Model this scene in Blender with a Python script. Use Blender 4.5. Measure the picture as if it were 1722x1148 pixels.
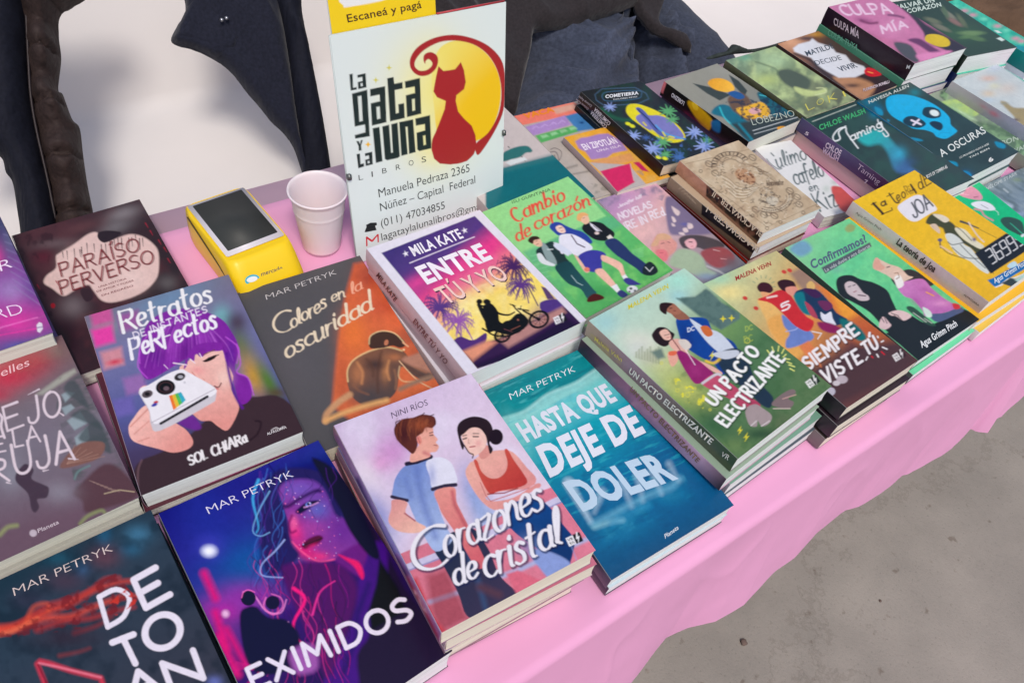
import bpy, bmesh, math, random
import numpy as np
from mathutils import Matrix, Vector

for _o in list(bpy.data.objects):
    bpy.data.objects.remove(_o)
scene = bpy.context.scene
COL = scene.collection
random.seed(7)
RNG = np.random.default_rng(11)

# ------------------------------------------------------------------ camera
FOC, PITCH, ROLL = 1251.5, 0.85795, 0.21195       # focal length in photo pixels (1722 wide)
TABLE_Z = 0.75
CAM = np.array([0.0, 0.0, TABLE_Z + 0.655])
_cp, _sp, _cr, _sr = math.cos(PITCH), math.sin(PITCH), math.cos(ROLL), math.sin(ROLL)
_f = np.array([0, _cp, -_sp]); _r0 = np.array([1.0, 0, 0]); _u0 = np.cross(_r0, _f)
_r = _cr * _r0 + _sr * _u0
_u = -_sr * _r0 + _cr * _u0
cam_data = bpy.data.cameras.new('camera')
cam = bpy.data.objects.new('camera', cam_data)
COL.objects.link(cam)
cam.matrix_world = Matrix(((_r[0], _u[0], -_f[0], CAM[0]), (_r[1], _u[1], -_f[1], CAM[1]),
                           (_r[2], _u[2], -_f[2], CAM[2]), (0, 0, 0, 1)))
cam_data.sensor_width = 36.0
cam_data.lens = 36.0 * FOC / 1722.0
cam_data.clip_start = 0.02
cam_data.clip_end = 400
scene.camera = cam

# ------------------------------------------------------------------ world and sun (overcast daylight)
world = bpy.data.worlds.new('World')
scene.world = world
world.use_nodes = True
_nt = world.node_tree
_sky = _nt.nodes.new('ShaderNodeTexSky')
_sky.sky_type = 'NISHITA'
_sky.sun_disc = False
SUN_EL, SUN_AZ = math.radians(58), math.radians(158)      # azimuth measured clockwise from +y
_sky.sun_elevation = SUN_EL
_sky.sun_rotation = SUN_AZ
_sky.air_density = 1.0
_sky.dust_density = 3.0
_nt.links.new(_sky.outputs[0], _nt.nodes['Background'].inputs[0])
_nt.nodes['Background'].inputs[1].default_value = 0.125
sun_data = bpy.data.lights.new('sun', 'SUN')
sun_data.energy = 1.7
sun_data.angle = math.radians(14)
sun_data.color = (1.0, 0.94, 0.86)
sun = bpy.data.objects.new('sun', sun_data)
COL.objects.link(sun)
_sd = Vector((math.sin(SUN_AZ) * math.cos(SUN_EL), math.cos(SUN_AZ) * math.cos(SUN_EL), math.sin(SUN_EL)))
sun.rotation_euler = _sd.to_track_quat('Z', 'Y').to_euler()
scene.view_settings.view_transform = 'Standard'
scene.view_settings.look = 'None'
scene.view_settings.exposure = 0.0
scene.view_settings.gamma = 1.0
scene.view_settings.use_curve_mapping = False
scene.cycles.max_bounces = 8

# ------------------------------------------------------------------ small maths
EA = np.array([0.731, 0.682, 0.0])      # along the table
EN = np.array([-0.682, 0.731, 0.0])     # across it, away from the customer


def tab(a, d, z=0.0):
    """point from table coordinates: along, depth, height above the table top"""
    return a * EA + d * EN + np.array([0, 0, TABLE_Z + z])


def ray(p):
    return _f + ((p[0] - 861) / FOC) * _r - ((p[1] - 574) / FOC) * _u


def hit(p, o, n):
    d = ray(p)
    return CAM + d * (np.dot(o - CAM, n) / np.dot(d, n))


def at(p, z=0.0):
    """ground point seen at photo pixel p, at height z above the table top"""
    return hit(p, np.array([0, 0, TABLE_Z + z]), np.array([0, 0, 1.0]))


def pix(P):
    P = np.asarray(P, float) - CAM
    z = P @ _f
    return 861 + FOC * (P @ _r) / z, 574 - FOC * (P @ _u) / z


def lin(c):
    """'#rrggbb' or (r,g,b) 0..255 -> linear rgb"""
    if isinstance(c, str):
        c = c.lstrip('#')
        c = [int(c[i:i + 2], 16) for i in (0, 2, 4)]
    c = np.asarray(c, float) / 255.0
    return np.where(c <= 0.04045, c / 12.92, ((c + 0.055) / 1.055) ** 2.4)


def crop(ox, oy, s):
    def g(*pts):
        out = [(ox + x / s, oy + y / s) for x, y in pts]
        return out if len(out) > 1 else out[0]
    return g


def smooth(pts, closed=True, n=5):
    P = [np.array(p, float) for p in pts]
    m = len(P)
    out = []
    rng = range(m) if closed else range(m - 1)
    for i in rng:
        if closed:
            a, b, c, d = P[(i - 1) % m], P[i], P[(i + 1) % m], P[(i + 2) % m]
        else:
            a, b, c, d = P[max(i - 1, 0)], P[i], P[i + 1], P[min(i + 2, m - 1)]
        for k in range(n):
            t = k / n
            out.append(0.5 * ((2 * b) + (-a + c) * t + (2 * a - 5 * b + 4 * c - d) * t * t + (-a + 3 * b - 3 * c + d) * t ** 3))
    if not closed:
        out.append(P[-1])
    return np.array(out)


def _hash2(ix, iy, seed):
    h = (ix.astype(np.int64) * 374761393 + iy.astype(np.int64) * 668265263 + seed * 1442695041) & 0xffffffff
    h = ((h ^ (h >> 13)) * 1274126177) & 0xffffffff
    return ((h ^ (h >> 16)) & 0xffff) / 65535.0


def vnoise(x, y, seed=0):
    ix, iy = np.floor(x), np.floor(y)
    fx, fy = x - ix, y - iy
    fx, fy = fx * fx * (3 - 2 * fx), fy * fy * (3 - 2 * fy)
    a = _hash2(ix, iy, seed); b = _hash2(ix + 1, iy, seed)
    c = _hash2(ix, iy + 1, seed); d = _hash2(ix + 1, iy + 1, seed)
    return (a * (1 - fx) + b * fx) * (1 - fy) + (c * (1 - fx) + d * fx) * fy


def fbm(x, y, seed=0, o=3):
    s = 0; a = 0.5; t = 0
    for k in range(o):
        s = s + a * vnoise(x, y, seed + k * 17); t += a
        x, y, a = x * 2.03, y * 2.03, a * 0.5
    return s / t


# ------------------------------------------------------------------ painter: fills vertex colours of a printed sheet
class Painter:
    """Prints flat artwork (colours only) on the vertices of a sheet; shapes are given in photo-pixel positions on the sheet."""

    def __init__(self, X, Y, cell):
        self.X, self.Y = X, Y
        self.C = np.ones((X.size, 3)) * 0.5
        self.aa = cell * 0.6
        self.g = lambda *p: list(p)

    def frame(self, ox, oy, s):
        self.g = lambda *p: [(ox + x / s, oy + y / s) for x, y in p]
        self.s = s
        return self

    s = 1.0

    def _mix(self, idx, m, col):
        self.C[idx] = self.C[idx] * (1 - m[:, None]) + col * m[:, None]

    def fill(self, c):
        self.C[:] = lin(c)
        return self

    def grad(self, p0, c0, p1, c1, *more):
        """linear gradient through stops p0,c0,p1,c1,(t,c)..."""
        a, b = [np.array(q) for q in self.g(p0, p1)]
        d = b - a
        t = ((self.X - a[0]) * d[0] + (self.Y - a[1]) * d[1]) / (d @ d)
        st = sorted([(0.0, lin(c0)), (1.0, lin(c1))] + [(q, lin(c)) for q, c in more], key=lambda q: q[0])
        ts = [q[0] for q in st]
        for k in range(3):
            self.C[:, k] = np.interp(t, ts, [q[1][k] for q in st])
        return self

    def noise(self, c, scale, amt=0.5, seed=1, lo=0.45, hi=0.75, sx=1.0, sy=1.0, rot=0.0, mask=None):
        x = (self.X * math.cos(rot) + self.Y * math.sin(rot)) / scale * sx
        y = (-self.X * math.sin(rot) + self.Y * math.cos(rot)) / scale * sy
        m = np.clip((fbm(x, y, seed) - lo) / (hi - lo), 0, 1) * amt
        if mask is not None:
            m = m * self.sdmask(mask)
        self._mix(slice(None), m, lin(c))
        return self

    def blob(self, p, r, c, a=1.0, rot=0.0):
        (cx, cy), = self.g(p)
        rx, ry = (r, r) if np.isscalar(r) else r
        rx, ry = rx / self.s, ry / self.s
        dx, dy = self.X - cx, self.Y - cy
        idx = np.nonzero((abs(dx) < 3 * max(rx, ry)) & (abs(dy) < 3 * max(rx, ry)))[0]
        dx, dy = dx[idx], dy[idx]
        cc, ss = math.cos(rot), math.sin(rot)
        u, v = (dx * cc + dy * ss) / rx, (-dx * ss + dy * cc) / ry
        self._mix(idx, a * np.exp(-(u * u + v * v)), lin(c))
        return self

    def ell(self, p, r, c, rot=0.0, a=1.0, soft=0.0, ring=None):
        (cx, cy), = self.g(p)
        rx, ry = (r, r) if np.isscalar(r) else r
        rx, ry = rx / self.s, ry / self.s
        dx, dy = self.X - cx, self.Y - cy
        R = max(rx, ry) * 1.2 + 4
        idx = np.nonzero((abs(dx) < R) & (abs(dy) < R))[0]
        dx, dy = dx[idx], dy[idx]
        cc, ss = math.cos(rot), math.sin(rot)
        u, v = (dx * cc + dy * ss), (-dx * ss + dy * cc)
        k = np.sqrt((u / rx) ** 2 + (v / ry) ** 2) + 1e-9
        sd = (k - 1) * min(rx, ry)
        if ring is not None:
            sd = abs(sd) - ring / self.s / 2
        w = self.aa + soft / self.s
        self._mix(idx, a * np.clip(0.5 - sd / (2 * w), 0, 1), lin(c))
        return self

    def _sd(self, pts, idx):
        x, y = self.X[idx], self.Y[idx]
        P = np.asarray(pts, float)
        d = np.full(x.shape, 1e9)
        inside = np.zeros(x.shape, bool)
        m = len(P)
        for i in range(m):
            ax, ay = P[i]; bx, by = P[(i + 1) % m]
            ex, ey = bx - ax, by - ay
            L = ex * ex + ey * ey + 1e-12
            t = np.clip(((x - ax) * ex + (y - ay) * ey) / L, 0, 1)
            d = np.minimum(d, (x - ax - t * ex) ** 2 + (y - ay - t * ey) ** 2)
            if ay != by:
                c = ((ay > y) != (by > y)) & (x < (bx - ax) * (y - ay) / (by - ay) + ax)
                inside ^= c
        d = np.sqrt(d)
        return np.where(inside, -d, d)

    def _box(self, P, pad):
        return np.nonzero((self.X > P[:, 0].min() - pad) & (self.X < P[:, 0].max() + pad) &
                          (self.Y > P[:, 1].min() - pad) & (self.Y < P[:, 1].max() + pad))[0]

    def sdmask(self, pts, soft=2.0):
        P = np.array(self.g(*pts))
        m = np.zeros(self.X.shape)
        idx = self._box(P, 6)
        m[idx] = np.clip(0.5 - self._sd(P, idx) / soft, 0, 1)
        return m

    def poly(self, pts, c, sm=False, a=1.0, soft=0.0, c2=None, g2=None):
        """polygon; sm rounds it; c2 with g2=(p0,p1) gives a printed gradient"""
        P = np.array(self.g(*pts))
        if sm:
            P = smooth(P, True, 4)
        w = self.aa + soft / self.s
        idx = self._box(P, w * 2 + 2)
        if len(idx) == 0:
            return self
        m = np.clip(0.5 - self._sd(P, idx) / (2 * w), 0, 1) * a
        col = lin(c)
        if c2 is not None:
            q0, q1 = [np.array(q) for q in self.g(*g2)]
            d = q1 - q0
            t = np.clip(((self.X[idx] - q0[0]) * d[0] + (self.Y[idx] - q0[1]) * d[1]) / (d @ d), 0, 1)[:, None]
            col = lin(c) * (1 - t) + lin(c2) * t
        self._mix(idx, m, col)
        return self

    def line(self, pts, w, c, sm=False, a=1.0, soft=0.0, w2=None, nib=None):
        """stroke of width w (to w2 at its end)"""
        P = np.array(self.g(*pts))
        if sm and len(P) > 2:
            P = smooth(P, False, 4)
        w = w / self.s
        w2 = w if w2 is None else w2 / self.s
        s = self.aa + soft / self.s
        idx = self._box(P, max(w, w2) + s * 2 + 2)
        if len(idx) == 0:
            return self
        x, y = self.X[idx], self.Y[idx]
        best = np.full(x.shape, 1e9)
        L = np.concatenate([[0], np.cumsum(np.hypot(*np.diff(P, axis=0).T))])
        L = L / max(L[-1], 1e-9)
        for i in range(len(P) - 1):
            (ax, ay), (bx, by) = P[i], P[i + 1]
            ex, ey = bx - ax, by - ay
            t = np.clip(((x - ax) * ex + (y - ay) * ey) / (ex * ex + ey * ey + 1e-12), 0, 1)
            wd = (w + (w2 - w) * (L[i] + t * (L[i + 1] - L[i]))) / 2
            if nib is not None:       # broad nib: thick down strokes, thin cross strokes
                wd = wd * (.42 + .75 * abs(ex * nib[1] - ey * nib[0]) / (math.hypot(ex, ey) + 1e-9))
            best = np.minimum(best, np.hypot(x - ax - t * ex, y - ay - t * ey) - wd)
        self._mix(idx, a * np.clip(0.5 - best / (2 * s), 0, 1), lin(c))
        return self

    # lettering drawn with pen strokes (for brush and hand-lettered titles)
    def pen(self, text, p0, p1, ptop, w, c, taper=1.0, jit=0.0, gap=0.22, a=1.0, soft=0.0, shadow=None, seed=3, slant=0.0, nib=False):
        if shadow:
            sc, dx, dy, sw = shadow
            self.pen(text, (p0[0] + dx, p0[1] + dy), (p1[0] + dx, p1[1] + dy), (ptop[0] + dx, ptop[1] + dy), w * sw, sc,
                     taper, jit, gap, 0.75, soft + 1.5, None, seed, slant, nib)
        rr = random.Random(seed)
        A, B, T = np.array(p0, float), np.array(p1, float), np.array(ptop, float)
        adv = []
        for ch in text:
            adv.append(0.45 if ch == ' ' else GLYPH.get(ch, GLYPH['o'])[0] + gap)
        tot = sum(adv) - gap
        ex, ey = (B - A) / tot, (T - A)
        nb = tuple((B - A) / (np.linalg.norm(B - A) + 1e-9)) if nib else None
        ey = ey + (B - A) / (np.linalg.norm(B - A) + 1e-9) * np.linalg.norm(ey) * slant
        x = 0.0
        for ch, ad in zip(text, adv):
            if ch != ' ':
                jy = rr.uniform(-jit, jit)
                sc = 1 + rr.uniform(-jit, jit)
                for st in GLYPH.get(ch, GLYPH['o'])[1]:
                    pts = [tuple(A + ex * (x + gx) + ey * (gy * sc + jy)) for gx, gy in st]
                    self.line(pts, w, c, sm=len(pts) > 2 and not ch in SHARP, a=a, soft=soft, w2=w * taper, nib=nb)
            x += ad
        return self


def _arc(cx, cy, rx, ry, a0, a1, n=8):
    return [(cx + rx * math.cos(math.radians(a0 + (a1 - a0) * k / n)), cy + ry * math.sin(math.radians(a0 + (a1 - a0) * k / n))) for k in range(n + 1)]


SHARP = set('ALTEFHIMNVWZKXY147')
GLYPH = {  # (advance, strokes), baseline 0, cap height 1, x height 0.6
    'A': (.75, [[(0, 0), (.38, 1), (.75, 0)], [(.15, .35), (.6, .35)]]),
    'B': (.6, [[(0, 0), (0, 1)], [(0, 1), (.5, .95), (.5, .58), (.05, .52)], [(.05, .52), (.6, .48), (.58, .05), (0, 0)]]),
    'C': (.7, [_arc(.42, .5, .42, .5, 55, 310, 9)]),
    'D': (.7, [[(0, 0), (0, 1)], [(0, 1), (.45, .95), (.7, .5), (.45, .05), (0, 0)]]),
    'E': (.55, [[(.5, 1), (0, 1), (0, 0), (.55, 0)], [(0, .52), (.42, .52)]]),
    'F': (.55, [[(.55, 1), (0, 1), (0, 0)], [(0, .52), (.42, .52)]]),
    'G': (.75, [_arc(.42, .5, .42, .5, 50, 330, 9) + [(.78, .45)], [(.5, .45), (.8, .45)]]),
    'H': (.65, [[(0, 0), (0, 1)], [(.65, 0), (.65, 1)], [(0, .5), (.65, .5)]]),
    'I': (.08, [[(.04, 0), (.04, 1)]]),
    'J': (.5, [[(.5, 1), (.5, .25), (.3, 0), (.05, .05), (0, .25)]]),
    'K': (.62, [[(0, 0), (0, 1)], [(.6, 1), (.02, .45)], [(.2, .6), (.62, 0)]]),
    'L': (.5, [[(0, 1), (0, 0), (.5, 0)]]),
    'M': (.85, [[(0, 0), (.08, 1), (.42, .3), (.77, 1), (.85, 0)]]),
    'N': (.68, [[(0, 0), (0, 1), (.68, 0), (.68, 1)]]),
    'O': (.8, [_arc(.4, .5, .4, .5, 90, 450, 12)]),
    'P': (.58, [[(0, 0), (0, 1)], [(0, 1), (.52, .95), (.56, .65), (.4, .48), (0, .45)]]),
    'Q': (.8, [_arc(.4, .5, .4, .5, 90, 450, 12), [(.5, .25), (.82, -.05)]]),
    'R': (.62, [[(0, 0), (0, 1)], [(0, 1), (.52, .95), (.56, .68), (.4, .52), (0, .48)], [(.25, .5), (.62, 0)]]),
    'S': (.55, [[(.53, .88), (.3, 1), (.04, .85), (.08, .6), (.45, .42), (.55, .18), (.3, 0), (0, .1)]]),
    'T': (.65, [[(0, 1), (.65, 1)], [(.33, 1), (.33, 0)]]),
    'U': (.65, [[(0, 1), (0, .3), (.15, .03), (.45, .03), (.63, .3), (.65, 1)]]),
    'V': (.7, [[(0, 1), (.35, 0), (.7, 1)]]),
    'X': (.65, [[(0, 0), (.65, 1)], [(0, 1), (.65, 0)]]),
    'Y': (.65, [[(0, 1), (.33, .5), (.65, 1)], [(.33, .5), (.33, 0)]]),
    'Z': (.65, [[(0, 1), (.62, 1), (0, 0), (.65, 0)]]),
    'Ú': (.65, [[(0, 1), (0, .3), (.15, .03), (.45, .03), (.63, .3), (.65, 1)], [(.3, 1.15), (.5, 1.35)]]),
    'Í': (.08, [[(.04, 0), (.04, 1)], [(.0, 1.15), (.2, 1.35)]]),
    'c': (.42, [_arc(.28, .3, .26, .3, 50, 315, 7)]),
    'a': (.5, [_arc(.24, .28, .23, .28, 60, 400, 9), [(.46, .58), (.44, .1), (.55, .0)]]),
    'b': (.5, [[(.1, 1.05), (.04, .05)], [(.05, .35), (.25, .58), (.46, .35), (.28, .02), (.05, .1)]]),
    'd': (.52, [_arc(.23, .28, .22, .28, 60, 400, 9), [(.52, 1.05), (.44, .1), (.56, 0)]]),
    'e': (.45, [[(.05, .28), (.36, .34), (.38, .52), (.2, .6), (.03, .4), (.06, .1), (.25, 0), (.45, .12)]]),
    'f': (.4, [[(.45, 1.0), (.28, 1.02), (.2, .7), (.15, -.2)], [(.02, .55), (.4, .58)]]),
    'g': (.5, [_arc(.24, .3, .22, .28, 60, 400, 9), [(.46, .58), (.42, -.3), (.2, -.42), (.02, -.25)]]),
    'h': (.5, [[(.08, 1.05), (.03, 0)], [(.05, .3), (.25, .58), (.42, .45), (.45, 0)]]),
    'i': (.14, [[(.06, .58), (.04, .08), (.14, .0)], [(.1, .82), (.12, .88)]]),
    'j': (.2, [[(.14, .58), (.1, -.3), (-.1, -.35)], [(.16, .82), (.18, .88)]]),
    'l': (.22, [[(.05, .1), (.22, .8), (.18, 1.05), (.08, .8), (.06, .15), (.2, 0)]]),
    'm': (.72, [[(.03, .58), (.03, 0)], [(.04, .35), (.22, .58), (.34, .4), (.33, 0)], [(.34, .35), (.52, .58), (.65, .4), (.64, .08), (.75, 0)]]),
    'n': (.48, [[(.03, .58), (.03, 0)], [(.04, .35), (.24, .58), (.4, .42), (.4, .08), (.5, 0)]]),
    'o': (.46, [_arc(.23, .3, .22, .29, 100, 470, 10)]),
    'p': (.48, [[(.05, .6), (.02, -.35)], [(.05, .4), (.25, .6), (.45, .35), (.26, .02), (.05, .1)]]),
    'q': (.48, [_arc(.23, .3, .21, .28, 60, 400, 9), [(.45, .58), (.42, -.35)]]),
    'r': (.34, [[(.06, .58), (.03, 0)], [(.05, .35), (.18, .56), (.36, .56)]]),
    's': (.36, [[(.34, .52), (.16, .6), (.06, .46), (.28, .26), (.3, .06), (.12, 0), (-.02, .08)]]),
    't': (.36, [[(.18, .95), (.14, .12), (.3, .0)], [(0, .62), (.36, .68)]]),
    'u': (.48, [[(.03, .58), (.04, .12), (.2, 0), (.4, .2)], [(.42, .58), (.4, .08), (.5, 0)]]),
    'v': (.42, [[(.0, .58), (.16, 0), (.4, .6)]]),
    'w': (.6, [[(.0, .58), (.14, 0), (.3, .5), (.44, 0), (.6, .6)]]),
    'x': (.4, [[(0, .58), (.4, 0)], [(.38, .6), (0, 0)]]),
    'y': (.44, [[(.02, .58), (.1, .2), (.3, .2)], [(.42, .58), (.3, -.1), (.05, -.35)]]),
    'z': (.42, [[(.02, .58), (.38, .58), (.03, .04), (.4, .02)]]),
    'ó': (.46, [_arc(.23, .3, .22, .29, 100, 470, 10), [(.25, .75), (.4, .98)]]),
    '.': (.1, [[(.03, .0), (.05, .04)]]), '?': (.4, [[(0, .8), (.2, 1), (.4, .8), (.2, .5), (.2, .3)], [(.2, .0), (.2, .04)]]),
    '5': (.5, [[(.48, 1), (.08, 1), (.05, .6)], [(.05, .6), (.35, .62), (.48, .35), (.3, .02), (0, .08)]]),
    '3': (.5, [[(.02, .95), (.4, .95), (.42, .65), (.2, .55)], [(.2, .55), (.48, .45), (.42, .05), (0, .05)]]),
}

# ------------------------------------------------------------------ materials
MATS = {}


def mat(name, color=None, rough=0.5, spec=0.5, attr=False, metal=0.0, bump=None, coat=0.0, noise=None, sheen=0.0, sss=0.0, trans=0.0):
    """bump=(scale,strength,distance[,stretch]) noise=(scale,amount)"""
    if name in MATS:
        return MATS[name]
    m = bpy.data.materials.new(name)
    m.use_nodes = True
    nt = m.node_tree
    b = nt.nodes['Principled BSDF']
    b.inputs['Roughness'].default_value = rough
    b.inputs['Specular IOR Level'].default_value = spec
    b.inputs['Metallic'].default_value = metal
    b.inputs['Coat Weight'].default_value = coat
    b.inputs['Coat Roughness'].default_value = 0.12
    b.inputs['Sheen Weight'].default_value = sheen
    b.inputs['Subsurface Weight'].default_value = sss
    b.inputs['Subsurface Radius'].default_value = (0.01, 0.008, 0.008)
    b.inputs['Transmission Weight'].default_value = trans
    tc = nt.nodes.new('ShaderNodeTexCoord')
    if attr:
        a = nt.nodes.new('ShaderNodeAttribute')
        a.attribute_name = 'Col'
        src = a.outputs['Color']
    else:
        rgb = nt.nodes.new('ShaderNodeRGB')
        rgb.outputs[0].default_value = (*lin(color), 1)
        src = rgb.outputs[0]
    if noise:
        n = nt.nodes.new('ShaderNodeTexNoise')
        n.inputs['Scale'].default_value = noise[0]
        n.inputs['Detail'].default_value = 5
        nt.links.new(tc.outputs['Object'], n.inputs['Vector'])
        mr = nt.nodes.new('ShaderNodeMapRange')
        mr.inputs['From Min'].default_value = 0.3
        mr.inputs['From Max'].default_value = 0.7
        mr.inputs['To Min'].default_value = 1 - noise[1]
        mr.inputs['To Max'].default_value = 1 + noise[1] * 0.6
        nt.links.new(n.outputs['Fac'], mr.inputs['Value'])
        mx = nt.nodes.new('ShaderNodeVectorMath')
        mx.operation = 'SCALE'
        nt.links.new(src, mx.inputs[0])
        nt.links.new(mr.outputs[0], mx.inputs['Scale'])
        src = mx.outputs[0]
    nt.links.new(src, b.inputs['Base Color'])
    if bump:
        n = nt.nodes.new('ShaderNodeTexNoise')
        n.inputs['Scale'].default_value = bump[0]
        n.inputs['Detail'].default_value = 4
        if len(bump) > 3:
            mp = nt.nodes.new('ShaderNodeMapping')
            mp.inputs['Scale'].default_value = bump[3]
            nt.links.new(tc.outputs['Object'], mp.inputs[0])
            nt.links.new(mp.outputs[0], n.inputs['Vector'])
        else:
            nt.links.new(tc.outputs['Object'], n.inputs['Vector'])
        bp = nt.nodes.new('ShaderNodeBump')
        bp.inputs['Strength'].default_value = bump[1]
        bp.inputs['Distance'].default_value = bump[2]
        nt.links.new(n.outputs['Fac'], bp.inputs['Height'])
        nt.links.new(bp.outputs[0], b.inputs['Normal'])
    MATS[name] = m
    return m


PRINT = mat('printed_cover', attr=True, rough=0.34, spec=0.36, bump=(7, 0.2, 0.006), coat=.12)
GLOSSY = mat('laminated_cover', attr=True, rough=0.22, spec=0.55, bump=(14, 0.10, 0.003))
WRAP = mat('shrink_wrapped_cover', attr=True, rough=0.34, spec=0.5, coat=0.8)
SIGNP = mat('sign_print', attr=True, rough=.25, spec=.5)
INK = mat('printing_ink', attr=True, rough=0.4, spec=0.4)
# crinkled film on the wrapped books: ridges in the clear coat only
_n = WRAP.node_tree
_t = _n.nodes.new('ShaderNodeTexNoise'); _t.inputs['Scale'].default_value = 42; _t.inputs['Detail'].default_value = 3
_t.inputs['Distortion'].default_value = 1.6
_c = _n.nodes.new('ShaderNodeTexCoord'); _n.links.new(_c.outputs['Object'], _t.inputs['Vector'])
_b = _n.nodes.new('ShaderNodeBump'); _b.inputs['Strength'].default_value = 0.55; _b.inputs['Distance'].default_value = 0.004
_n.links.new(_t.outputs['Fac'], _b.inputs['Height'])
_n.links.new(_b.outputs[0], _n.nodes['Principled BSDF'].inputs['Coat Normal'])


def paper_mat(name, color):
    """book pages seen from the edge: fine sheet lines"""
    if name in MATS:
        return MATS[name]
    m = bpy.data.materials.new(name)
    m.use_nodes = True
    nt = m.node_tree
    b = nt.nodes['Principled BSDF']
    b.inputs['Roughness'].default_value = 0.85
    b.inputs['Specular IOR Level'].default_value = 0.15
    tc = nt.nodes.new('ShaderNodeTexCoord')
    mp = nt.nodes.new('ShaderNodeMapping')
    mp.inputs['Scale'].default_value = (3.0, 3.0, 900.0)
    n = nt.nodes.new('ShaderNodeTexNoise')
    n.inputs['Scale'].default_value = 1.0
    n.inputs['Detail'].default_value = 5
    n.inputs['Roughness'].default_value = 0.7
    nt.links.new(tc.outputs['Object'], mp.inputs[0])
    nt.links.new(mp.outputs[0], n.inputs['Vector'])
    cr = nt.nodes.new('ShaderNodeValToRGB')
    c = lin(color)
    cr.color_ramp.elements[0].position = 0.3
    cr.color_ramp.elements[0].color = (*(c * 0.80), 1)
    cr.color_ramp.elements[1].position = 0.62
    cr.color_ramp.elements[1].color = (*c, 1)
    nt.links.new(n.outputs['Fac'], cr.inputs[0])
    mp2 = nt.nodes.new('ShaderNodeMapping'); mp2.inputs['Scale'].default_value = (9.0, 9.0, 420.0); mp2.inputs['Rotation'].default_value = (.006, .004, 0)
    n2 = nt.nodes.new('ShaderNodeTexNoise'); n2.inputs['Scale'].default_value = 1.0; n2.inputs['Detail'].default_value = 2
    nt.links.new(tc.outputs['Object'], mp2.inputs[0]); nt.links.new(mp2.outputs[0], n2.inputs['Vector'])
    c2 = nt.nodes.new('ShaderNodeValToRGB')
    c2.color_ramp.elements[0].position = 0.30; c2.color_ramp.elements[0].color = (.45, .42, .38, 1)
    c2.color_ramp.elements[1].position = 0.40; c2.color_ramp.elements[1].color = (1, 1, 1, 1)
    nt.links.new(n2.outputs['Fac'], c2.inputs[0])
    mm = nt.nodes.new('ShaderNodeMix'); mm.data_type = 'RGBA'; mm.blend_type = 'MULTIPLY'; mm.inputs[0].default_value = .6
    nt.links.new(cr.outputs[0], mm.inputs[6]); nt.links.new(c2.outputs[0], mm.inputs[7])
    nt.links.new(mm.outputs[2], b.inputs['Base Color'])
    bp = nt.nodes.new('ShaderNodeBump')
    bp.inputs['Strength'].default_value = 0.35
    bp.inputs['Distance'].default_value = 0.0006
    nt.links.new(n.outputs['Fac'], bp.inputs['Height'])
    nt.links.new(bp.outputs[0], b.inputs['Normal'])
    MATS[name] = m
    return m


PAGES = {'cream': paper_mat('cream_pages', (236, 228, 210)), 'white': paper_mat('white_pages', (236, 242, 240)),
         'grey': paper_mat('grey_pages', (228, 230, 216)), 'tan': paper_mat('tan_pages', (226, 208, 184))}


# ------------------------------------------------------------------ object helpers
def link(o, parent=None):
    COL.objects.link(o)
    if parent is not None:
        o.parent = parent
    return o


def meta(o, label=None, cat=None, group=None, kind=None):
    if label: o['label'] = label
    if cat: o['category'] = cat
    if group: o['group'] = group
    if kind: o['kind'] = kind
    return o


def np_mesh(name, V, Fq, col=None, material=None, parent=None, shade=True, tri=False):
    me = bpy.data.meshes.new(name)
    V = np.asarray(V, np.float32)
    Fq = np.asarray(Fq, np.int32)
    n = Fq.shape[1]
    me.vertices.add(len(V)); me.vertices.foreach_set('co', V.ravel())
    me.loops.add(Fq.size); me.loops.foreach_set('vertex_index', Fq.ravel())
    me.polygons.add(len(Fq))
    me.polygons.foreach_set('loop_start', np.arange(0, Fq.size, n, dtype=np.int32))
    me.polygons.foreach_set('loop_total', np.full(len(Fq), n, np.int32))
    me.update(calc_edges=True)
    if shade:
        me.polygons.foreach_set('use_smooth', np.ones(len(Fq), bool))
    if col is not None:
        at_ = me.color_attributes.new('Col', 'FLOAT_COLOR', 'POINT')
        c4 = np.ones((len(V), 4), np.float32)
        c4[:, :3] = col
        at_.data.foreach_set('color', c4.ravel())
    if material:
        me.materials.append(material)
    o = bpy.data.objects.new(name, me)
    return link(o, parent)


def py_mesh(name, verts, faces, material=None, parent=None, smooth_=False):
    me = bpy.data.meshes.new(name)
    me.from_pydata([tuple(v) for v in verts], [], faces)
    me.update()
    if smooth_:
        me.polygons.foreach_set('use_smooth', np.ones(len(me.polygons), bool))
    if material:
        me.materials.append(material)
    return link(bpy.data.objects.new(name, me), parent)


def bm_obj(name, bm, material=None, parent=None, smooth_=True):
    me = bpy.data.meshes.new(name)
    bmesh.ops.recalc_face_normals(bm, faces=bm.faces)
    bm.to_mesh(me); bm.free()
    if smooth_:
        me.polygons.foreach_set('use_smooth', np.ones(len(me.polygons), bool))
    if material:
        me.materials.append(material)
    return link(bpy.data.objects.new(name, me), parent)


def bevel_box(name, size, center, material, parent, bev=0.002, seg=2, rot=None):
    bm = bmesh.new()
    bmesh.ops.create_cube(bm, size=1.0)
    bmesh.ops.scale(bm, vec=size, verts=bm.verts)
    bmesh.ops.bevel(bm, geom=list(bm.edges), offset=bev, segments=seg, affect='EDGES')
    if rot is not None:
        bmesh.ops.transform(bm, matrix=rot, verts=bm.verts)
    bmesh.ops.translate(bm, vec=center, verts=bm.verts)
    o = bm_obj(name, bm, material, parent)
    return o


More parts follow.
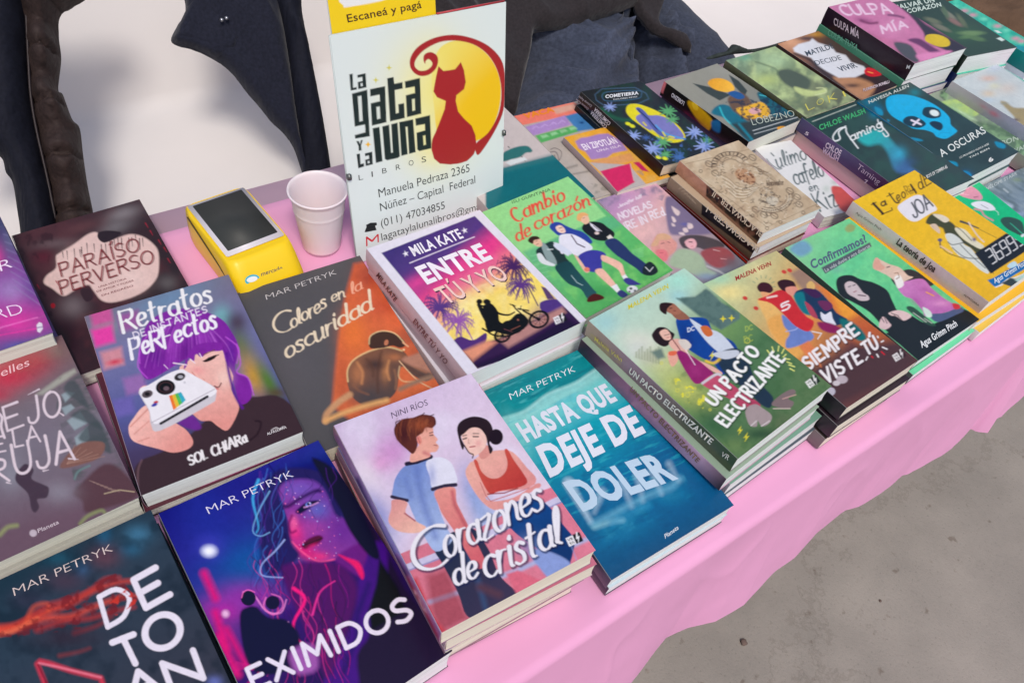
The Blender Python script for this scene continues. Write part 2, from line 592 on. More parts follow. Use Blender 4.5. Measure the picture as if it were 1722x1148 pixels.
def frame_empty(name, origin, ex, ey, ez):
    o = bpy.data.objects.new(name, None)
    o.empty_display_size = 0.05
    link(o)
    o.matrix_world = Matrix(((ex[0], ey[0], ez[0], origin[0]), (ex[1], ey[1], ez[1], origin[1]),
                             (ex[2], ey[2], ez[2], origin[2]), (0, 0, 0, 1)))
    return o


def unit(v):
    v = np.asarray(v, float)
    return v / np.linalg.norm(v)


# ------------------------------------------------------------------ lettering set in type
_GC = {}


def glyphs(text, bold):
    """triangles of a text line, normalised: x 0..1 over its width, y in cap heights"""
    key = (text, bold)
    if key in _GC:
        return _GC[key]
    cu = bpy.data.curves.new('tmp', 'FONT')
    cu.body = text
    cu.offset = bold
    cu.resolution_u = 3
    cu.space_character = 1.0 + bold * 2
    ob = bpy.data.objects.new('tmp', cu)
    COL.objects.link(ob)
    dg = bpy.context.evaluated_depsgraph_get()
    me = ob.evaluated_get(dg).to_mesh()
    me.calc_loop_triangles()
    V = np.array([v.co[:2] for v in me.vertices])
    T = np.array([t.vertices[:] for t in me.loop_triangles], int)
    ob.evaluated_get(dg).to_mesh_clear()
    bpy.data.objects.remove(ob)
    bpy.data.curves.remove(cu)
    V = V - [V[:, 0].min(), 0]
    V = V / [V[:, 0].max(), 0.73]
    _GC[key] = (V, T)
    return V, T


class Sheet:
    """a printed surface with a local frame; origin o, unit axes ex (reading right) and ey (reading up), normal ez, size w x l from its top-left corner"""

    def __init__(self, parent, o, ex, ey, ez, w, l, warp=None, M=None):
        self.parent, self.o, self.ex, self.ey, self.ez, self.w, self.l = parent, o, ex, ey, ez, w, l
        self.warp = warp or (lambda x, y: 0 * x)
        self.M = M            # (origin, X, Y, Z) of the parent thing, for local coordinates

    def loc(self, W):
        O, X, Y, Z = self.M
        D = W - O
        return np.stack([D @ X, D @ Y, D @ Z], -1)

    def world(self, u, v, h=0.0):
        u, v = np.asarray(u, float), np.asarray(v, float)
        z = self.warp(u, v) + h
        return self.o + u[..., None] * self.ex - v[..., None] * self.ey + z[..., None] * self.ez

    def uv(self, p):
        P = hit(p, self.o, self.ez) - self.o
        return np.array([P @ self.ex, -(P @ self.ey)])

    def paint(self, name, fn, material, cell=1.3, bg=(128, 128, 128)):
        x0, y0 = pix(self.world(np.array([0, self.w, self.w, 0]), np.array([0, 0, self.l, self.l])))
        lu = (math.hypot(x0[1] - x0[0], y0[1] - y0[0]) + math.hypot(x0[2] - x0[3], y0[2] - y0[3])) / 2
        lv = (math.hypot(x0[3] - x0[0], y0[3] - y0[0]) + math.hypot(x0[2] - x0[1], y0[2] - y0[1])) / 2
        if fn is None:
            nu, nv = 6, 8
        else:
            nu = int(min(max(lu / cell, 8), 250)); nv = int(min(max(lv / cell, 4), 340))
        uu, vv = np.meshgrid(np.linspace(0, self.w, nu + 1), np.linspace(0, self.l, nv + 1))
        W = self.world(uu.ravel(), vv.ravel())
        X, Y = pix(W)
        P = Painter(X, Y, max(lu / nu, lv / nv) if fn else 5)
        P.u, P.v = uu.ravel() / self.w, vv.ravel() / self.l
        P.fill(bg)
        if fn:
            fn(P)
            if material is not SIGNP:        # painterly grain of the printed picture
                g_ = (fbm(X / 7, Y / 7, 41, 3) - .5) * .18 + (fbm(X / 2.0, Y / 2.0, 43, 2) - .5) * .12
                sat = np.clip(P.C.max(1) - P.C.min(1), 0, .3) / .3
                P.C = P.C * (1 + g_ * (.35 + .65 * sat))[:, None]
        P.C = np.clip(P.C - .014, 0.002, 1) * 1.02
        V = self.loc(W)
        i = np.arange((nu + 1) * (nv + 1)).reshape(nv + 1, nu + 1)
        Fq = np.stack([i[:-1, :-1].ravel(), i[1:, :-1].ravel(), i[1:, 1:].ravel(), i[:-1, 1:].ravel()], -1)
        # skirt: the thickness of the card
        ring = np.concatenate([i[0, :], i[1:, -1], i[-1, -2::-1], i[-2:0:-1, 0]])
        W2 = W[ring] - self.ez * self.thick
        V = np.concatenate([V, self.loc(W[ring]), self.loc(W2)])
        e_ = np.clip(P.C[ring] * 0.6 + 0.25, 0, 1) if self.thick > 0.0003 else P.C[ring]
        C = np.concatenate([P.C, e_, e_])
        r1 = len(W) + np.arange(len(ring)); k = r1 + len(ring)
        r2 = np.roll(r1, -1); k2 = np.roll(k, -1)
        Fq = np.concatenate([Fq, np.stack([r1, r2, k2, k], -1)])
        ob = np_mesh(name, V, Fq, np.clip(C, 0, 1), material, self.parent)
        return ob

    thick = 0.0004

    def type(self, name, text, p0, p1, ptop, c, bold=0.0, label=None, h=0.00018, outline=None):
        """line of type: baseline from pixel p0 to p1, cap height to ptop (above p0)"""
        V, T = glyphs(text, bold)
        a, b, t = self.uv(p0), self.uv(p1), self.uv(ptop)
        q = a + V[:, :1] * (b - a) + V[:, 1:2] * (t - a)
        W = self.world(q[:, 0], q[:, 1], h)
        col = np.tile(lin(c), (len(V), 1))
        o = np_mesh(name, self.loc(W), T, col, INK, self.parent, shade=False)
        if label:
            o['label'] = label
        return o
FIT = {  # centre x, y, height above table, yaw, width, length, side tilt, long tilt of every top book
    'A': (-0.3043, 0.4075, 0.0362, 0.6963, 0.1458, 0.227, 0.0235, -0.0009),
    'B': (-0.4465, 0.5133, 0.02, 0.7703, 0.1389, 0.23, 0.0195, 0.0007),
    'C': (-0.1804, 0.4875, 0.0255, 0.6893, 0.1452, 0.23, 0.0352, -0.0033),
    'D': (-0.054, 0.5796, 0.066, 0.7743, 0.1536, 0.2099, -0.0038, 0.027),
    'E': (-0.0192, 0.3213, 0.083, 0.6903, 0.1411, 0.2145, 0.0075, 0.075),
    'F': (0.1125, 0.4228, 0.0387, 0.7245, 0.1508, 0.2249, 0.0218, -0.026),
    'G': (-0.1292, 0.2291, 0.0382, 0.7903, 0.1473, 0.233, -0.0318, 0.0082),
    'H': (-0.2428, 0.1264, 0.04, 0.789, 0.15, 0.23, -0.0196, -0.0003),
    'I': (-0.4206, 0.2949, 0.0303, 0.8018, 0.15, 0.2207, -0.0249, 0.0279),
    'K': (-0.5779, 0.4404, 0.045, 0.7965, 0.15, 0.23, -0.0209, -0.0005),
    'J': (0.2028, 0.5317, 0.0875, 0.8325, 0.1512, 0.2077, 0.0102, 0.0339),
    'L': (0.3304, 0.6354, 0.0646, 0.7732, 0.1348, 0.2124, -0.0308, 0.0421),
    'M': (0.4514, 0.7628, 0.0387, 0.7786, 0.1442, 0.2135, -0.0351, -0.0126),
    'N': (0.5574, 0.881, 0.0585, 0.796, 0.1574, 0.2172, 0.0027, -0.0066),
    'O': (0.278, 0.8934, 0.0561, 0.7561, 0.1209, 0.1647, 0.0043, -0.0117),
    'P': (0.138, 1.0314, 0.0372, 0.7331, 0.1256, 0.2031, -0.0595, 0.0072),
    'Q': (0.2651, 1.1271, 0.045, 0.8208, 0.1317, 0.1834, -0.0057, 0.0029),
    'R': (0.3667, 1.2241, 0.05, 0.7709, 0.1288, 0.1838, -0.0012, 0.0023),
    'R2': (0.4741, 1.3514, 0.036, 0.7908, 0.122, 0.1939, 0.0067, -0.0119),
    'S': (0.5085, 1.0784, 0.049, 0.7358, 0.1459, 0.23, -0.0033, 0.0058),
    'T': (0.6103, 1.1741, 0.05, 0.7742, 0.1518, 0.2176, 0.0041, -0.013),
    'U': (0.5732, 1.4427, 0.083, 0.7082, 0.1499, 0.2071, 0.0264, 0.0001),
    'V': (0.7068, 1.5354, 0.0728, 0.6288, 0.1448, 0.2013, 0.0055, -0.014),
    'W': (0.0527, 0.7168, 0.0392, 0.8357, 0.1484, 0.2029, 0.0053, -0.0286),
    'X': (0.1847, 0.7948, 0.018, 0.7385, 0.1062, 0.2101, -0.0093, 0.0116),
    'X2': (0.3848, 0.9943, 0.022, 0.6055, 0.0759, 0.1698, 0.0033, -0.005),
    'S1': (-0.0625, 0.868, 0.0226, 0.7636, 0.15, 0.2251, 0.0022, -0.0186),
    'Z1': (0.0488, 0.9694, 0.01, 0.7303, 0.127, 0.2138, -0.0082, 0.0064),
    'Z2': (0.0934, 0.9404, 0.022, 0.707, 0.0968, 0.1372, -0.0038, 0.0042),
    'Y1': (0.8101, 1.3168, 0.0508, 0.7578, 0.1514, 0.23, 0.0122, -0.0009),
    'Y2': (0.772, 1.2923, 0.028, 0.7703, 0.15, 0.23, -0, 0.0001),
    'Y3': (0.8036, 1.037, 0.016, 0.7334, 0.15, 0.23, -0.0011, 0.0039),
    'Y4': (0.7055, 0.9758, 0.02, 0.6049, 0.0775, 0.23, 0.0001, -0.0021),
    'V2': (0.817, 1.595, 0.06, 0.7068, 0.06, 0.23, 0, 0),
}

# ------------------------------------------------------------------ books
class Book:
    pass


def make_book(name, label, c, ex, eyd, w, l, t, art=None, spine=None, spine_col=(120, 120, 120), pages='cream', cover_col=(120, 120, 120),
              material=None, curl=0.0, cell=1.3, group=None, cat='book', pinset=0.0006):
    """c = centre of the cover top; ex reads right, eyd reads down the cover"""
    ex = unit(ex); eyd = unit(eyd - np.dot(eyd, ex) * ex)
    up = -eyd
    ez = np.cross(ex, up)
    base = c - ez * t
    root = frame_empty(name, base, ex, up, ez)
    meta(root, label, cat, group)
    M = (base, ex, up, ez)
    material = material or PRINT
    TL = c - ex * w / 2 - eyd * l / 2

    def warp(u, v):
        a = np.clip(u / w, 0, 1) ** 3
        return curl * a * (0.35 + 0.65 * np.clip(v / l, 0, 1) ** 2)
    cov = Sheet(root, TL, ex, up, ez, w, l, warp, M)
    cov.paint('front_cover', art, material, cell, cover_col)
    sp = Sheet(root, TL - ex * 0.0006 - ez * 0.0001, eyd, ez, -ex, l, t - 0.0002, lambda u, v: 0.0009 * np.sin(np.clip(v / t, 0, 1) * math.pi), M)
    sp.paint('spine', spine, material, cell, spine_col)
    # page block
    x0, x1, y0, y1 = -w / 2 + 0.0002, w / 2 - 0.0008, -l / 2 + pinset, l / 2 - pinset
    nx, ny = 10, 2
    z0, z1 = 0.0007, t - 0.0006
    bm = bmesh.new()
    ks = 5
    rg = random.Random(hash(label) % 1000 if False else len(label) * 7 + int(t * 1e4))
    lay = [rg.uniform(-0.0003, 0.0003) for _ in range(ks + 1)]
    ringv = []
    for k in range(ks + 1):
        z = z0 + (z1 - z0) * k / ks
        o = lay[k]
        pts = [(x0, y0 + o), (x1 + o - 0.0012 * math.sin(math.pi * k / ks), y0 + o), (x1 + o - 0.0012 * math.sin(math.pi * k / ks), y1 + o), (x0, y1 + o)]
        ringv.append([bm.verts.new((px, py, z)) for px, py in pts])
    for k in range(ks):
        for j in range(4):
            bm.faces.new((ringv[k][j], ringv[k][(j + 1) % 4], ringv[k + 1][(j + 1) % 4], ringv[k + 1][j]))
    bm.faces.new(ringv[-1]); bm.faces.new(ringv[0][::-1])
    bm_obj('page_block', bm, PAGES[pages], root, False)
    # back cover
    bk = mat('back_%02x%02x%02x' % tuple(int(q) for q in spine_col), spine_col, 0.4)
    bm = bmesh.new()
    bmesh.ops.create_cube(bm, size=1.0)
    bmesh.ops.scale(bm, vec=(w, l, 0.0005), verts=bm.verts)
    bmesh.ops.translate(bm, vec=(0, 0, 0.00028), verts=bm.verts)
    bm_obj('back_cover', bm, bk, root, False)
    b = Book()
    b.root, b.cover, b.spine, b.c, b.ex, b.eyd, b.ez, b.w, b.l, b.t = root, cov, sp, c, ex, eyd, ez, w, l, t
    return b


ART, SPINE = {}, {}
BOOKS = {}


def put_let(b, key):
    for nm, tx, a, bb, t, c, bd in LET.get(key, []):
        b.cover.type(nm, tx, a, bb, t, c, bd, h=0.00010 if 'shadow' in nm else 0.00022)
    for nm, tx, a, bb, t, c, bd in LET.get(key + '_spine', []):
        b.spine.type(nm, tx, a, bb, t, c, bd, h=0.0012)


def place(key, name, label, t, pages='cream', cover=(120, 120, 120), spine=(90, 90, 90), material=None, curl=0.0015, below=(), cell=1.3, group=None):
    """the book on top of a pile, fitted at FIT[key], and the books of the pile under it:
    below = (thickness, shift right, shift down, turn, cover colour, spine colour, pages, label[, name for its art])"""
    cx, cy, h, yaw, w, l, ta, tb = FIT[key]
    c = np.array([cx, cy, TABLE_Z + h])
    mk = lambda y, f: (np.array([math.cos(y), math.sin(y), ta * f]), np.array([math.sin(y), -math.cos(y), tb * f]))
    ex, eyd = mk(yaw, 1.0)
    b = make_book(name, label, c, ex, eyd, w, l, t, ART.get(key), SPINE.get(key), spine, pages, cover, material, curl, cell, group)
    BOOKS[key] = b
    put_let(b, key)
    z = h - t
    n = len(below)
    for i, q in enumerate(below):
        tt, dx, dy, dyaw, cc, sc, pg, lb = q[:8]
        k2 = key + str(i + 2)
        f = max(0.0, (n - i - 1) / (n + 0.001)) if n > 1 else 0.0
        f = f if i < n - 1 else 0.0
        ex2, ey2 = mk(yaw + dyaw, f)
        c2 = np.array([cx, cy, TABLE_Z + z]) + ex * dx + eyd * dy
        c2[2] = TABLE_Z + z - 0.0002
        tt = min(tt, z - 0.001) if i == n - 1 else tt
        if i == n - 1:
            tt = z - 0.0012
        b2 = make_book(name, lb, c2, ex2, ey2, w, l, tt, ART.get(k2), SPINE.get(k2), sc, pg, cc, material, 0.0, cell, group)
        BOOKS[k2] = b2
        put_let(b2, k2)
        z -= tt
    return b

# ------------------------------------------------------------------ printed covers (flat artwork)
LET = {}
C5, C4, C6, C7, C8 = (400, 560, 3.189), (400, 788, 3.189), (780, 560, 3.189), (780, 788, 3.189), (400, 340, 3.189)
C1, C2, C3 = (0, 300, 3.189), (0, 560, 3.189), (0, 788, 3.189)
D1, D2, D3 = (780, 260, 3.189), (1180, 340, 3.177), (1180, 560, 3.177)
D4, D5, D6, D7, D8, E6, E7 = (840, 120, 4.3), (1080, 60, 4.3), (1322, 0, 4.3), (1322, 180, 4.3), (1322, 330, 4.3), (840, 240, 4.3), (1100, 0, 4.3)
WHT = (238, 234, 240)
SK, SKD = (240, 196, 180), (214, 150, 135)


def art(k):
    def d(f):
        ART[k] = f
        return f
    return d


def spn(k):
    def d(f):
        SPINE[k] = f
        return f
    return d


def let(key, cr, *items):
    """type set on a cover: (name, text, p0, p1, ptop, colour, bold)"""
    g = crop(*cr)
    for nm, tx, a, b, t, c, bd in items:
        LET.setdefault(key, []).append((nm, tx, g(a), g(b), g(t), c, bd))


def vrya(P, x, y, s=1.0, rot=-0.42, c1=(240, 238, 240), c2=(30, 28, 34)):
    """small square publisher mark with a bolt"""
    co, si = math.cos(rot), math.sin(rot)
    T = lambda *q: [(x + (a * co - b * si) * s, y + (a * si + b * co) * s) for a, b in q]
    P.poly(T((-42, -26), (2, -26), (2, 26), (-42, 26)), c1)
    P.poly(T((2, -28), (44, -28), (44, 28), (2, 28)), c2)
    P.poly(T((26, -34), (10, 4), (20, 4), (12, 32), (36, -8), (24, -8), (34, -32)), c1)
    for q in (((-34, -16), (-28, -4), (-22, -16)), ((-16, -4), (-16, -16), (-8, -14), (-14, -9), (-7, -4)), ((-32, 6), (-27, 12), (-22, 6)), ((-27, 12), (-27, 19)), ((-18, 19), (-12, 6), (-6, 19))):
        P.line(T(*q), 3.4 * s, c2)


@art('E')
def _(P):
    P.frame(*C5)
    P.grad((525, 495), (206, 182, 214), (1500, 1300), (226, 200, 214), (.35, (222, 202, 226)))
    P.noise((232, 222, 240), 60, .6, 3)
    P.blob((830, 640), (110, 90), (206, 130, 196), .7).blob((900, 560), (90, 60), (206, 150, 206), .6).blob((760, 700), (60, 50), (222, 150, 200), .6)
    P.blob((700, 780), (60, 140), (238, 222, 230), .8, -.5).blob((760, 980), (70, 160), (130, 140, 200), .8, -.5).blob((1250, 780), (60, 100), (170, 160, 210), .5)
    P.blob((1280, 900), (60, 160), (130, 160, 214), .8, -.4).blob((1380, 1000), (120, 90), (150, 180, 224), .7)
    # red wall with pale rails
    P.poly([(850, 1190), (1120, 1080), (1300, 1040), (1520, 920), (1640, 840), (1760, 800), (2000, 1150), (1700, 1400), (1350, 1520), (1080, 1620), (900, 1300)], (214, 120, 138), c2=(226, 130, 150), g2=((900, 1300), (1900, 1100)))
    P.line([(880, 1265), (1120, 1170), (1380, 1060), (1700, 900), (1860, 830)], 34, (206, 200, 226)).line([(880, 1285), (1120, 1192), (1380, 1080), (1700, 920), (1860, 852)], 8, (150, 150, 196))
    P.line([(1000, 1450), (1180, 1390), (1500, 1270), (1900, 1090)], 26, (180, 180, 216), soft=6)
    P.poly([(1010, 1300), (1120, 1260), (1240, 1530), (1090, 1600), (1040, 1500)], (150, 60, 70), soft=20, a=.7)
    P.poly([(905, 1330), (960, 1310), (1050, 1520), (1120, 1600), (1070, 1600)], (200, 70, 80), soft=10)
    # boy's trousers
    P.poly([(1055, 1130), (1240, 1040), (1340, 1150), (1400, 1290), (1480, 1370), (1560, 1420), (1500, 1450), (1300, 1520), (1225, 1510), (1180, 1390), (1100, 1240)], (46, 54, 76), True, c2=(70, 60, 84), g2=((1100, 1200), (1500, 1400)))
    P.line([(1230, 1180), (1290, 1330), (1330, 1480)], 22, (64, 84, 120), soft=14).line([(1300, 1360), (1400, 1400)], 40, (90, 64, 78), soft=14)
    # boy's shirt
    P.poly([(848, 770), (900, 708), (1000, 680), (1050, 700), (1060, 830), (1080, 940), (1120, 1040), (1150, 1110), (1060, 1170), (985, 1060), (935, 960), (905, 900), (832, 880), (832, 830)], (124, 146, 204), True, c2=(168, 186, 226), g2=((900, 760), (1060, 1100)))
    P.line([(960, 730), (975, 830), (1010, 960), (1060, 1090)], 30, (96, 116, 184), soft=16, a=.6)
    P.line([(900, 780), (930, 880)], 18, (96, 116, 180), soft=14, a=.6)
    P.poly([(1010, 690), (1080, 664), (1140, 690), (1168, 750), (1168, 806), (1050, 832), (1030, 770)], (228, 226, 240), True)
    P.blob((1040, 760), (24, 60), (150, 160, 214), .6)
    P.line([(1044, 836), (1110, 818), (1168, 812)], 20, (58, 50, 70)).line([(826, 876), (862, 886), (908, 896)], 18, (58, 50, 70))
    P.line([(905, 700), (960, 690), (1035, 662)], 22, (48, 42, 62))
    # arms
    P.poly([(1056, 846), (1160, 826), (1172, 900), (1200, 960), (1250, 1060), (1300, 1160), (1330, 1240), (1280, 1260), (1230, 1180), (1160, 1060), (1100, 975), (1076, 920)], (232, 150, 140), True, c2=(214, 104, 112), g2=((1080, 860), (1280, 1200)))
    P.line([(1150, 850), (1164, 920), (1220, 1030)], 14, (190, 90, 100), soft=8)
    P.poly([(830, 892), (908, 906), (900, 960), (960, 1010), (1010, 1040), (960, 1070), (860, 1060), (808, 1010), (822, 940)], (222, 150, 146), True, c2=(240, 186, 168), g2=((830, 900), (960, 1050)))
    P.line([(895, 965), (950, 1005)], 8, (180, 100, 110))
    # neck and head
    P.poly([(925, 690), (930, 640), (970, 600), (960, 560), (985, 530), (1010, 500), (1044, 498), (1050, 540), (1072, 568), (1062, 586), (1078, 606), (1064, 634), (1032, 640), (1030, 662), (980, 680)], (236, 170, 152), True)
    P.line([(1000, 640), (1024, 650)], 14, (206, 120, 120), soft=8)
    P.ell((972, 572), (14, 24), (226, 140, 126), -.2).line([(966, 560), (976, 586)], 4, (180, 90, 90))
    P.poly([(842, 500), (880, 462), (940, 452), (985, 436), (1030, 440), (1056, 452), (1062, 486), (1040, 508), (1008, 504), (994, 530), (975, 544), (958, 560), (964, 600), (940, 646), (905, 622), (862, 582), (840, 540)], (98, 52, 44), True)
    P.blob((980, 490), (50, 30), (160, 80, 50), .8).blob((890, 540), (30, 50), (70, 36, 40), .8)
    rs = random.Random(9)
    for i in range(46):
        x, y = rs.uniform(855, 1040), rs.uniform(450, 500); dy = rs.uniform(20, 110) * (1 - max(0, (x - 960) / 110))
        P.line([(x, y), (x - 10, y + dy * .5), (x - 4, y + dy)], rs.uniform(2, 5), rs.choice([(130, 70, 52), (70, 36, 34), (160, 90, 60)]), True, soft=2, a=.6, w2=1)
    for q in (((850, 500), (846, 478), (868, 466)), ((985, 440), (1000, 428)), ((1030, 444), (1050, 436)), ((1056, 470), (1058, 488))):
        P.line(q, 5, (70, 34, 34))
    P.line([(1030, 548), (1046, 546)], 5, (60, 30, 36)).line([(1028, 536), (1046, 530)], 4, (80, 40, 40)).line([(1052, 600), (1068, 602)], 4, (150, 50, 60))
    # girl
    P.poly([(1240, 700), (1262, 684), (1300, 652), (1350, 634), (1440, 626), (1490, 650), (1550, 720), (1600, 780), (1560, 830), (1400, 850), (1330, 880), (1370, 900), (1480, 880), (1600, 806), (1624, 822), (1560, 858), (1450, 930), (1370, 946), (1290, 880), (1222, 760)], (240, 178, 162), True, c2=(226, 150, 146), g2=((1250, 700), (1500, 900)))
    P.poly([(1290, 640), (1318, 600), (1350, 610), (1352, 650), (1310, 676)], (222, 150, 140), True)
    P.poly([(1266, 688), (1284, 684), (1306, 740), (1350, 776), (1400, 774), (1436, 740), (1446, 690), (1430, 628), (1448, 624), (1480, 680), (1530, 750), (1552, 800), (1500, 828), (1400, 846), (1352, 860), (1310, 796)], (208, 88, 74), True, c2=(190, 66, 62), g2=((1300, 700), (1450, 860)))
    P.line([(1340, 862), (1430, 856), (1500, 830)], 6, (150, 46, 50)).line([(1356, 900), (1440, 872), (1560, 830)], 5, (200, 110, 110)).line([(1300, 800), (1330, 870), (1356, 900)], 5, (200, 120, 116))
    P.poly([(1200, 548), (1236, 508), (1300, 500), (1334, 550), (1330, 604), (1296, 644), (1264, 658), (1236, 634), (1214, 594)], (244, 200, 186), True)
    P.poly([(1176, 506), (1204, 466), (1268, 446), (1336, 464), (1366, 510), (1362, 560), (1350, 590), (1368, 622), (1352, 646), (1340, 600), (1328, 548), (1296, 510), (1250, 508), (1216, 536), (1196, 556), (1214, 600), (1204, 624), (1186, 570)], (50, 38, 42), True)
    P.ell((1384, 556), (38, 42), (44, 34, 40)).line([(1214, 600), (1240, 640), (1262, 650), (1258, 668)], 6, (50, 36, 40), True)
    P.line([(1208, 568), (1226, 562)], 6, (40, 26, 32)).line([(1262, 554), (1290, 554)], 6, (40, 26, 32)).line([(1206, 550), (1226, 546)], 4, (60, 40, 44)).line([(1262, 538), (1292, 538)], 4, (60, 40, 44))
    P.line([(1238, 566), (1236, 590), (1244, 592)], 3, (200, 140, 130)).line([(1244, 610), (1272, 606)], 6, (176, 70, 80)).blob((1290, 590), 18, (236, 150, 150), .5)
    # girl's jeans
    P.poly([(1436, 936), (1500, 900), (1600, 884), (1680, 940), (1740, 1020), (1790, 1080), (1810, 1110), (1760, 1290), (1690, 1260), (1600, 1150), (1500, 1080), (1440, 1010)], (36, 78, 142), True, c2=(30, 60, 110), g2=((1500, 900), (1700, 1200)))
    P.poly([(1560, 1170), (1640, 1160), (1760, 1210), (1800, 1260), (1820, 1230), (1780, 1120), (1830, 1260), (1815, 1290), (1780, 1320), (1690, 1330), (1620, 1260)], (142, 160, 214), True, soft=4)
    P.blob((1560, 1140), (60, 60), (120, 140, 190), .7)
    P.poly([(1480, 1370), (1440, 1290), (1500, 1270), (1640, 1330), (1700, 1360), (1600, 1410), (1520, 1440)], (222, 110, 130), soft=5)
    P.frame(*C4)
    sh = ((40, 44, 80), 7, 8, 1.5)
    P.pen('C', (950, 572), (1140, 500), (926, 352), 28, WHT, .7, shadow=sh, nib=True)
    P.pen('orazones', (1118, 478), (1640, 212), (1076, 296), 22, WHT, .7, .04, .08, shadow=sh, slant=.06, nib=True)
    P.pen('de', (1166, 628), (1290, 574), (1136, 488), 20, WHT, .8, 0, .1, shadow=sh, slant=.06, nib=True)
    P.pen('cristal', (1330, 588), (1740, 398), (1290, 410), 23, WHT, .7, .03, .10, shadow=sh, slant=.06, nib=True)
    P.frame(*C7)
    vrya(P, 592, 378, .95, -.42)


let('E', C5, ('author_lettering', 'NINI RÍOS', (828, 458), (1020, 386), (820, 424), (66, 54, 86), -.008))


@spn('E')
def _(P):
    P.frame(*C5)
    P.grad((500, 520), (138, 84, 104), (800, 1100), (150, 150, 206), (.35, (176, 140, 176)))
    P.frame(*C4)
    P.poly([(850, 470), (960, 640), (1080, 880), (1090, 960), (1000, 860), (860, 560)], (190, 30, 60), soft=20)
    P.line([(640, 60), (780, 380), (900, 560)], 26, (90, 70, 120), soft=10)
    for i in range(14):
        x, y = 672 + i * 15.5, 170 + i * 29
        P.line([(x, y), (x + 10, y + 14)], 7, (226, 220, 232))


@art('F')
def _(P):
    P.frame(*C6)
    P.grad((130, 315), (16, 128, 136), (700, 1400), (44, 84, 122), (.12, (18, 140, 146)), (.2, (120, 206, 204)), (.33, (30, 160, 178)), (.6, (8, 110, 156)), (.8, (20, 94, 140)))
    P.noise((10, 96, 116), 14, .55, 2, sx=.25, sy=1.6, rot=-.42, mask=[(120, 330), (640, 60), (800, 170), (480, 300), (220, 470)])
    P.noise((110, 200, 200), 8, .4, 5, lo=.6, hi=.8, sx=.3, sy=1.6, rot=-.42, mask=[(120, 330), (640, 60), (800, 170), (480, 300), (220, 470)])
    P.line([(210, 460), (330, 420), (450, 330), (600, 270), (720, 190), (790, 165)], 10, (180, 226, 222), True, soft=10)
    P.poly([(214, 462), (330, 424), (450, 336), (600, 276), (720, 196), (800, 170), (820, 190), (720, 250), (600, 320), (450, 400), (320, 480), (230, 500)], (150, 214, 210), True, soft=14, a=.8)
    P.blob((300, 560), (50, 140), (130, 210, 206), .6, -.5).blob((400, 800), (30, 160), (60, 186, 196), .6, -.55)
    P.blob((1040, 700), (130, 220), (8, 92, 140), .5, -.4)
    P.blob((860, 1060), (200, 60), (50, 140, 180), .4, -.4).blob((1100, 860), (90, 50), (60, 150, 186), .5)
    P.noise((60, 150, 180), 20, .4, 8, mask=[(620, 990), (900, 900), (1180, 760), (1240, 860), (1000, 1010), (760, 1120)])
    W2 = (196, 220, 236)
    P.noise((70, 180, 196), 7, .45, 21, lo=.56, hi=.7, sx=.25, sy=1.4, rot=-.42, mask=[(230, 480), (820, 190), (1300, 640), (1100, 760), (560, 1000)])
    P.noise((6, 84, 130), 9, .4, 23, lo=.55, hi=.72, sx=.3, sy=1.4, rot=-.42, mask=[(400, 700), (1000, 400), (1440, 900), (800, 1300)])

    # sinking letters: DOLER drips into the water
    for x0, y0, x1, y1, w, aa_ in ((560, 800, 680, 1010, 46, .8), (740, 850, 700, 960, 40, .5), (850, 800, 900, 930, 34, .5), (930, 760, 960, 900, 30, .5), (1010, 740, 1060, 860, 30, .5), (1100, 700, 1150, 790, 26, .5)):
        P.line([(x0, y0), (x1, y1)], w, W2, soft=16, a=aa_, w2=w * .3)
    P.line([(690, 1020), (780, 980), (850, 940), (930, 900), (1010, 860), (1100, 830), (1160, 780)], 22, (120, 186, 214), True, soft=22, a=.7)
    P.line([(700, 1040), (790, 1010), (850, 1000)], 18, (150, 206, 220), True, soft=14, a=.7)
    P.line([(800, 1010), (900, 960), (990, 920)], 26, (60, 150, 190), True, soft=20, a=.7)


let('F', C6, ('author_lettering', 'MAR PETRYK', (252, 358), (600, 206), (240, 322), (236, 240, 244), -.014),
    ('title_lettering', 'HASTA QUE', (335, 582), (822, 356), (272, 486), (222, 226, 238), .045),
    ('title_lettering', 'DEJE DE', (458, 766), (972, 524), (382, 610), (226, 230, 242), .045),
    ('title_lettering', 'DOLER', (632, 948), (1146, 772), (526, 800), (190, 214, 234), .045))
let('F', C7, ('publisher_mark', 'Planeta', (1080, 374), (1152, 322), (1074, 350), (226, 230, 236), .012))


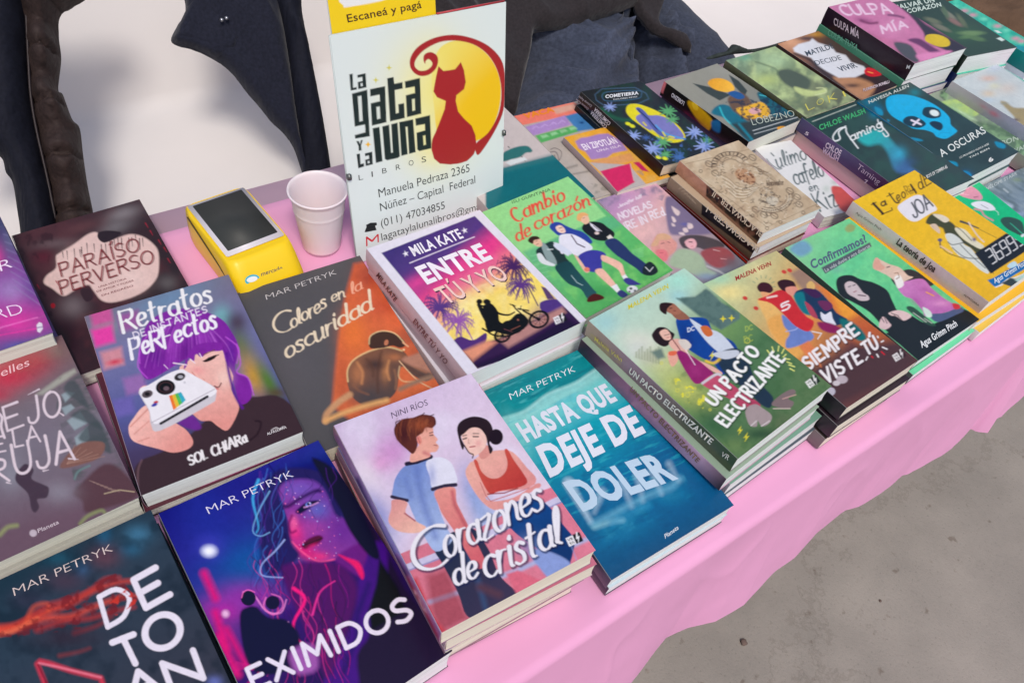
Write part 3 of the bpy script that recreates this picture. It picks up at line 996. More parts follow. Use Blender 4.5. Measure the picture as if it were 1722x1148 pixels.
@art('G')
def _(P):
    P.frame(*C4)
    P.grad((-420, 150), (26, 24, 110), (700, 1250), (34, 26, 60), (.2, (46, 44, 140)), (.45, (40, 70, 150)), (.6, (60, 30, 110)))
    P.blob((-150, 300), (160, 260), (40, 50, 150), .8, -.4).blob((50, 500), (160, 110), (30, 90, 160), .8, -.3).blob((350, 20), (260, 60), (20, 20, 100), .9, -.3)
    P.blob((-150, 420), (70, 60), (70, 70, 190), .7).ell((-154, 440), (36, 28), (214, 220, 250), soft=14).blob((-154, 440), (26, 20), (250, 250, 255))
    P.blob((-80, 760), (120, 70), (190, 40, 160), .8).ell((-66, 776), 18, (250, 200, 236), soft=8)
    P.blob((-120, 900), (120, 100), (150, 30, 130), .8).blob((60, 680), (160, 70), (170, 50, 170), .7)
    for a, b, w in (((-180, 560), (-120, 690), 40), ((-120, 770), (-60, 960), 34), ((-60, 860), (40, 1040), 30), ((-100, 900), (0, 1100), 40)):
        P.line([a, b], w, (226, 30, 120), soft=16, a=.85)
    # dark hair mass and jacket
    P.poly([(520, 20), (640, 120), (760, 360), (900, 640), (1080, 880), (1160, 980), (860, 1180), (560, 1200), (620, 900), (700, 620), (760, 480), (640, 300)], (44, 36, 58), soft=14)
    P.poly([(690, 420), (790, 400), (800, 560), (740, 640), (720, 760), (700, 900), (640, 1000), (640, 1240), (430, 1240), (540, 980), (620, 800), (640, 640)], (72, 30, 128), True, soft=10)
    P.poly([(760, 480), (860, 640), (900, 760), (720, 860), (700, 760), (740, 640)], (30, 26, 34), soft=8)
    P.line([(700, 620), (640, 780), (640, 900), (560, 1100)], 30, (56, 20, 110), soft=10)
    # face
    P.poly([(205, 60), (280, 30), (400, 40), (470, 110), (520, 210), (600, 300), (650, 380), (620, 440), (560, 460), (530, 480), (450, 494), (400, 478), (330, 430), (290, 380), (268, 340), (276, 300), (262, 260), (236, 180)], (150, 62, 150), True, c2=(112, 60, 160), g2=((300, 400), (520, 150)))
    P.blob((330, 110), (90, 50), (118, 92, 190), .8).blob((430, 220), (60, 50), (90, 110, 200), .7).blob((560, 330), (60, 70), (110, 50, 150), .8)
    P.blob((310, 340), (50, 50), (236, 50, 130), .9).blob((360, 440), (70, 40), (226, 40, 120), .9, .5).blob((300, 290), (22, 40), (250, 100, 160), .8)
    P.blob((440, 470), (50, 24), (236, 60, 130), .8).blob((400, 320), (60, 40), (170, 70, 160), .8)
    P.line([(234, 196), (270, 200), (330, 160), (410, 120), (440, 118)], 16, (40, 24, 70), True, soft=8)
    P.poly([(310, 228), (350, 190), (400, 170), (440, 172), (400, 200), (350, 232), (330, 240)], (30, 18, 60), True, soft=4)
    P.ell((378, 190), (16, 12), (110, 140, 220), -.4).ell((378, 188), 7, (20, 14, 40)).line([(356, 206), (400, 194), (430, 180)], 5, (220, 160, 230), soft=3).ell((384, 182), 3, (240, 240, 255))
    P.line([(290, 250), (272, 300), (284, 340), (310, 332)], 8, (120, 20, 90), True, soft=6)
    P.poly([(344, 410), (370, 380), (410, 360), (440, 356), (456, 372), (430, 400), (390, 416), (360, 428)], (90, 18, 60), True, soft=4).line([(346, 412), (400, 392), (450, 372)], 5, (40, 8, 40)).blob((400, 410), (30, 10), (210, 50, 110), .7, -.4)
    P.line([(290, 390), (340, 440), (400, 482), (450, 496), (520, 484)], 7, (255, 90, 150), True, soft=3)
    rs_ = random.Random(4)
    for i in range(70):
        x, y = rs_.uniform(230, 560), rs_.uniform(90, 480)
        P.ell((x, y), rs_.uniform(1.5, 4), rs_.choice([(240, 190, 240), (250, 120, 180), (190, 180, 250)]), a=.8)
    # neck
    P.poly([(520, 486), (640, 400), (700, 420), (660, 560), (620, 560)], (110, 40, 130), True, soft=8)
    P.poly([(540, 460), (600, 480), (650, 500), (676, 560), (664, 590), (620, 520)], (240, 40, 110), True, soft=5)
    # hair strands
    P.poly([(140, 70), (240, 0), (430, 10), (520, 120), (560, 250), (520, 240), (470, 120), (400, 60), (280, 60), (220, 110), (240, 200), (270, 290), (290, 400), (330, 460), (280, 520), (210, 560), (150, 560), (120, 420), (90, 300), (100, 180)], (46, 40, 96), True, soft=8)
    P.poly([(400, -60), (560, 40), (700, 300), (760, 470), (700, 460), (600, 330), (540, 200), (460, 60)], (34, 28, 52), True, soft=6)
    P.poly([(240, 520), (420, 500), (560, 520), (640, 640), (600, 820), (540, 1000), (480, 1120), (420, 1000), (340, 800), (260, 640)], (84, 26, 100), True, soft=12)
    rs_ = random.Random(8)
    for i in range(170):
        x, y = rs_.uniform(90, 560), rs_.uniform(-40, 1050)
        if 250 < x < 640 and 60 < y < 480: continue
        top = y < 430
        L = rs_.uniform(120, 340); ph = rs_.uniform(0, 6.3); am = rs_.uniform(8, 30); dr = -.15 if top else .22
        c = rs_.choice([(70, 120, 206), (60, 90, 180), (30, 26, 70), (40, 50, 120), (90, 50, 150), (26, 24, 60)] if top else [(206, 30, 120), (150, 40, 140), (90, 30, 120), (230, 70, 150), (50, 20, 90), (60, 16, 70), (40, 14, 60)])
        P.line([(x + am * math.sin(ph + t * 1.1) + dr * t * L / 6, y + t * L / 6) for t in range(7)], rs_.uniform(2, 8), c, True, soft=2, a=.65, w2=1)
    for c, pts, w in (((70, 170, 226), [(110, 60), (80, 160), (110, 300), (100, 340)], 16), ((130, 190, 240), [(170, 120), (110, 230), (80, 330), (120, 360), (170, 340)], 5), ((170, 190, 250), [(250, 380), (200, 440), (130, 510), (130, 570), (240, 582)], 6),
                      ((250, 150, 220), [(30, 660), (90, 680), (150, 760), (230, 770), (260, 700)], 7), ((250, 120, 200), [(150, 690), (140, 740), (190, 780), (240, 740), (230, 690), (180, 670)], 7), ((240, 170, 230), [(270, 820), (230, 880), (240, 930), (330, 950)], 5),
                      ((250, 40, 130), [(300, 640), (360, 700), (300, 820), (310, 900), (380, 960)], 20), ((236, 60, 150), [(400, 780), (440, 660), (520, 600)], 12)):
        P.line(pts, w, c, True, soft=3, w2=w * .4)
    # small couple seen from behind
    P.ell((56, 692), (40, 40), (30, 20, 56)).poly([(10, 790), (50, 740), (100, 740), (140, 780), (180, 800), (260, 810), (330, 900), (300, 1060), (120, 1100), (40, 1000)], (34, 22, 60), True, soft=5)
    P.ell((186, 716), (38, 36), (36, 20, 60)).line([(20, 690), (30, 660), (56, 648), (90, 660)], 5, (250, 110, 190), True)
    P.poly([(280, 980), (400, 940), (430, 1060), (360, 1100), (300, 1080)], (160, 90, 170), True, soft=14)
    P.noise((220, 40, 130), 14, .5, 6, lo=.55, hi=.7, mask=[(-120, 1000), (120, 1060), (100, 1200), (-100, 1200)])
    P.pen('EXIMIDOS', (95, 1182), (938, 796), (48, 1072), 24, (236, 226, 242), 1, 0, .26)


let('G', C5, ('author_lettering', 'MAR PETRYK', (-155, 970), (302, 768), (-175, 930), (232, 226, 242), -.014))



@art('D')
def _(P):
    P.fill((226, 222, 232))
    P.frame(*C8)
    fr = [(770, 272), (1270, 74), (1745, 560), (1745, 620), (1870, 700), (1290, 893)]
    Q = [(770, 272), (1270, 74), (1880, 690), (1285, 893)]
    P.grad((1000, 130), (66, 52, 120), (1560, 800), (60, 40, 80), (.22, (84, 58, 132)), (.34, (226, 70, 140)), (.46, (232, 110, 150)), (.60, (246, 214, 110)), (.78, (250, 224, 120)), (.9, (150, 110, 140)))
    P.blob((1330, 260), (140, 40), (230, 60, 140), .8, -.4).blob((960, 430), (100, 40), (228, 70, 150), .8, -.5).blob((1450, 330), (60, 80), (236, 130, 120), .6)
    P.blob((1250, 560), (160, 90), (252, 230, 120), .8, -.4).blob((1620, 440), (60, 90), (250, 226, 110), .8, -.6).blob((1180, 690), (40, 120), (240, 214, 120), .5, -.6)
    P.noise((252, 240, 180), 22, .6, 4, mask=[(1060, 520), (1500, 380), (1700, 560), (1250, 760)])
    # palms
    def palm(cx, cy, r, tx, ty, c, n=16, seed=2):
        P.line([(cx, cy), ((cx + tx) / 2 + 8, (cy + ty) / 2 - 8), (tx, ty)], 6, c, True)
        rs = random.Random(seed)
        for i in range(n):
            a = 2 * math.pi * i / n + rs.uniform(-.2, .2)
            x, y = cx + r * math.cos(a), cy + r * math.sin(a) * .8
            mx, my = cx + r * .5 * math.cos(a) + 6, cy + r * .5 * math.sin(a) * .8 - 16
            P.line([(cx, cy), (mx, my), (x, y + 12)], 14, c, True, w2=2, soft=1)
            for k in range(5):
                t = .4 + k * .13
                bx, by = cx + (x - cx) * t, cy + (y - cy) * t - 8
                P.line([(bx, by), (bx + rs.uniform(-14, 14), by + 26)], 4, c, w2=1)
    palm(1475, 350, 95, 1610, 555, (74, 44, 96), 18)
    palm(1515, 450, 80, 1560, 540, (96, 60, 130), 14, 5)
    palm(1080, 570, 110, 1210, 740, (90, 60, 130), 18, 3)
    palm(1180, 640, 90, 1260, 740, (150, 90, 170), 14, 7)
    P.poly([(1150, 760), (1190, 720), (1260, 740), (1330, 700), (1320, 760), (1210, 810)], (84, 54, 120), True)
    P.poly([(1620, 540), (1680, 520), (1740, 530), (1740, 580), (1640, 590)], (84, 60, 130), True)
    P.poly([(1625, 450), (1655, 460), (1700, 520), (1660, 520)], (96, 70, 110))
    # road
    P.poly([(1200, 800), (1480, 700), (1640, 600), (1760, 560), (1900, 700), (1285, 893)], (60, 40, 76), soft=4)
    P.poly([(1205, 800), (1340, 740), (1390, 750), (1260, 850)], (226, 150, 120), soft=10)
    P.poly([(1400, 740), (1620, 620), (1740, 560), (1760, 590), (1640, 670), (1450, 780)], (206, 150, 140), soft=8, a=.75)
    P.poly([(1270, 870), (1500, 780), (1760, 620), (1880, 690), (1290, 893)], (44, 28, 60), soft=10)
    # motorcycle with two riders
    P.frame(640, 340, 2.986)
    K_ = (26, 17, 28)
    for c_, r_ in (((795, 588), (47, 39)), ((612, 668), (38, 31))):
        P.ell(c_, r_, K_, -.4, ring=11).ell(c_, (r_[0] * .66, r_[1] * .66), (150, 96, 80), -.4, ring=3).ell(c_, 8, K_)
        for i in range(9):
            a = i * .698
            P.line([c_, (c_[0] + r_[0] * math.cos(a), c_[1] + r_[1] * math.sin(a))], 2, K_)
    P.ell((496, 499), (15, 13), K_).ell((534, 500), (19, 14), K_, .2)
    P.poly([(484, 512), (500, 508), (512, 530), (520, 515), (550, 506), (578, 530), (592, 560), (600, 600), (650, 620), (690, 640), (640, 664), (580, 650), (548, 640), (530, 610), (508, 570), (494, 540)], K_, True)
    P.line([(560, 520), (590, 556), (640, 566), (672, 552)], 13, K_, True, w2=7).line([(506, 520), (540, 530), (570, 534)], 10, K_)
    P.poly([(590, 640), (620, 600), (650, 590), (680, 562), (712, 560), (742, 590), (738, 616), (712, 640), (690, 656), (640, 664)], K_, True)
    P.line([(664, 516), (680, 536), (706, 560)], 7, K_).line([(650, 512), (676, 520)], 5, K_).line([(690, 534), (742, 544)], 7, K_).line([(716, 544), (756, 566), (795, 588)], 9, K_).line([(706, 520), (700, 540)], 4, K_)
    P.line([(512, 634), (545, 652), (560, 640)], 9, K_).line([(545, 655), (575, 668), (640, 672), (720, 630)], 8, K_, True).poly([(525, 600), (560, 600), (575, 640), (540, 650)], K_, True)
    P.ell((690, 590), 5, (150, 96, 80)).line([(655, 640), (700, 620)], 3, (150, 96, 80)).line([(620, 636), (660, 650)], 3, (120, 76, 76))
    P.frame(*D1)
    vrya(P, 515, 880, .75, -.40)
    # white border
    P.frame(*C8)
    E_ = P.g(*Q)
    idx = np.arange(P.X.size)
    sd = P._sd(E_, idx)
    m = np.clip(.5 + sd / (2 * P.aa), 0, 1)
    P.C = P.C * (1 - m[:, None]) + lin((226, 222, 234)) * m[:, None]
    P.frame(*C8)
    P.line([(922, 326), (1268, 186)], 4.5, (240, 230, 244))
    for sx, sy in ((900, 276), (1216, 152)):
        P.poly([(sx + 17 * math.cos(a * math.pi / 5 - 1.9) * (1 if a % 2 == 0 else .4), sy + 17 * math.sin(a * math.pi / 5 - 1.9) * (1 if a % 2 == 0 else .4)) for a in range(10)], (240, 236, 246))


let('D', C8, ('author_lettering', 'MILA KATE', (945, 290), (1212, 190), (912, 238), (240, 236, 246), .025),
    ('title_lettering', 'ENTRE', (1012, 438), (1366, 300), (945, 350), (244, 238, 246), .04),
    ('lettering_shadow', 'TÚ Y YO', (1124, 552), (1464, 412), (1046, 468), (60, 30, 60), .022),
    ('title_lettering', 'TÚ Y YO', (1120, 547), (1460, 408), (1042, 463), (244, 206, 196), .014))


@spn('D')
def _(P):
    P.fill((216, 192, 200))


LET.setdefault('D_spine', [])
let('D_spine', C8, ('spine_lettering', 'MILA KATE', (748, 392), (845, 532), (766, 372), (60, 40, 50), .02), ('spine_lettering', 'ENTRE TÚ Y YO', (944, 640), (1118, 868), (962, 618), (110, 60, 70), .01))


@art('C')
def _(P):
    P.frame(*C8)
    P.fill((88, 86, 88))
    P.blob((300, 900), (200, 260), (98, 94, 98), .6)
    beam = [(600, 300), (680, 270), (1100, 720), (1200, 900), (1180, 1180), (430, 1300), (500, 1000), (560, 640)]
    P.poly([(622, 330), (800, 300), (1150, 700), (1240, 1000), (1000, 1180), (640, 1200), (505, 1090), (535, 760), (575, 500)], (206, 96, 60), soft=10, c2=(214, 110, 70), g2=((700, 300), (800, 900)))
    P.blob((700, 400), (70, 70), (150, 60, 50), .7).blob((800, 560), (120, 60), (196, 84, 60), .8).blob((620, 700), (70, 110), (230, 120, 60), .9).blob((860, 640), (80, 60), (226, 110, 70), .8).blob((560, 950), (40, 120), (190, 90, 60), .7)
    P.blob((920, 720), (80, 50), (170, 90, 70), .8).blob((980, 850), (60, 60), (120, 70, 66), .8)
    # man's back
    P.poly([(585, 930), (600, 870), (660, 820), (740, 786), (830, 776), (890, 800), (930, 850), (990, 880), (1050, 920), (1010, 960), (930, 920), (880, 880), (862, 940), (850, 1010), (800, 1060), (700, 1090), (630, 1060), (595, 1000)], (128, 88, 70), True, c2=(92, 76, 72), g2=((640, 840), (760, 1060)))
    P.blob((640, 920), (34, 60), (200, 130, 86), .6).blob((790, 900), (20, 60), (206, 140, 90), .6).blob((740, 870), (60, 30), (70, 56, 56), .9).blob((700, 1040), (90, 50), (80, 74, 76), .9).blob((840, 830), (40, 20), (190, 120, 80), .7)
    for pts, w, c_ in (([(770, 800), (756, 860), (748, 940), (752, 1020)], 9, (84, 58, 50)), ([(690, 840), (720, 880), (726, 930)], 12, (92, 64, 54)), ([(640, 860), (668, 910), (664, 970)], 10, (214, 146, 96)), ([(810, 850), (800, 900), (812, 950)], 9, (216, 150, 98)),
                       ([(620, 980), (650, 1010), (700, 1030)], 6, (150, 100, 76)), ([(840, 900), (850, 950), (846, 1000)], 6, (170, 118, 86)), ([(900, 830), (950, 880), (1010, 910)], 12, (176, 120, 92)), ([(890, 860), (940, 905), (1000, 940)], 8, (96, 66, 58))):
        P.line(pts, w, c_, True, soft=6, a=.75)
    P.line([(590, 960), (588, 900), (620, 846), (700, 800), (800, 776), (880, 796)], 5, (244, 210, 150), True, soft=3)
    P.line([(868, 880), (862, 930), (890, 960), (960, 960)], 4, (230, 190, 140), True, soft=3)
    P.poly([(700, 740), (720, 706), (770, 690), (830, 700), (880, 730), (900, 764), (870, 780), (830, 768), (780, 780), (720, 784), (704, 770)], (72, 52, 48), True)
    P.line([(704, 760), (712, 716), (770, 690), (840, 702), (890, 750)], 4, (246, 214, 160), True, soft=2)
    P.ell((796, 752), (11, 16), (190, 120, 90), .3).line([(886, 752), (912, 772)], 9, (226, 170, 130)).ell((890, 790), 6, (250, 220, 170), a=.8)
    P.frame(*C5)
    P.poly([(880, 140), (930, 120), (1020, 100), (1100, 190), (1060, 220), (980, 190), (920, 170)], (180, 130, 110), True, soft=6)
    P.line([(866, 150), (960, 250), (1050, 300)], 6, (220, 180, 140), True)
    P.line([(600, 330), (540, 370), (480, 430), (470, 470)], 34, (200, 150, 110), True, soft=6)
    P.line([(470, 470), (560, 430), (680, 390), (800, 360)], 26, (226, 170, 110), True, soft=8)
    P.line([(870, 300), (960, 260), (1060, 230), (1140, 240)], 24, (150, 120, 100), True, soft=8)
    P.frame(*C8)
    c = (232, 214, 186)
    P.pen('C', (196, 712), (298, 680), (186, 602), 15, c, .6, nib=True)
    P.pen('olores', (290, 676), (478, 562), (266, 606), 12, c, .7, .05, .06, slant=.1, nib=True)
    P.pen('en', (506, 536), (576, 506), (490, 480), 9, c, .8, 0, .08, slant=.1, nib=True)
    P.pen('la', (612, 494), (668, 462), (596, 440), 9, (236, 170, 140), .8, 0, .08, slant=.1, nib=True)
    P.pen('oscuridad', (262, 838), (726, 572), (234, 752), 15, c, .7, .05, .08, slant=.1, nib=True)


let('C', C8, ('author_lettering', 'MAR PETRYK', (154, 524), (530, 386), (146, 496), (206, 200, 198), -.014))


@art('A')
def _(P):
    P.frame(*C2)
    P.grad((455, -80), (120, 110, 130), (700, 900), (66, 46, 54), (.2, (120, 120, 160)), (.55, (90, 94, 150)), (.75, (76, 66, 100)))
    P.blob((900, -180), (260, 80), (110, 140, 170), .9, -.35).blob((560, -40), (70, 40), (150, 140, 150), .8)
    P.blob((1290, 60), (60, 120), (90, 110, 60), .8, -.4).blob((1360, 230), (60, 120), (200, 150, 50), .9, -.4).blob((1440, 260), (40, 120), (80, 120, 40), .9, -.5).blob((1190, -90), (50, 60), (120, 190, 190), .7).blob((1270, -60), (60, 60), (70, 50, 60), .8).blob((1480, 320), (60, 30), (90, 70, 50), .8)
    for x, y, c in ((550, 10, (226, 70, 160)), (600, 130, (206, 140, 150)), (720, 270, (150, 110, 170)), (660, 390, (110, 100, 170)), (540, -100, (200, 90, 150)), (690, -70, (150, 90, 150))):
        P.poly([(x - 62, y - 26), (x + 50, y - 56), (x + 66, y + 36), (x - 40, y + 66)], c, soft=12)
    P.ell((616, 154), (34, 12), (206, 70, 90), -.2, soft=8)
    # dark sweater
    P.poly([(735, 830), (720, 740), (760, 680), (860, 640), (1000, 560), (1100, 470), (1260, 360), (1380, 340), (1520, 350), (1720, 560), (1620, 620), (760, 900)], (66, 50, 54), True, soft=3)
    P.line([(760, 680), (740, 740), (742, 860)], 5, (120, 90, 96), True, soft=4).line([(1370, 470), (1400, 480), (1380, 540), (1330, 580)], 6, (40, 28, 32), True, soft=4)
    # purple hair
    P.poly([(745, 150), (760, 30), (800, -60), (900, -120), (1040, -130), (1180, -80), (1240, -10), (1280, 80), (1260, 200), (1330, 240), (1350, 340), (1290, 380), (1250, 260), (1210, 160), (1180, 90), (1060, 110), (960, 160), (880, 210), (800, 250), (760, 220)], (128, 46, 156), True)
    P.blob((900, 40), (60, 100), (166, 70, 186), .7, .3).blob((1080, 30), (50, 80), (150, 60, 176), .8).blob((840, 120), (40, 60), (90, 30, 130), .8).blob((1240, 120), (24, 110), (100, 40, 150), .8).blob((1000, 100), (40, 60), (90, 30, 120), .6)
    rs = random.Random(5)
    for i in range(90):                                   # hair strands
        x = rs.uniform(770, 1240); t = (x - 1000) / 240
        y0, y1 = -120 + 90 * t * t + rs.uniform(0, 60), 60 + 90 * abs(t) + rs.uniform(-10, 130)
        P.line([(1010 + (x - 1010) * .55, y0), (1010 + (x - 1010) * .9, (y0 + y1) / 2), (x + 12 * t, y1)], rs.uniform(2, 6), rs.choice([(164, 76, 190), (92, 30, 128), (146, 60, 172), (110, 38, 142), (190, 110, 210)]), True, soft=2, a=.55, w2=1)
    # face and neck
    P.poly([(960, 200), (1000, 160), (1060, 110), (1180, 84), (1210, 150), (1250, 230), (1240, 300), (1280, 380), (1270, 440), (1220, 520), (1170, 500), (1130, 470), (1080, 470), (1040, 440), (990, 380)], (240, 190, 178), True, c2=(226, 150, 140), g2=((1150, 120), (1200, 480)))
    P.blob((1060, 200), (40, 24), (240, 150, 150), .6).blob((1200, 240), (40, 50), (246, 210, 196), .7)
    P.poly([(985, 190), (1010, 110), (1060, 60), (1180, 50), (1190, 92), (1120, 100), (1080, 130), (1050, 108), (1040, 150), (1010, 130), (1004, 170)], (128, 46, 156), True)
    P.line([(930, 160), (1000, 170)], 6, (240, 220, 230)).line([(1020, 140), (1046, 160)], 5, (240, 220, 230)).line([(1070, 110), (1082, 130)], 5, (240, 220, 230)).line([(880, 170), (900, 190)], 4, (230, 200, 226))
    P.poly([(1092, 150), (1120, 130), (1160, 116), (1150, 136), (1110, 154)], (50, 30, 30), True).line([(1090, 150), (1172, 116)], 5, (40, 24, 30)).line([(1090, 116), (1150, 90)], 5, (120, 70, 80)).ell((1122, 138), 8, (30, 20, 20))
    P.line([(1046, 230), (1090, 246), (1096, 250)], 4, (200, 120, 110)).line([(1150, 284), (1172, 290), (1186, 268)], 6, (90, 30, 40), True).line([(1160, 296), (1172, 300)], 5, (200, 90, 100))
    # necklines and stray locks
    P.poly([(960, 470), (1030, 440), (1080, 500), (1050, 520), (980, 500)], (110, 50, 140), True, soft=4)
    for pts in ([(1270, 60), (1290, 160), (1270, 210), (1330, 240), (1360, 330)], [(1210, 20), (1280, 80), (1270, 160)], [(750, 100), (740, 180), (790, 240)], [(800, 0), (750, 80), (750, 160)]):
        P.line(pts, 5, (190, 90, 210), True, soft=2)
    P.line([(1215, 110), (1225, 200), (1260, 330), (1300, 400)], 14, (96, 36, 140), True, soft=4)
    # hands
    P.poly([(690, 500), (720, 450), (760, 400), (810, 380), (850, 420), (940, 480), (1000, 520), (1036, 580), (1010, 620), (930, 640), (850, 620), (740, 590), (700, 560)], (244, 190, 178), True, c2=(226, 150, 140), g2=((760, 430), (950, 620)))
    P.line([(700, 500), (770, 430), (800, 400)], 6, (210, 130, 120), True, soft=2).line([(720, 540), (800, 470)], 5, (214, 140, 130), soft=2).line([(740, 580), (800, 560)], 5, (214, 140, 130), soft=2)
    P.poly([(1010, 200), (1060, 220), (1130, 290), (1150, 340), (1100, 350), (1050, 280)], (240, 180, 168), True).line([(1030, 210), (1110, 300)], 5, (206, 130, 124))
    P.ell((770, 300), (26, 16), (240, 180, 170), -.6)
    # white camera
    P.poly([(745, 310), (800, 278), (900, 220), (970, 196), (1010, 210), (1060, 240), (1150, 290), (1156, 350), (1120, 384), (860, 522), (810, 490), (800, 420), (760, 350)], (206, 200, 206), True)
    P.poly([(748, 308), (800, 276), (900, 218), (970, 194), (1010, 210), (1150, 292), (1148, 330), (1060, 370), (860, 480), (815, 470), (800, 410)], (236, 232, 236), True)
    P.line([(862, 484), (1112, 340)], 14, (44, 40, 44)).line([(812, 480), (1150, 300)], 4, (180, 170, 180))
    P.ell((888, 290), (52, 40), (30, 28, 30), -.1).ell((888, 290), (36, 27), (70, 50, 50), -.1, ring=6).ell((892, 296), (16, 12), (110, 90, 96), -.1)
    P.ell((964, 234), (30, 20), (50, 46, 46), -.3).ell((968, 234), (14, 9), (170, 170, 176)).ell((790, 326), (30, 20), (90, 80, 84), -.3).ell((790, 326), (14, 10), (40, 36, 36)).ell((990, 264), 7, (210, 206, 212))
    for i, c in enumerate(((236, 120, 50), (226, 190, 60), (90, 190, 90), (60, 170, 190))):
        x = 906 + i * 16
        P.poly([(x, 336 - i * 5), (x + 17, 330 - i * 5), (x + 42, 400 - i * 14), (x + 24, 412 - i * 12)], c)
    P.ell((836, 370), (13, 7), (190, 50, 60), -.3).ell((828, 384), (17, 8), (60, 60, 160), -.4)
    P.frame(*C1)
    P.pen('Retratos', (662, 822), (1140, 662), (628, 716), 17, (238, 236, 236), .8, .06, .12, slant=.08, nib=True)
    P.pen('DE INSTANTES', (722, 860), (1112, 716), (712, 826), 6, (232, 222, 236), 1, .05, .3)
    P.pen('PeRFectos', (708, 962), (1164, 800), (682, 862), 17, (240, 236, 242), .8, .08, .14, slant=.08, nib=True)
    P.frame(*C2)
    P.pen('SOL CHiARa', (1020, 706), (1326, 580), (1004, 660), 12, (236, 230, 230), .9, .08, .22, slant=.06, nib=True)
    P.line([(1455, 520), (1480, 506), (1500, 512), (1520, 500)], 4, (220, 214, 214), True)


let('A', C2, ('publisher_mark', 'ALFAGUARA', (1434, 550), (1538, 512), (1430, 536), (222, 216, 216), .012))


@spn('A')
def _(P):
    P.frame(*C2)
    P.grad((450, -60), (120, 90, 120), (730, 850), (100, 40, 90), (.3, (170, 60, 130)), (.5, (110, 60, 110)))


@art('B')
def _(P):
    P.frame(*C1)
    P.grad((75, 315), (70, 44, 48), (1000, 560), (52, 44, 46))
    P.noise((84, 50, 54), 30, .7, 4)
    P.blob((660, 190), (90, 36), (130, 122, 124), .9, -.3).blob((620, 260), (90, 40), (112, 106, 108), .9, -.3).blob((290, 350), (110, 26), (104, 86, 88), .8, -.15).blob((440, 260), (100, 30), (92, 60, 62), .9, -.3)
    P.blob((390, 690), (70, 60), (116, 104, 106), .9, -.3).blob((900, 560), (50, 40), (96, 90, 90), .9).blob((240, 420), (60, 40), (90, 36, 46), .8)
    P.poly([(300, 420), (320, 400), (400, 350), (470, 300), (520, 290), (540, 330), (600, 330), (690, 300), (760, 310), (820, 350), (850, 400), (850, 500), (830, 550), (780, 600), (700, 640), (600, 665), (540, 650), (500, 600), (470, 570), (400, 600), (340, 630), (280, 590), (235, 560), (250, 520), (300, 480)], (222, 190, 182), True, soft=3)
    P.blob((420, 440), (80, 60), (236, 208, 198), .5).blob((700, 540), (80, 60), (232, 204, 196), .6)
    P.poly([(525, 320), (530, 290), (580, 280), (650, 290), (620, 320), (560, 345)], (50, 40, 44), True).poly([(430, 600), (480, 590), (500, 640), (460, 660)], (60, 44, 48), True)
    rs = random.Random(3)
    for i in range(22):
        x = rs.uniform(330, 780); y = 392 - (x - 330) * .18 + rs.uniform(-20, 10)
        P.line([(x, y), (x + 4, y + rs.uniform(20, 60))], 5, (60, 44, 48), w2=1.5)
    for x, y in ((780, 240), (805, 280), (850, 330), (880, 370), (900, 430), (200, 570), (300, 550)):
        P.line([(x, y), (x + 14, y + 24)], 6, (160, 40, 56), w2=2)
    P.ell((284, 682), (12, 14), (150, 30, 40)).noise((40, 24, 28), 12, .5, 9, lo=.55, hi=.7, mask=[(80, 320), (300, 250), (240, 560), (300, 800), (200, 640)])
    c = (130, 26, 40)
    for t, a, b, p in (('PARAÍSO', (330, 524), (750, 386), (312, 456)), ('PERVERSO', (330, 620), (826, 448), (312, 552))):
        P.pen(t, a, b, p, 7, c, 1, .02, .22)
        P.pen(t, (a[0] + 8, a[1] + 2), (b[0] + 8, b[1] + 2), (p[0] + 8, p[1] + 2), 4, (80, 16, 26), 1, .02, .22)
    P.frame(*C2)
    P.blob((340, 30), (80, 120), (40, 24, 28), .9)


let('B', C1, ('small_lettering', 'UNA HISTORIA', (530, 588), (680, 542), (527, 578), (120, 50, 60), 0), ('small_lettering', 'DE AMOR Y PODER', (520, 612), (720, 552), (517, 602), (120, 50, 60), 0), ('small_lettering', 'SIN REGRESO', (545, 634), (716, 580), (542, 624), (120, 50, 60), 0))


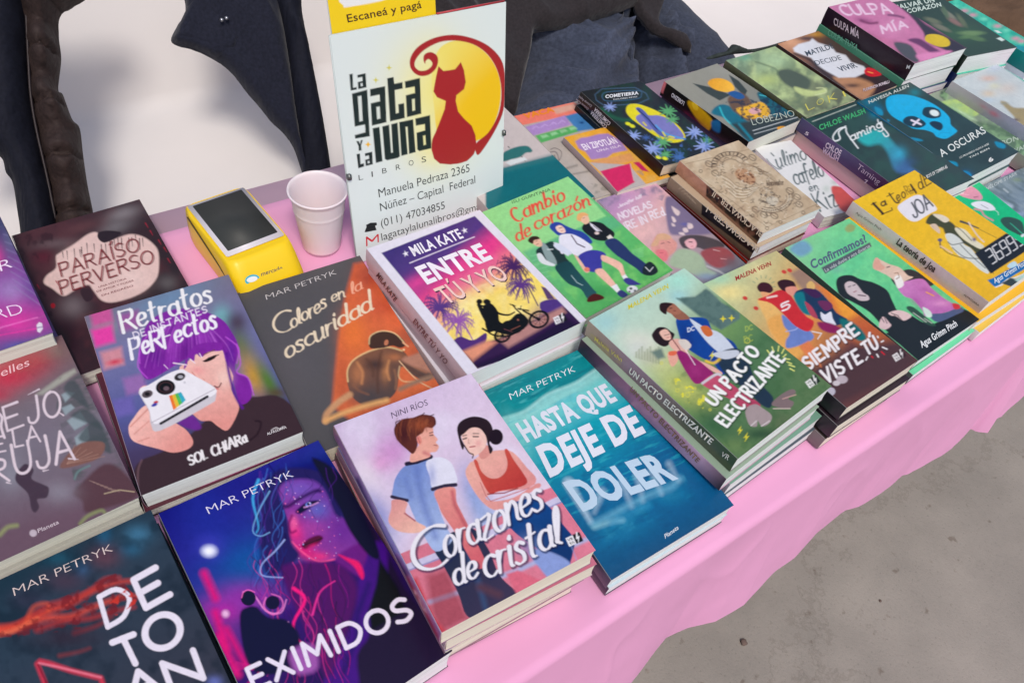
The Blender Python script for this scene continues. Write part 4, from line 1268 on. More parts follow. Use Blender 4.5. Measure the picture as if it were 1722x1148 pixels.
@art('H')
def _(P):
    P.frame(*C3)
    P.grad((200, 500), (40, 58, 70), (800, 1300), (60, 62, 74), (.3, (52, 66, 80)))
    P.blob((740, 350), (70, 50), (70, 120, 150), .8).blob((560, 360), (40, 60), (40, 90, 120), .8).blob((700, 430), (60, 40), (50, 100, 130), .7).blob((300, 480), (100, 40), (40, 90, 110), .6).blob((440, 540), (40, 40), (60, 100, 140), .6)
    P.blob((560, 470), (80, 60), (110, 70, 80), .7).blob((350, 600), (120, 60), (80, 62, 76), .7).blob((150, 700), (90, 60), (70, 64, 84), .6)
    P.noise((30, 40, 50), 26, .5, 3)
    for pts, w, c in (([(-60, 860), (60, 850), (140, 820), (260, 760), (380, 720), (500, 650), (620, 610), (700, 600)], 44, (220, 70, 50)), ([(-60, 880), (100, 850), (240, 800), (380, 790), (500, 740), (640, 690), (740, 680)], 40, (226, 80, 60)),
                      ([(100, 840), (240, 740), (330, 710), (470, 660), (560, 590), (640, 580)], 24, (190, 60, 54)), ([(200, 860), (360, 810), (480, 800), (620, 760), (720, 740)], 30, (180, 56, 52)), ([(140, 820), (180, 740), (250, 720), (260, 760)], 12, (226, 90, 60)),
                      ([(400, 880), (520, 840), (600, 790)], 16, (150, 50, 50)), ([(-40, 890), (60, 870), (200, 800)], 14, (250, 130, 90)), ([(320, 1000), (420, 980), (480, 960)], 8, (150, 60, 60))):
        P.line(pts, w, c, True, soft=14, a=.8, w2=w * .3)
    P.noise((120, 36, 40), 12, .7, 11, lo=.5, hi=.65, mask=[(-40, 900), (260, 720), (620, 560), (740, 700), (480, 850), (100, 900)])
    P.blob((360, 900), (200, 60), (60, 44, 54), .6)
    P.line([(240, 1148), (200, 1045), (215, 1030), (260, 1040), (380, 1080), (540, 1120), (560, 1180)], 26, (200, 60, 80), False, soft=6).line([(210, 1040), (300, 1058), (540, 1116)], 8, (240, 130, 150), soft=4).line([(205, 1050), (255, 1160)], 8, (120, 30, 50), soft=3)
    P.blob((1150, 1140), (40, 30), (110, 120, 190), .8)
    c = (232, 224, 236)
    W_ = 34
    P.pen('D', (578, 846), (716, 770), (532, 686), W_ * .8, c, 1)
    P.noise((200, 60, 50), 16, .95, 12, lo=.46, hi=.56, mask=[(560, 740), (680, 640), (760, 700), (620, 790)])
    P.pen('E', (782, 744), (912, 672), (716, 594), W_, c, 1)
    P.pen('T', (668, 1064), (782, 1020), (602, 930), W_, c, 1)
    P.ell((872, 870), (98, 86), c, -.6, ring=W_)
    P.pen('A', (700, 1250), (860, 1180), (660, 1120), W_, c, 1)
    P.pen('N', (925, 1190), (1090, 1120), (870, 1042), W_, c, 1)


let('H', C3, ('author_lettering', 'MAR PETRYK', (78, 682), (608, 440), (66, 636), (216, 196, 190), -.014))


@art('G2')
def _(P):
    pass


@art('I')
def _(P):
    P.frame(*C2)
    P.grad((0, 0), (110, 70, 74), (300, 1000), (110, 84, 96), (.3, (120, 104, 108)), (.6, (124, 116, 126)))
    P.blob((60, 230), (160, 80), (206, 50, 76), .95, -.3).blob((170, 160), (140, 70), (170, 62, 70), .9, -.3).blob((-20, 330), (80, 40), (190, 60, 80), .8).blob((330, 90), (70, 60), (126, 100, 96), .9)
    P.poly([(190, 330), (340, 220), (400, 190), (410, 210), (340, 260), (230, 330)], (168, 166, 152), soft=6)
    P.noise((80, 84, 82), 14, .7, 6, sx=.5, sy=1.5, rot=-.3, mask=[(320, 240), (440, 200), (720, 860), (420, 940), (380, 700), (300, 400)])
    for q in ([(330, 330), (360, 310), (400, 320), (350, 370)], [(360, 470), (430, 420), (470, 480), (400, 520)], [(400, 560), (470, 500), (480, 560), (420, 640)], [(330, 400), (380, 380), (400, 400), (350, 440)]):
        P.poly(q, (150, 164, 168), soft=3)
    for q in ([(340, 300), (400, 250), (480, 400), (420, 370)], [(380, 440), (470, 410), (560, 520), (440, 470)], [(420, 560), (520, 470), (600, 640), (500, 600)]):
        P.poly(q, (70, 78, 78), True, soft=6, a=.8)
    P.poly([(320, 720), (400, 610), (480, 580), (560, 590), (540, 660), (450, 700)], (132, 92, 80), True, soft=3)
    for i in range(6):
        P.line([(360, 700), (400 + i * 32, 600 + i * 12)], 3, (170, 130, 112), a=.8)
    P.poly([(390, 860), (440, 800), (560, 700), (660, 740), (740, 870), (560, 940), (460, 960), (440, 900)], (92, 62, 66), True, soft=8)
    for i in range(7):
        P.line([(480 + i * 20, 790 + i * 9), (510 + i * 22, 800 + i * 8)], 4, (150, 120, 110))
    P.line([(560, 860), (640, 840), (720, 850)], 6, (180, 160, 130)).line([(430, 1020), (470, 980), (540, 950), (560, 960)], 16, (140, 146, 96), True, soft=6).line([(400, 780), (420, 740), (480, 710)], 8, (110, 140, 136), True, soft=4)
    P.line([(0, 1080), (40, 1040), (90, 1030)], 20, (146, 150, 100), True, soft=8)
    P.blob((240, 500), (90, 160), (122, 110, 122), .6).blob((320, 850), (90, 60), (146, 140, 150), .7).blob((60, 760), (70, 90), (150, 150, 160), .6)
    # dark standing figure
    P.poly([(110, 720), (140, 700), (180, 730), (170, 780), (230, 810), (262, 830), (250, 880), (200, 890), (210, 930), (190, 960), (168, 940), (150, 860), (90, 800), (84, 760)], (74, 56, 66), True, soft=2)
    c = (226, 208, 214)
    P.pen('JO', (156, 486), (330, 436), (140, 352), 15, c, .8, .0, .30)
    P.pen('E', (40, 524), (126, 492), (14, 398), 14, c, .8, 0, .3)
    P.line([(-20, 420), (10, 450), (6, 500), (24, 560)], 14, c, True)
    P.pen('LA', (80, 610), (216, 580), (66, 520), 12, c, .8, .0, .25)
    P.pen('E', (-20, 640), (30, 630), (-30, 560), 11, c, .8)
    P.pen('UJA', (90, 760), (400, 674), (60, 600), 17, c, .8, .0, .22)
    P.pen('R', (-60, 800), (50, 790), (-80, 680), 16, c, .8)
    for x0, y0, x1, y1 in ((232, 738, 262, 732), (368, 672, 420, 676), (36, 800, 60, 806), (210, 300, 150, 330), (340, 440, 310, 420)):
        P.line([(x0, y0), (x1, y1)], 8, c, w2=2)
    P.frame(*C3)
    P.ell((178, 344), (20, 19), (196, 180, 188))


let('I', C2, ('author_lettering', 'elles', (8, 236), (160, 174), (2, 192), (240, 190, 196), .0))
let('I', C3, ('publisher_mark', 'Planeta', (206, 344), (318, 294), (200, 322), (206, 190, 196), .012))


@art('K')
def _(P):
    P.frame(*C1)
    P.grad((0, 250), (60, 60, 100), (200, 900), (70, 80, 140), (.5, (150, 70, 160)), (.75, (190, 60, 150)))
    P.blob((-20, 420), (40, 60), (226, 60, 150), .8).blob((60, 600), (90, 70), (170, 150, 200), .6).blob((90, 780), (110, 50), (226, 60, 160), .8).blob((180, 600), (60, 120), (90, 70, 140), .7, -.4).blob((60, 330), (50, 80), (90, 100, 130), .7)
    P.blob((120, 900), (110, 30), (80, 90, 160), .8)
    for i in range(8):
        P.line([(20 + i * 8, 300 + i * 40), (120 + i * 14, 330 + i * 50)], 3, (150, 140, 180), soft=3, a=.5)
    P.line([(0, 800), (200, 745)], 4, (240, 120, 200), soft=2).line([(0, 840), (220, 800)], 4, (236, 60, 160), soft=2)
    P.poly([(196, 786), (210, 770), (226, 776), (230, 806), (214, 828), (200, 820)], (230, 220, 230)).line([(200, 800), (226, 796)], 4, (110, 60, 140))


let('K', C1, ('title_lettering', 'R', (6, 502), (70, 478), (-10, 446), (244, 226, 244), -.012), ('title_lettering', 'HARD', (-190, 800), (132, 726), (-215, 740), (246, 220, 244), -.016), ('author_lettering', 'ALICE KELLEN R', (-190, 530), (4, 492), (-200, 480), (244, 226, 244), -.012))


@art('J')
def _(P):
    P.frame(*D1)
    P.grad((700, 860), (178, 214, 200), (1700, 1500), (96, 124, 84), (.28, (190, 212, 190)), (.5, (120, 156, 96)), (.7, (84, 122, 84)))
    P.blob((1150, 680), (90, 60), (168, 226, 206), .9).blob((760, 900), (70, 60), (160, 206, 206), .8).blob((950, 1000), (120, 60), (222, 222, 206), .8, .2).blob((1150, 760), (60, 40), (150, 206, 210), .7)
    P.poly([(1140, 770), (1240, 760), (1300, 718), (1330, 740), (1380, 790), (1480, 850), (1480, 880), (1380, 940), (1280, 880)], (96, 122, 116), soft=4)
    P.noise((70, 96, 92), 8, .5, 4, mask=[(1140, 770), (1300, 718), (1480, 850), (1380, 940)])
    P.frame(*C6)
    P.blob((930, 90), (60, 50), (210, 216, 210), .8).blob((1080, 160), (120, 70), (206, 206, 130), .6).blob((1180, 300), (160, 70), (206, 206, 110), .7, .5).blob((1000, 130), (60, 40), (190, 190, 170), .8)
    P.blob((1450, 600), (90, 50), (110, 136, 84), .8).blob((1340, 480), (120, 60), (60, 96, 66), .7, .6).blob((1650, 300), (90, 140), (72, 108, 72), .7).blob((1700, 480), (80, 60), (96, 110, 80), .7)
    P.noise((60, 100, 60), 10, .35, 7, mask=[(1100, 250), (1800, -100), (1950, 300), (1480, 680)])
    for i in range(9):                                   # faint skyline
        P.poly([(920 + i * 15, 130 + i * 4), (920 + i * 15, 100 - (i % 3) * 14), (930 + i * 15, 96 - (i % 3) * 14), (930 + i * 15, 136 + i * 4)], (150, 160, 130), a=.6)
    P.poly([(1004, 100), (1060, 80), (1080, 130), (1040, 140)], (110, 130, 120), soft=6)
    # boy in blue
    P.frame(*D1)
    P.poly([(1140, 880), (1200, 872), (1300, 880), (1340, 950), (1440, 1000), (1470, 1060), (1440, 1120), (1390, 1180), (1340, 1120), (1260, 1080), (1180, 1020), (1150, 950)], (34, 72, 150), True)
    P.poly([(1210, 880), (1250, 900), (1300, 930), (1380, 960), (1460, 1060), (1400, 1080), (1320, 1020), (1260, 950)], (206, 214, 226), True)
    P.poly([(1270, 922), (1310, 920), (1336, 960), (1310, 976), (1284, 956)], (206, 110, 60), True)
    P.blob((1200, 980), (30, 60), (24, 56, 126), .7, -.5).blob((1400, 1120), (50, 30), (26, 50, 110), .7)
    P.poly([(1140, 880), (1110, 850), (1100, 826), (1120, 800), (1160, 830), (1200, 862), (1210, 880), (1170, 886)], (150, 100, 80), True)
    P.poly([(1085, 836), (1084, 800), (1120, 796), (1150, 820), (1164, 846), (1140, 858), (1110, 852)], (166, 110, 88), True)
    P.poly([(1050, 830), (1052, 800), (1084, 792), (1120, 800), (1104, 812), (1090, 830), (1086, 856), (1066, 848)], (52, 36, 34), True)
    P.line([(1104, 824), (1116, 822)], 4, (40, 20, 20)).line([(1126, 836), (1136, 838)], 4, (110, 50, 50))
    # girl in purple
    P.frame(*C6)
    P.poly([(1012, 0), (1040, -30), (1080, -30), (1110, -10), (1130, 10), (1100, 60), (1070, 72), (1030, 50), (1010, 20)], (48, 36, 38), True)
    P.poly([(1050, -6), (1080, -22), (1100, -8), (1112, 20), (1104, 36), (1080, 36), (1062, 20)], (232, 186, 168), True).line([(1076, 12), (1086, 10)], 3, (40, 30, 30)).line([(1092, 8), (1100, 6)], 3, (40, 30, 30)).line([(1090, 24), (1100, 22)], 3, (170, 60, 70))
    P.poly([(1100, 60), (1130, 30), (1180, 40), (1216, 66), (1200, 100), (1250, 140), (1320, 170), (1384, 210), (1370, 220), (1300, 190), (1240, 180), (1200, 150), (1160, 120)], (228, 178, 162), True)
    P.poly([(1150, 40), (1190, 34), (1220, 66), (1196, 90), (1170, 76)], (216, 206, 196), True)
    P.poly([(1140, 110), (1160, 92), (1200, 110), (1250, 140), (1300, 180), (1340, 220), (1290, 260), (1240, 270), (1200, 220), (1170, 170)], (146, 44, 106), True)
    P.blob((1240, 200), (40, 40), (166, 60, 126), .6)
    P.line([(1110, 20), (1160, 90)], 5, (120, 50, 60)).line([(1190, 90), (1240, 170)], 4, (240, 220, 230)).poly([(1094, 106), (1130, 96), (1150, 140), (1120, 180), (1100, 150)], (232, 170, 150), True)
    P.poly([(1100, 100), (1140, 96), (1136, 116), (1104, 120)], (226, 110, 80), True)
    P.poly([(1280, 260), (1350, 216), (1420, 260), (1500, 320), (1590, 380), (1560, 410), (1500, 400), (1420, 350), (1300, 290)], (196, 86, 112), True, c2=(176, 70, 96), g2=((1300, 260), (1560, 400)))
    P.line([(1280, 268), (1350, 222), (1376, 224)], 14, (206, 200, 206), True)
    # boy's dark trousers, shoes
    P.poly([(1360, 120), (1460, 80), (1520, 140), (1560, 240), (1620, 300), (1660, 350), (1640, 400), (1590, 380), (1540, 330), (1480, 280), (1400, 220)], (46, 60, 76), True, soft=2)
    P.poly([(1330, 110), (1460, 90), (1470, 120), (1400, 140)], (200, 206, 216), True)
    P.poly([(1510, 410), (1560, 380), (1600, 400), (1650, 440), (1640, 480), (1600, 500), (1576, 470), (1570, 500), (1530, 490)], (166, 150, 150), True).line([(1540, 496), (1570, 470)], 5, (220, 210, 210)).line([(1596, 498), (1640, 470)], 5, (220, 210, 210))
    P.poly([(1650, 380), (1700, 330), (1760, 300), (1780, 320), (1740, 350), (1770, 370), (1750, 400), (1700, 400)], (130, 112, 112), True).line([(1660, 404), (1750, 404)], 5, (210, 190, 180)).line([(1710, 352), (1780, 330)], 5, (200, 160, 150))
    P.blob((1600, 540), (110, 30), (44, 70, 54), .7, .0)
    # sparks and bolts
    Y_ = (226, 214, 60)
    for x, y in ((1330, 120), (1480, 520), (1514, 556)):
        P.poly([(x + 8, y - 24), (x - 14, y + 6), (x, y + 2), (x - 8, y + 26), (x + 16, y - 6), (x + 2, y - 2)], Y_)
    for x, y, r in ((1145, 306, 9), (1200, 330, 12), (1190, 290, 6), (1240, 296, 5), (1264, 374, 12), (1320, 410, 6), (1135, 250, 7), (1060, 160, 7), (1520, 40, 14)):
        P.ell((x, y), r, (206, 206, 90), ring=4)
    P.line([(1300, 150), (1340, 160), (1370, 140)], 12, (240, 200, 70), True, soft=4)
    P.frame(*D1)
    for x, y in ((1390, 880), (1436, 876)):
        P.poly([(x, y - 18), (x + 5, y - 5), (x + 18, y), (x + 5, y + 5), (x, y + 18), (x - 5, y + 5), (x - 18, y), (x - 5, y - 5)], Y_)
    P.pen('DC', (1506, 1008), (1550, 996), (1502, 976), 4, (160, 180, 80), 1)
    P.pen('DC', (1512, 946), (1548, 936), (1510, 922), 4, (170, 190, 90), 1)
    P.pen('DC', (1202, 950), (1236, 940), (1200, 930), 4, (226, 230, 240), 1)
    P.frame(*C6)
    c = (242, 242, 238)
    sh = ((40, 60, 40), 5, 6, 1.2)
    P.pen('UN PACTO', (1346, 388), (1588, 104), (1290, 348), 16, c, .9, .05, .34, shadow=sh)
    P.pen('ELECTRIZANTE', (1410, 500), (1724, 138), (1348, 460), 15, c, .9, .05, .36, shadow=sh)
    P.frame(*D2)
    for a, b in (((350, 790), (362, 806)), ((376, 772), (384, 796)), ((412, 768), (408, 794)), ((440, 784), (428, 806)), ((450, 812), (436, 826)), ((470, 838), (446, 836)), ((480, 862), (456, 852)), ((496, 878), (466, 868)), ((494, 900), (472, 888))):
        P.line([a, b], 6, (226, 230, 130))
    vrya(P, 592, 958, .8, -.62, (236, 236, 230), (40, 50, 40))
    P.frame(*C6)
    P.noise((226, 220, 70), 7, .9, 5, lo=.62, hi=.7, mask=[(1130, 230), (1300, 330), (1280, 420), (1140, 340)])


let('J', D1, ('author_lettering', 'MALENA VEHN', (884, 832), (1098, 716), (880, 806), (214, 206, 50), .02))


def _sp(P, k=0):
    P.frame(*C6)
    P.grad((680, 20), (166, 146, 130), (1440, 700), (70, 84, 60), (.25, (150, 120, 136)), (.6, (120, 110, 104)))
    P.noise((190, 170, 80), 12, .3, 3, mask=[(680, 0), (860, 130), (840, 170), (680, 60)])
    P.poly([(1180, 480), (1460, 720), (1500, 690), (1300, 400)], (70, 86, 62), soft=30)


SPINE['J'] = _sp
let('J_spine', C6, ('spine_lettering', 'UN PACTO ELECTRIZANTE', (890, 206), (1328, 592), (904, 180), (226, 222, 210), .03), ('spine_mark', 'VR', (1384, 650), (1424, 676), (1396, 628), (220, 216, 204), .01), ('spine_author', 'Malena Vehn', (706, 34), (852, 150), (712, 14), (214, 196, 90), .01))


@spn('J2')
def _(P):
    P.frame(*C6)
    P.grad((680, 60), (60, 44, 60), (1380, 830), (60, 50, 50), (.35, (150, 100, 130)), (.8, (196, 160, 186)))


let('J2_spine', C6, ('spine_lettering', 'UN PACTO ELECTRIZANTE', (894, 302), (1258, 690), (908, 282), (120, 90, 60), .02))


@art('L')
def _(P):
    P.frame(*D2)
    P.grad((30, 430), (180, 214, 170), (1100, 900), (84, 60, 64), (.3, (206, 180, 120)), (.5, (226, 150, 80)), (.72, (120, 72, 66)))
    P.blob((150, 480), (90, 50), (244, 226, 150), .9).blob((300, 370), (60, 50), (236, 220, 160), .7).blob((100, 410), (60, 30), (170, 214, 180), .8)
    P.poly([(470, 380), (560, 330), (740, 470), (660, 560), (560, 500)], (160, 130, 110), soft=10)
    P.poly([(600, 440), (740, 470), (900, 590), (1020, 700), (1060, 760), (1150, 850), (900, 900), (760, 640)], (226, 130, 60), soft=16, c2=(120, 66, 56), g2=((760, 520), (1080, 800)))
    P.poly([(700, 500), (780, 520), (830, 600), (760, 640)], (240, 160, 60), soft=14)
    P.blob((860, 680), (90, 60), (196, 90, 56), .7).blob((620, 370), (90, 30), (150, 110, 100), .6)
    P.poly([(640, 960), (560, 900), (820, 760), (1060, 740), (1160, 850), (720, 1100)], (84, 60, 62), soft=24)
    # left girl
    P.poly([(300, 520), (360, 510), (400, 560), (440, 620), (480, 680), (440, 760), (380, 720), (350, 640), (320, 580)], (236, 186, 110), True, soft=3).poly([(350, 640), (440, 600), (480, 700), (540, 800), (500, 830), (420, 760)], (232, 170, 90), True, soft=6)
    P.poly([(430, 600), (490, 640), (570, 680), (600, 720), (560, 750), (460, 780), (450, 740), (470, 700), (440, 660)], (112, 134, 196), True, soft=2).line([(450, 690), (500, 680), (520, 660)], 5, (170, 180, 226), True)
    P.poly([(520, 770), (570, 740), (610, 790), (640, 880), (600, 860)], (226, 130, 80), soft=4)
    P.poly([(296, 450), (320, 428), (360, 434), (382, 464), (366, 484), (330, 484), (306, 474)], (70, 30, 40), True).poly([(316, 480), (350, 482), (400, 500), (420, 520), (370, 530), (330, 510)], (236, 170, 120), True)
    # boy in red shirt with 5
    P.poly([(300, 520), (350, 500), (410, 470), (460, 480), (520, 560), (560, 610), (600, 640), (570, 690), (500, 660), (440, 600), (370, 540)], (206, 52, 56), True)
    P.poly([(404, 430), (440, 412), (490, 424), (504, 460), (480, 476), (430, 470)], (60, 28, 38), True).poly([(450, 456), (500, 450), (512, 476), (490, 500), (456, 484)], (226, 150, 130), True).line([(350, 510), (400, 500)], 8, (240, 230, 220), soft=2)
    P.pen('5', (432, 582), (476, 562), (420, 548), 9, (240, 226, 226), 1)
    P.line([(590, 690), (640, 700), (620, 730)], 5, (230, 230, 230))
    # third teenager
    P.poly([(500, 480), (560, 460), (620, 470), (680, 530), (720, 590), (780, 630), (700, 660), (620, 620), (560, 570), (510, 530)], (40, 60, 90), True)
    P.poly([(490, 500), (540, 480), (560, 540), (600, 600), (540, 590)], (30, 120, 130), True, soft=2).poly([(550, 530), (590, 560), (620, 620), (580, 600)], (176, 70, 90), True).poly([(620, 530), (680, 530), (700, 560), (660, 580)], (110, 50, 90), True)
    P.poly([(560, 440), (584, 420), (604, 440), (600, 466), (570, 470)], (220, 180, 110), True).poly([(540, 464), (600, 464), (640, 500), (600, 510)], (70, 40, 80), True)
    P.poly([(636, 586), (660, 600), (690, 584), (700, 620), (716, 656), (660, 640), (640, 620)], (226, 226, 236), True).poly([(620, 640), (700, 650), (760, 690), (700, 700), (640, 680)], (140, 40, 90), True, soft=3)
    P.poly([(740, 620), (820, 650), (880, 720), (840, 740), (760, 680)], (30, 110, 110), True, soft=4)
    for x, y in ((232, 512), (290, 566), (440, 372), (470, 364)):
        P.ell((x, y), (14, 10), (206, 70, 60), .4)
    for i in range(7):
        a = 3.6 + i * .45
        P.line([(330 + 50 * math.cos(a), 450 + 46 * math.sin(a)), (330 + 64 * math.cos(a), 450 + 60 * math.sin(a))], 3, (120, 150, 120))
    c = (242, 236, 236)
    sh = ((60, 36, 40), 5, 6, 1.2)
    P.pen('SIEMPRE', (572, 892), (842, 700), (532, 838), 15, c, .9, .06, .32, shadow=sh)
    P.pen('VISTE', (668, 966), (858, 846), (634, 900), 15, c, .9, .05, .32, shadow=sh)
    P.pen('TÚ', (884, 816), (946, 772), (852, 758), 14, c, .9, .0, .3, shadow=sh)
    for a, b, c_ in (((886, 826), (878, 842), c), ((908, 822), (914, 830), (206, 40, 50)), ((936, 812), (944, 826), c), ((960, 798), (976, 812), (206, 40, 50)), ((966, 774), (990, 784), c), ((960, 746), (970, 740), c), ((940, 716), (942, 722), c)):
        P.line([a, b], 7, c_)
    P.ell((750, 946), (30, 22), (190, 176, 182)).ell((690, 1010), (24, 22), (190, 184, 196)).ell((720, 966), (20, 14), (206, 196, 200))
    vrya(P, 1054, 818, .75, -.55, (236, 230, 228), (60, 40, 44))


let('L', D2, ('author_lettering', 'MALENA VEHN', (184, 420), (372, 338), (178, 396), (170, 44, 40), .02))


@art('M')
def _(P):
    P.frame(*D2)
    P.grad((400, 300), (150, 206, 150), (1400, 700), (96, 196, 130), (.3, (106, 206, 146)))
    P.noise((130, 220, 150), 12, .5, 3)
    P.poly([(470, 250), (520, 208), (560, 210), (590, 250), (560, 280), (520, 290)], (120, 166, 190), True, soft=8).blob((720, 360), (40, 20), (120, 186, 160), .7)
    P.poly([(765, 140), (790, 116), (820, 130), (810, 154), (780, 160)], (150, 170, 110), True, soft=3)
    P.poly([(640, 350), (898, 214), (908, 236), (660, 382)], (90, 96, 104))
    # bottom black block
    P.poly([(980, 700), (1240, 650), (1400, 570), (1560, 640), (1560, 660), (1160, 850), (1060, 760)], (40, 44, 46))
    # person in black
    P.poly([(718, 430), (740, 396), (800, 390), (850, 412), (920, 430), (990, 470), (1020, 530), (1060, 600), (1110, 600), (1180, 640), (1240, 660), (1200, 800), (1160, 840), (1000, 700), (900, 590), (800, 530), (740, 500)], (44, 48, 50), True)
    P.poly([(764, 440), (790, 422), (826, 436), (860, 480), (890, 500), (892, 522), (850, 526), (820, 510), (780, 486)], (206, 190, 192), True).line([(836, 496), (876, 500)], 5, (60, 30, 40)).line([(784, 452), (796, 448)], 4, (60, 50, 56)).line([(808, 446), (820, 440)], 4, (60, 50, 56)).line([(812, 480), (826, 474)], 4, (150, 70, 80))
    P.poly([(950, 640), (970, 610), (1000, 640), (1012, 660), (980, 680), (948, 668)], (220, 190, 190), True).poly([(1000, 590), (1050, 576), (1100, 590), (1120, 610), (1080, 632), (1040, 610), (1010, 604)], (226, 196, 192), True)
    for a, b in (((960, 616), (974, 640)), ((975, 612), (990, 646)), ((1012, 592), (1050, 606)), ((1050, 610), (1070, 630)), ((1028, 604), (1056, 628))):
        P.line([a, b], 4, (60, 50, 54))
    # person in pink with a cat mask like hat
    P.poly([(1010, 400), (1090, 360), (1140, 366), (1200, 400), (1240, 440), (1160, 460), (1070, 470)], (60, 60, 62), True)
    P.poly([(1040, 440), (1100, 420), (1180, 410), (1230, 460), (1290, 510), (1340, 540), (1380, 560), (1300, 590), (1200, 610), (1180, 580), (1130, 520), (1080, 500)], (206, 130, 190), True, c2=(190, 110, 176), g2=((1060, 430), (1300, 590)))
    P.blob((1200, 470), (50, 16), (176, 90, 160), .6, .3).blob((1150, 530), (40, 20), (170, 84, 156), .6, .6).blob((1280, 540), (50, 16), (230, 160, 206), .6)
    P.poly([(915, 340), (930, 300), (960, 310), (1000, 330), (1060, 350), (1100, 390), (1130, 400), (1090, 420), (1050, 440), (1030, 420), (990, 390), (950, 370)], (226, 196, 176), True).poly([(915, 350), (926, 300), (944, 300), (960, 330), (980, 350), (950, 366)], (226, 170, 150), True).poly([(1030, 400), (1060, 390), (1080, 440), (1050, 460), (1034, 430)], (240, 236, 230), True)
    P.line([(990, 348), (1004, 344)], 5, (70, 50, 60)).line([(1030, 380), (1048, 376), (1056, 400), (1040, 410)], 4, (150, 110, 90)).line([(1200, 480), (1240, 500)], 6, (240, 170, 60))
    P.poly([(1220, 600), (1300, 590), (1380, 560), (1400, 580), (1360, 600), (1260, 640)], (84, 96, 130), True).poly([(1180, 560), (1220, 580), (1230, 610), (1200, 610)], (210, 230, 216), True).poly([(1340, 540), (1376, 546), (1380, 566), (1350, 570)], (206, 60, 70), True)
    P.poly([(1096, 570), (1130, 560), (1230, 640), (1250, 660), (1200, 650)], (56, 84, 70), True).line([(1130, 590), (1200, 640)], 4, (196, 206, 190)).line([(1190, 620), (1230, 646)], 4, (196, 206, 190))


let('M', D2, ('title_lettering', 'Confirmamos?', (590, 358), (884, 212), (574, 312), (84, 100, 124), .03), ('subtitle_lettering', 'La vida duele y nos divierte', (662, 374), (900, 240), (654, 356), (206, 214, 214), .0),
    ('author_lettering', 'Agus Grimm Pitch', (1176, 778), (1366, 660), (1160, 744), (236, 238, 238), .025))


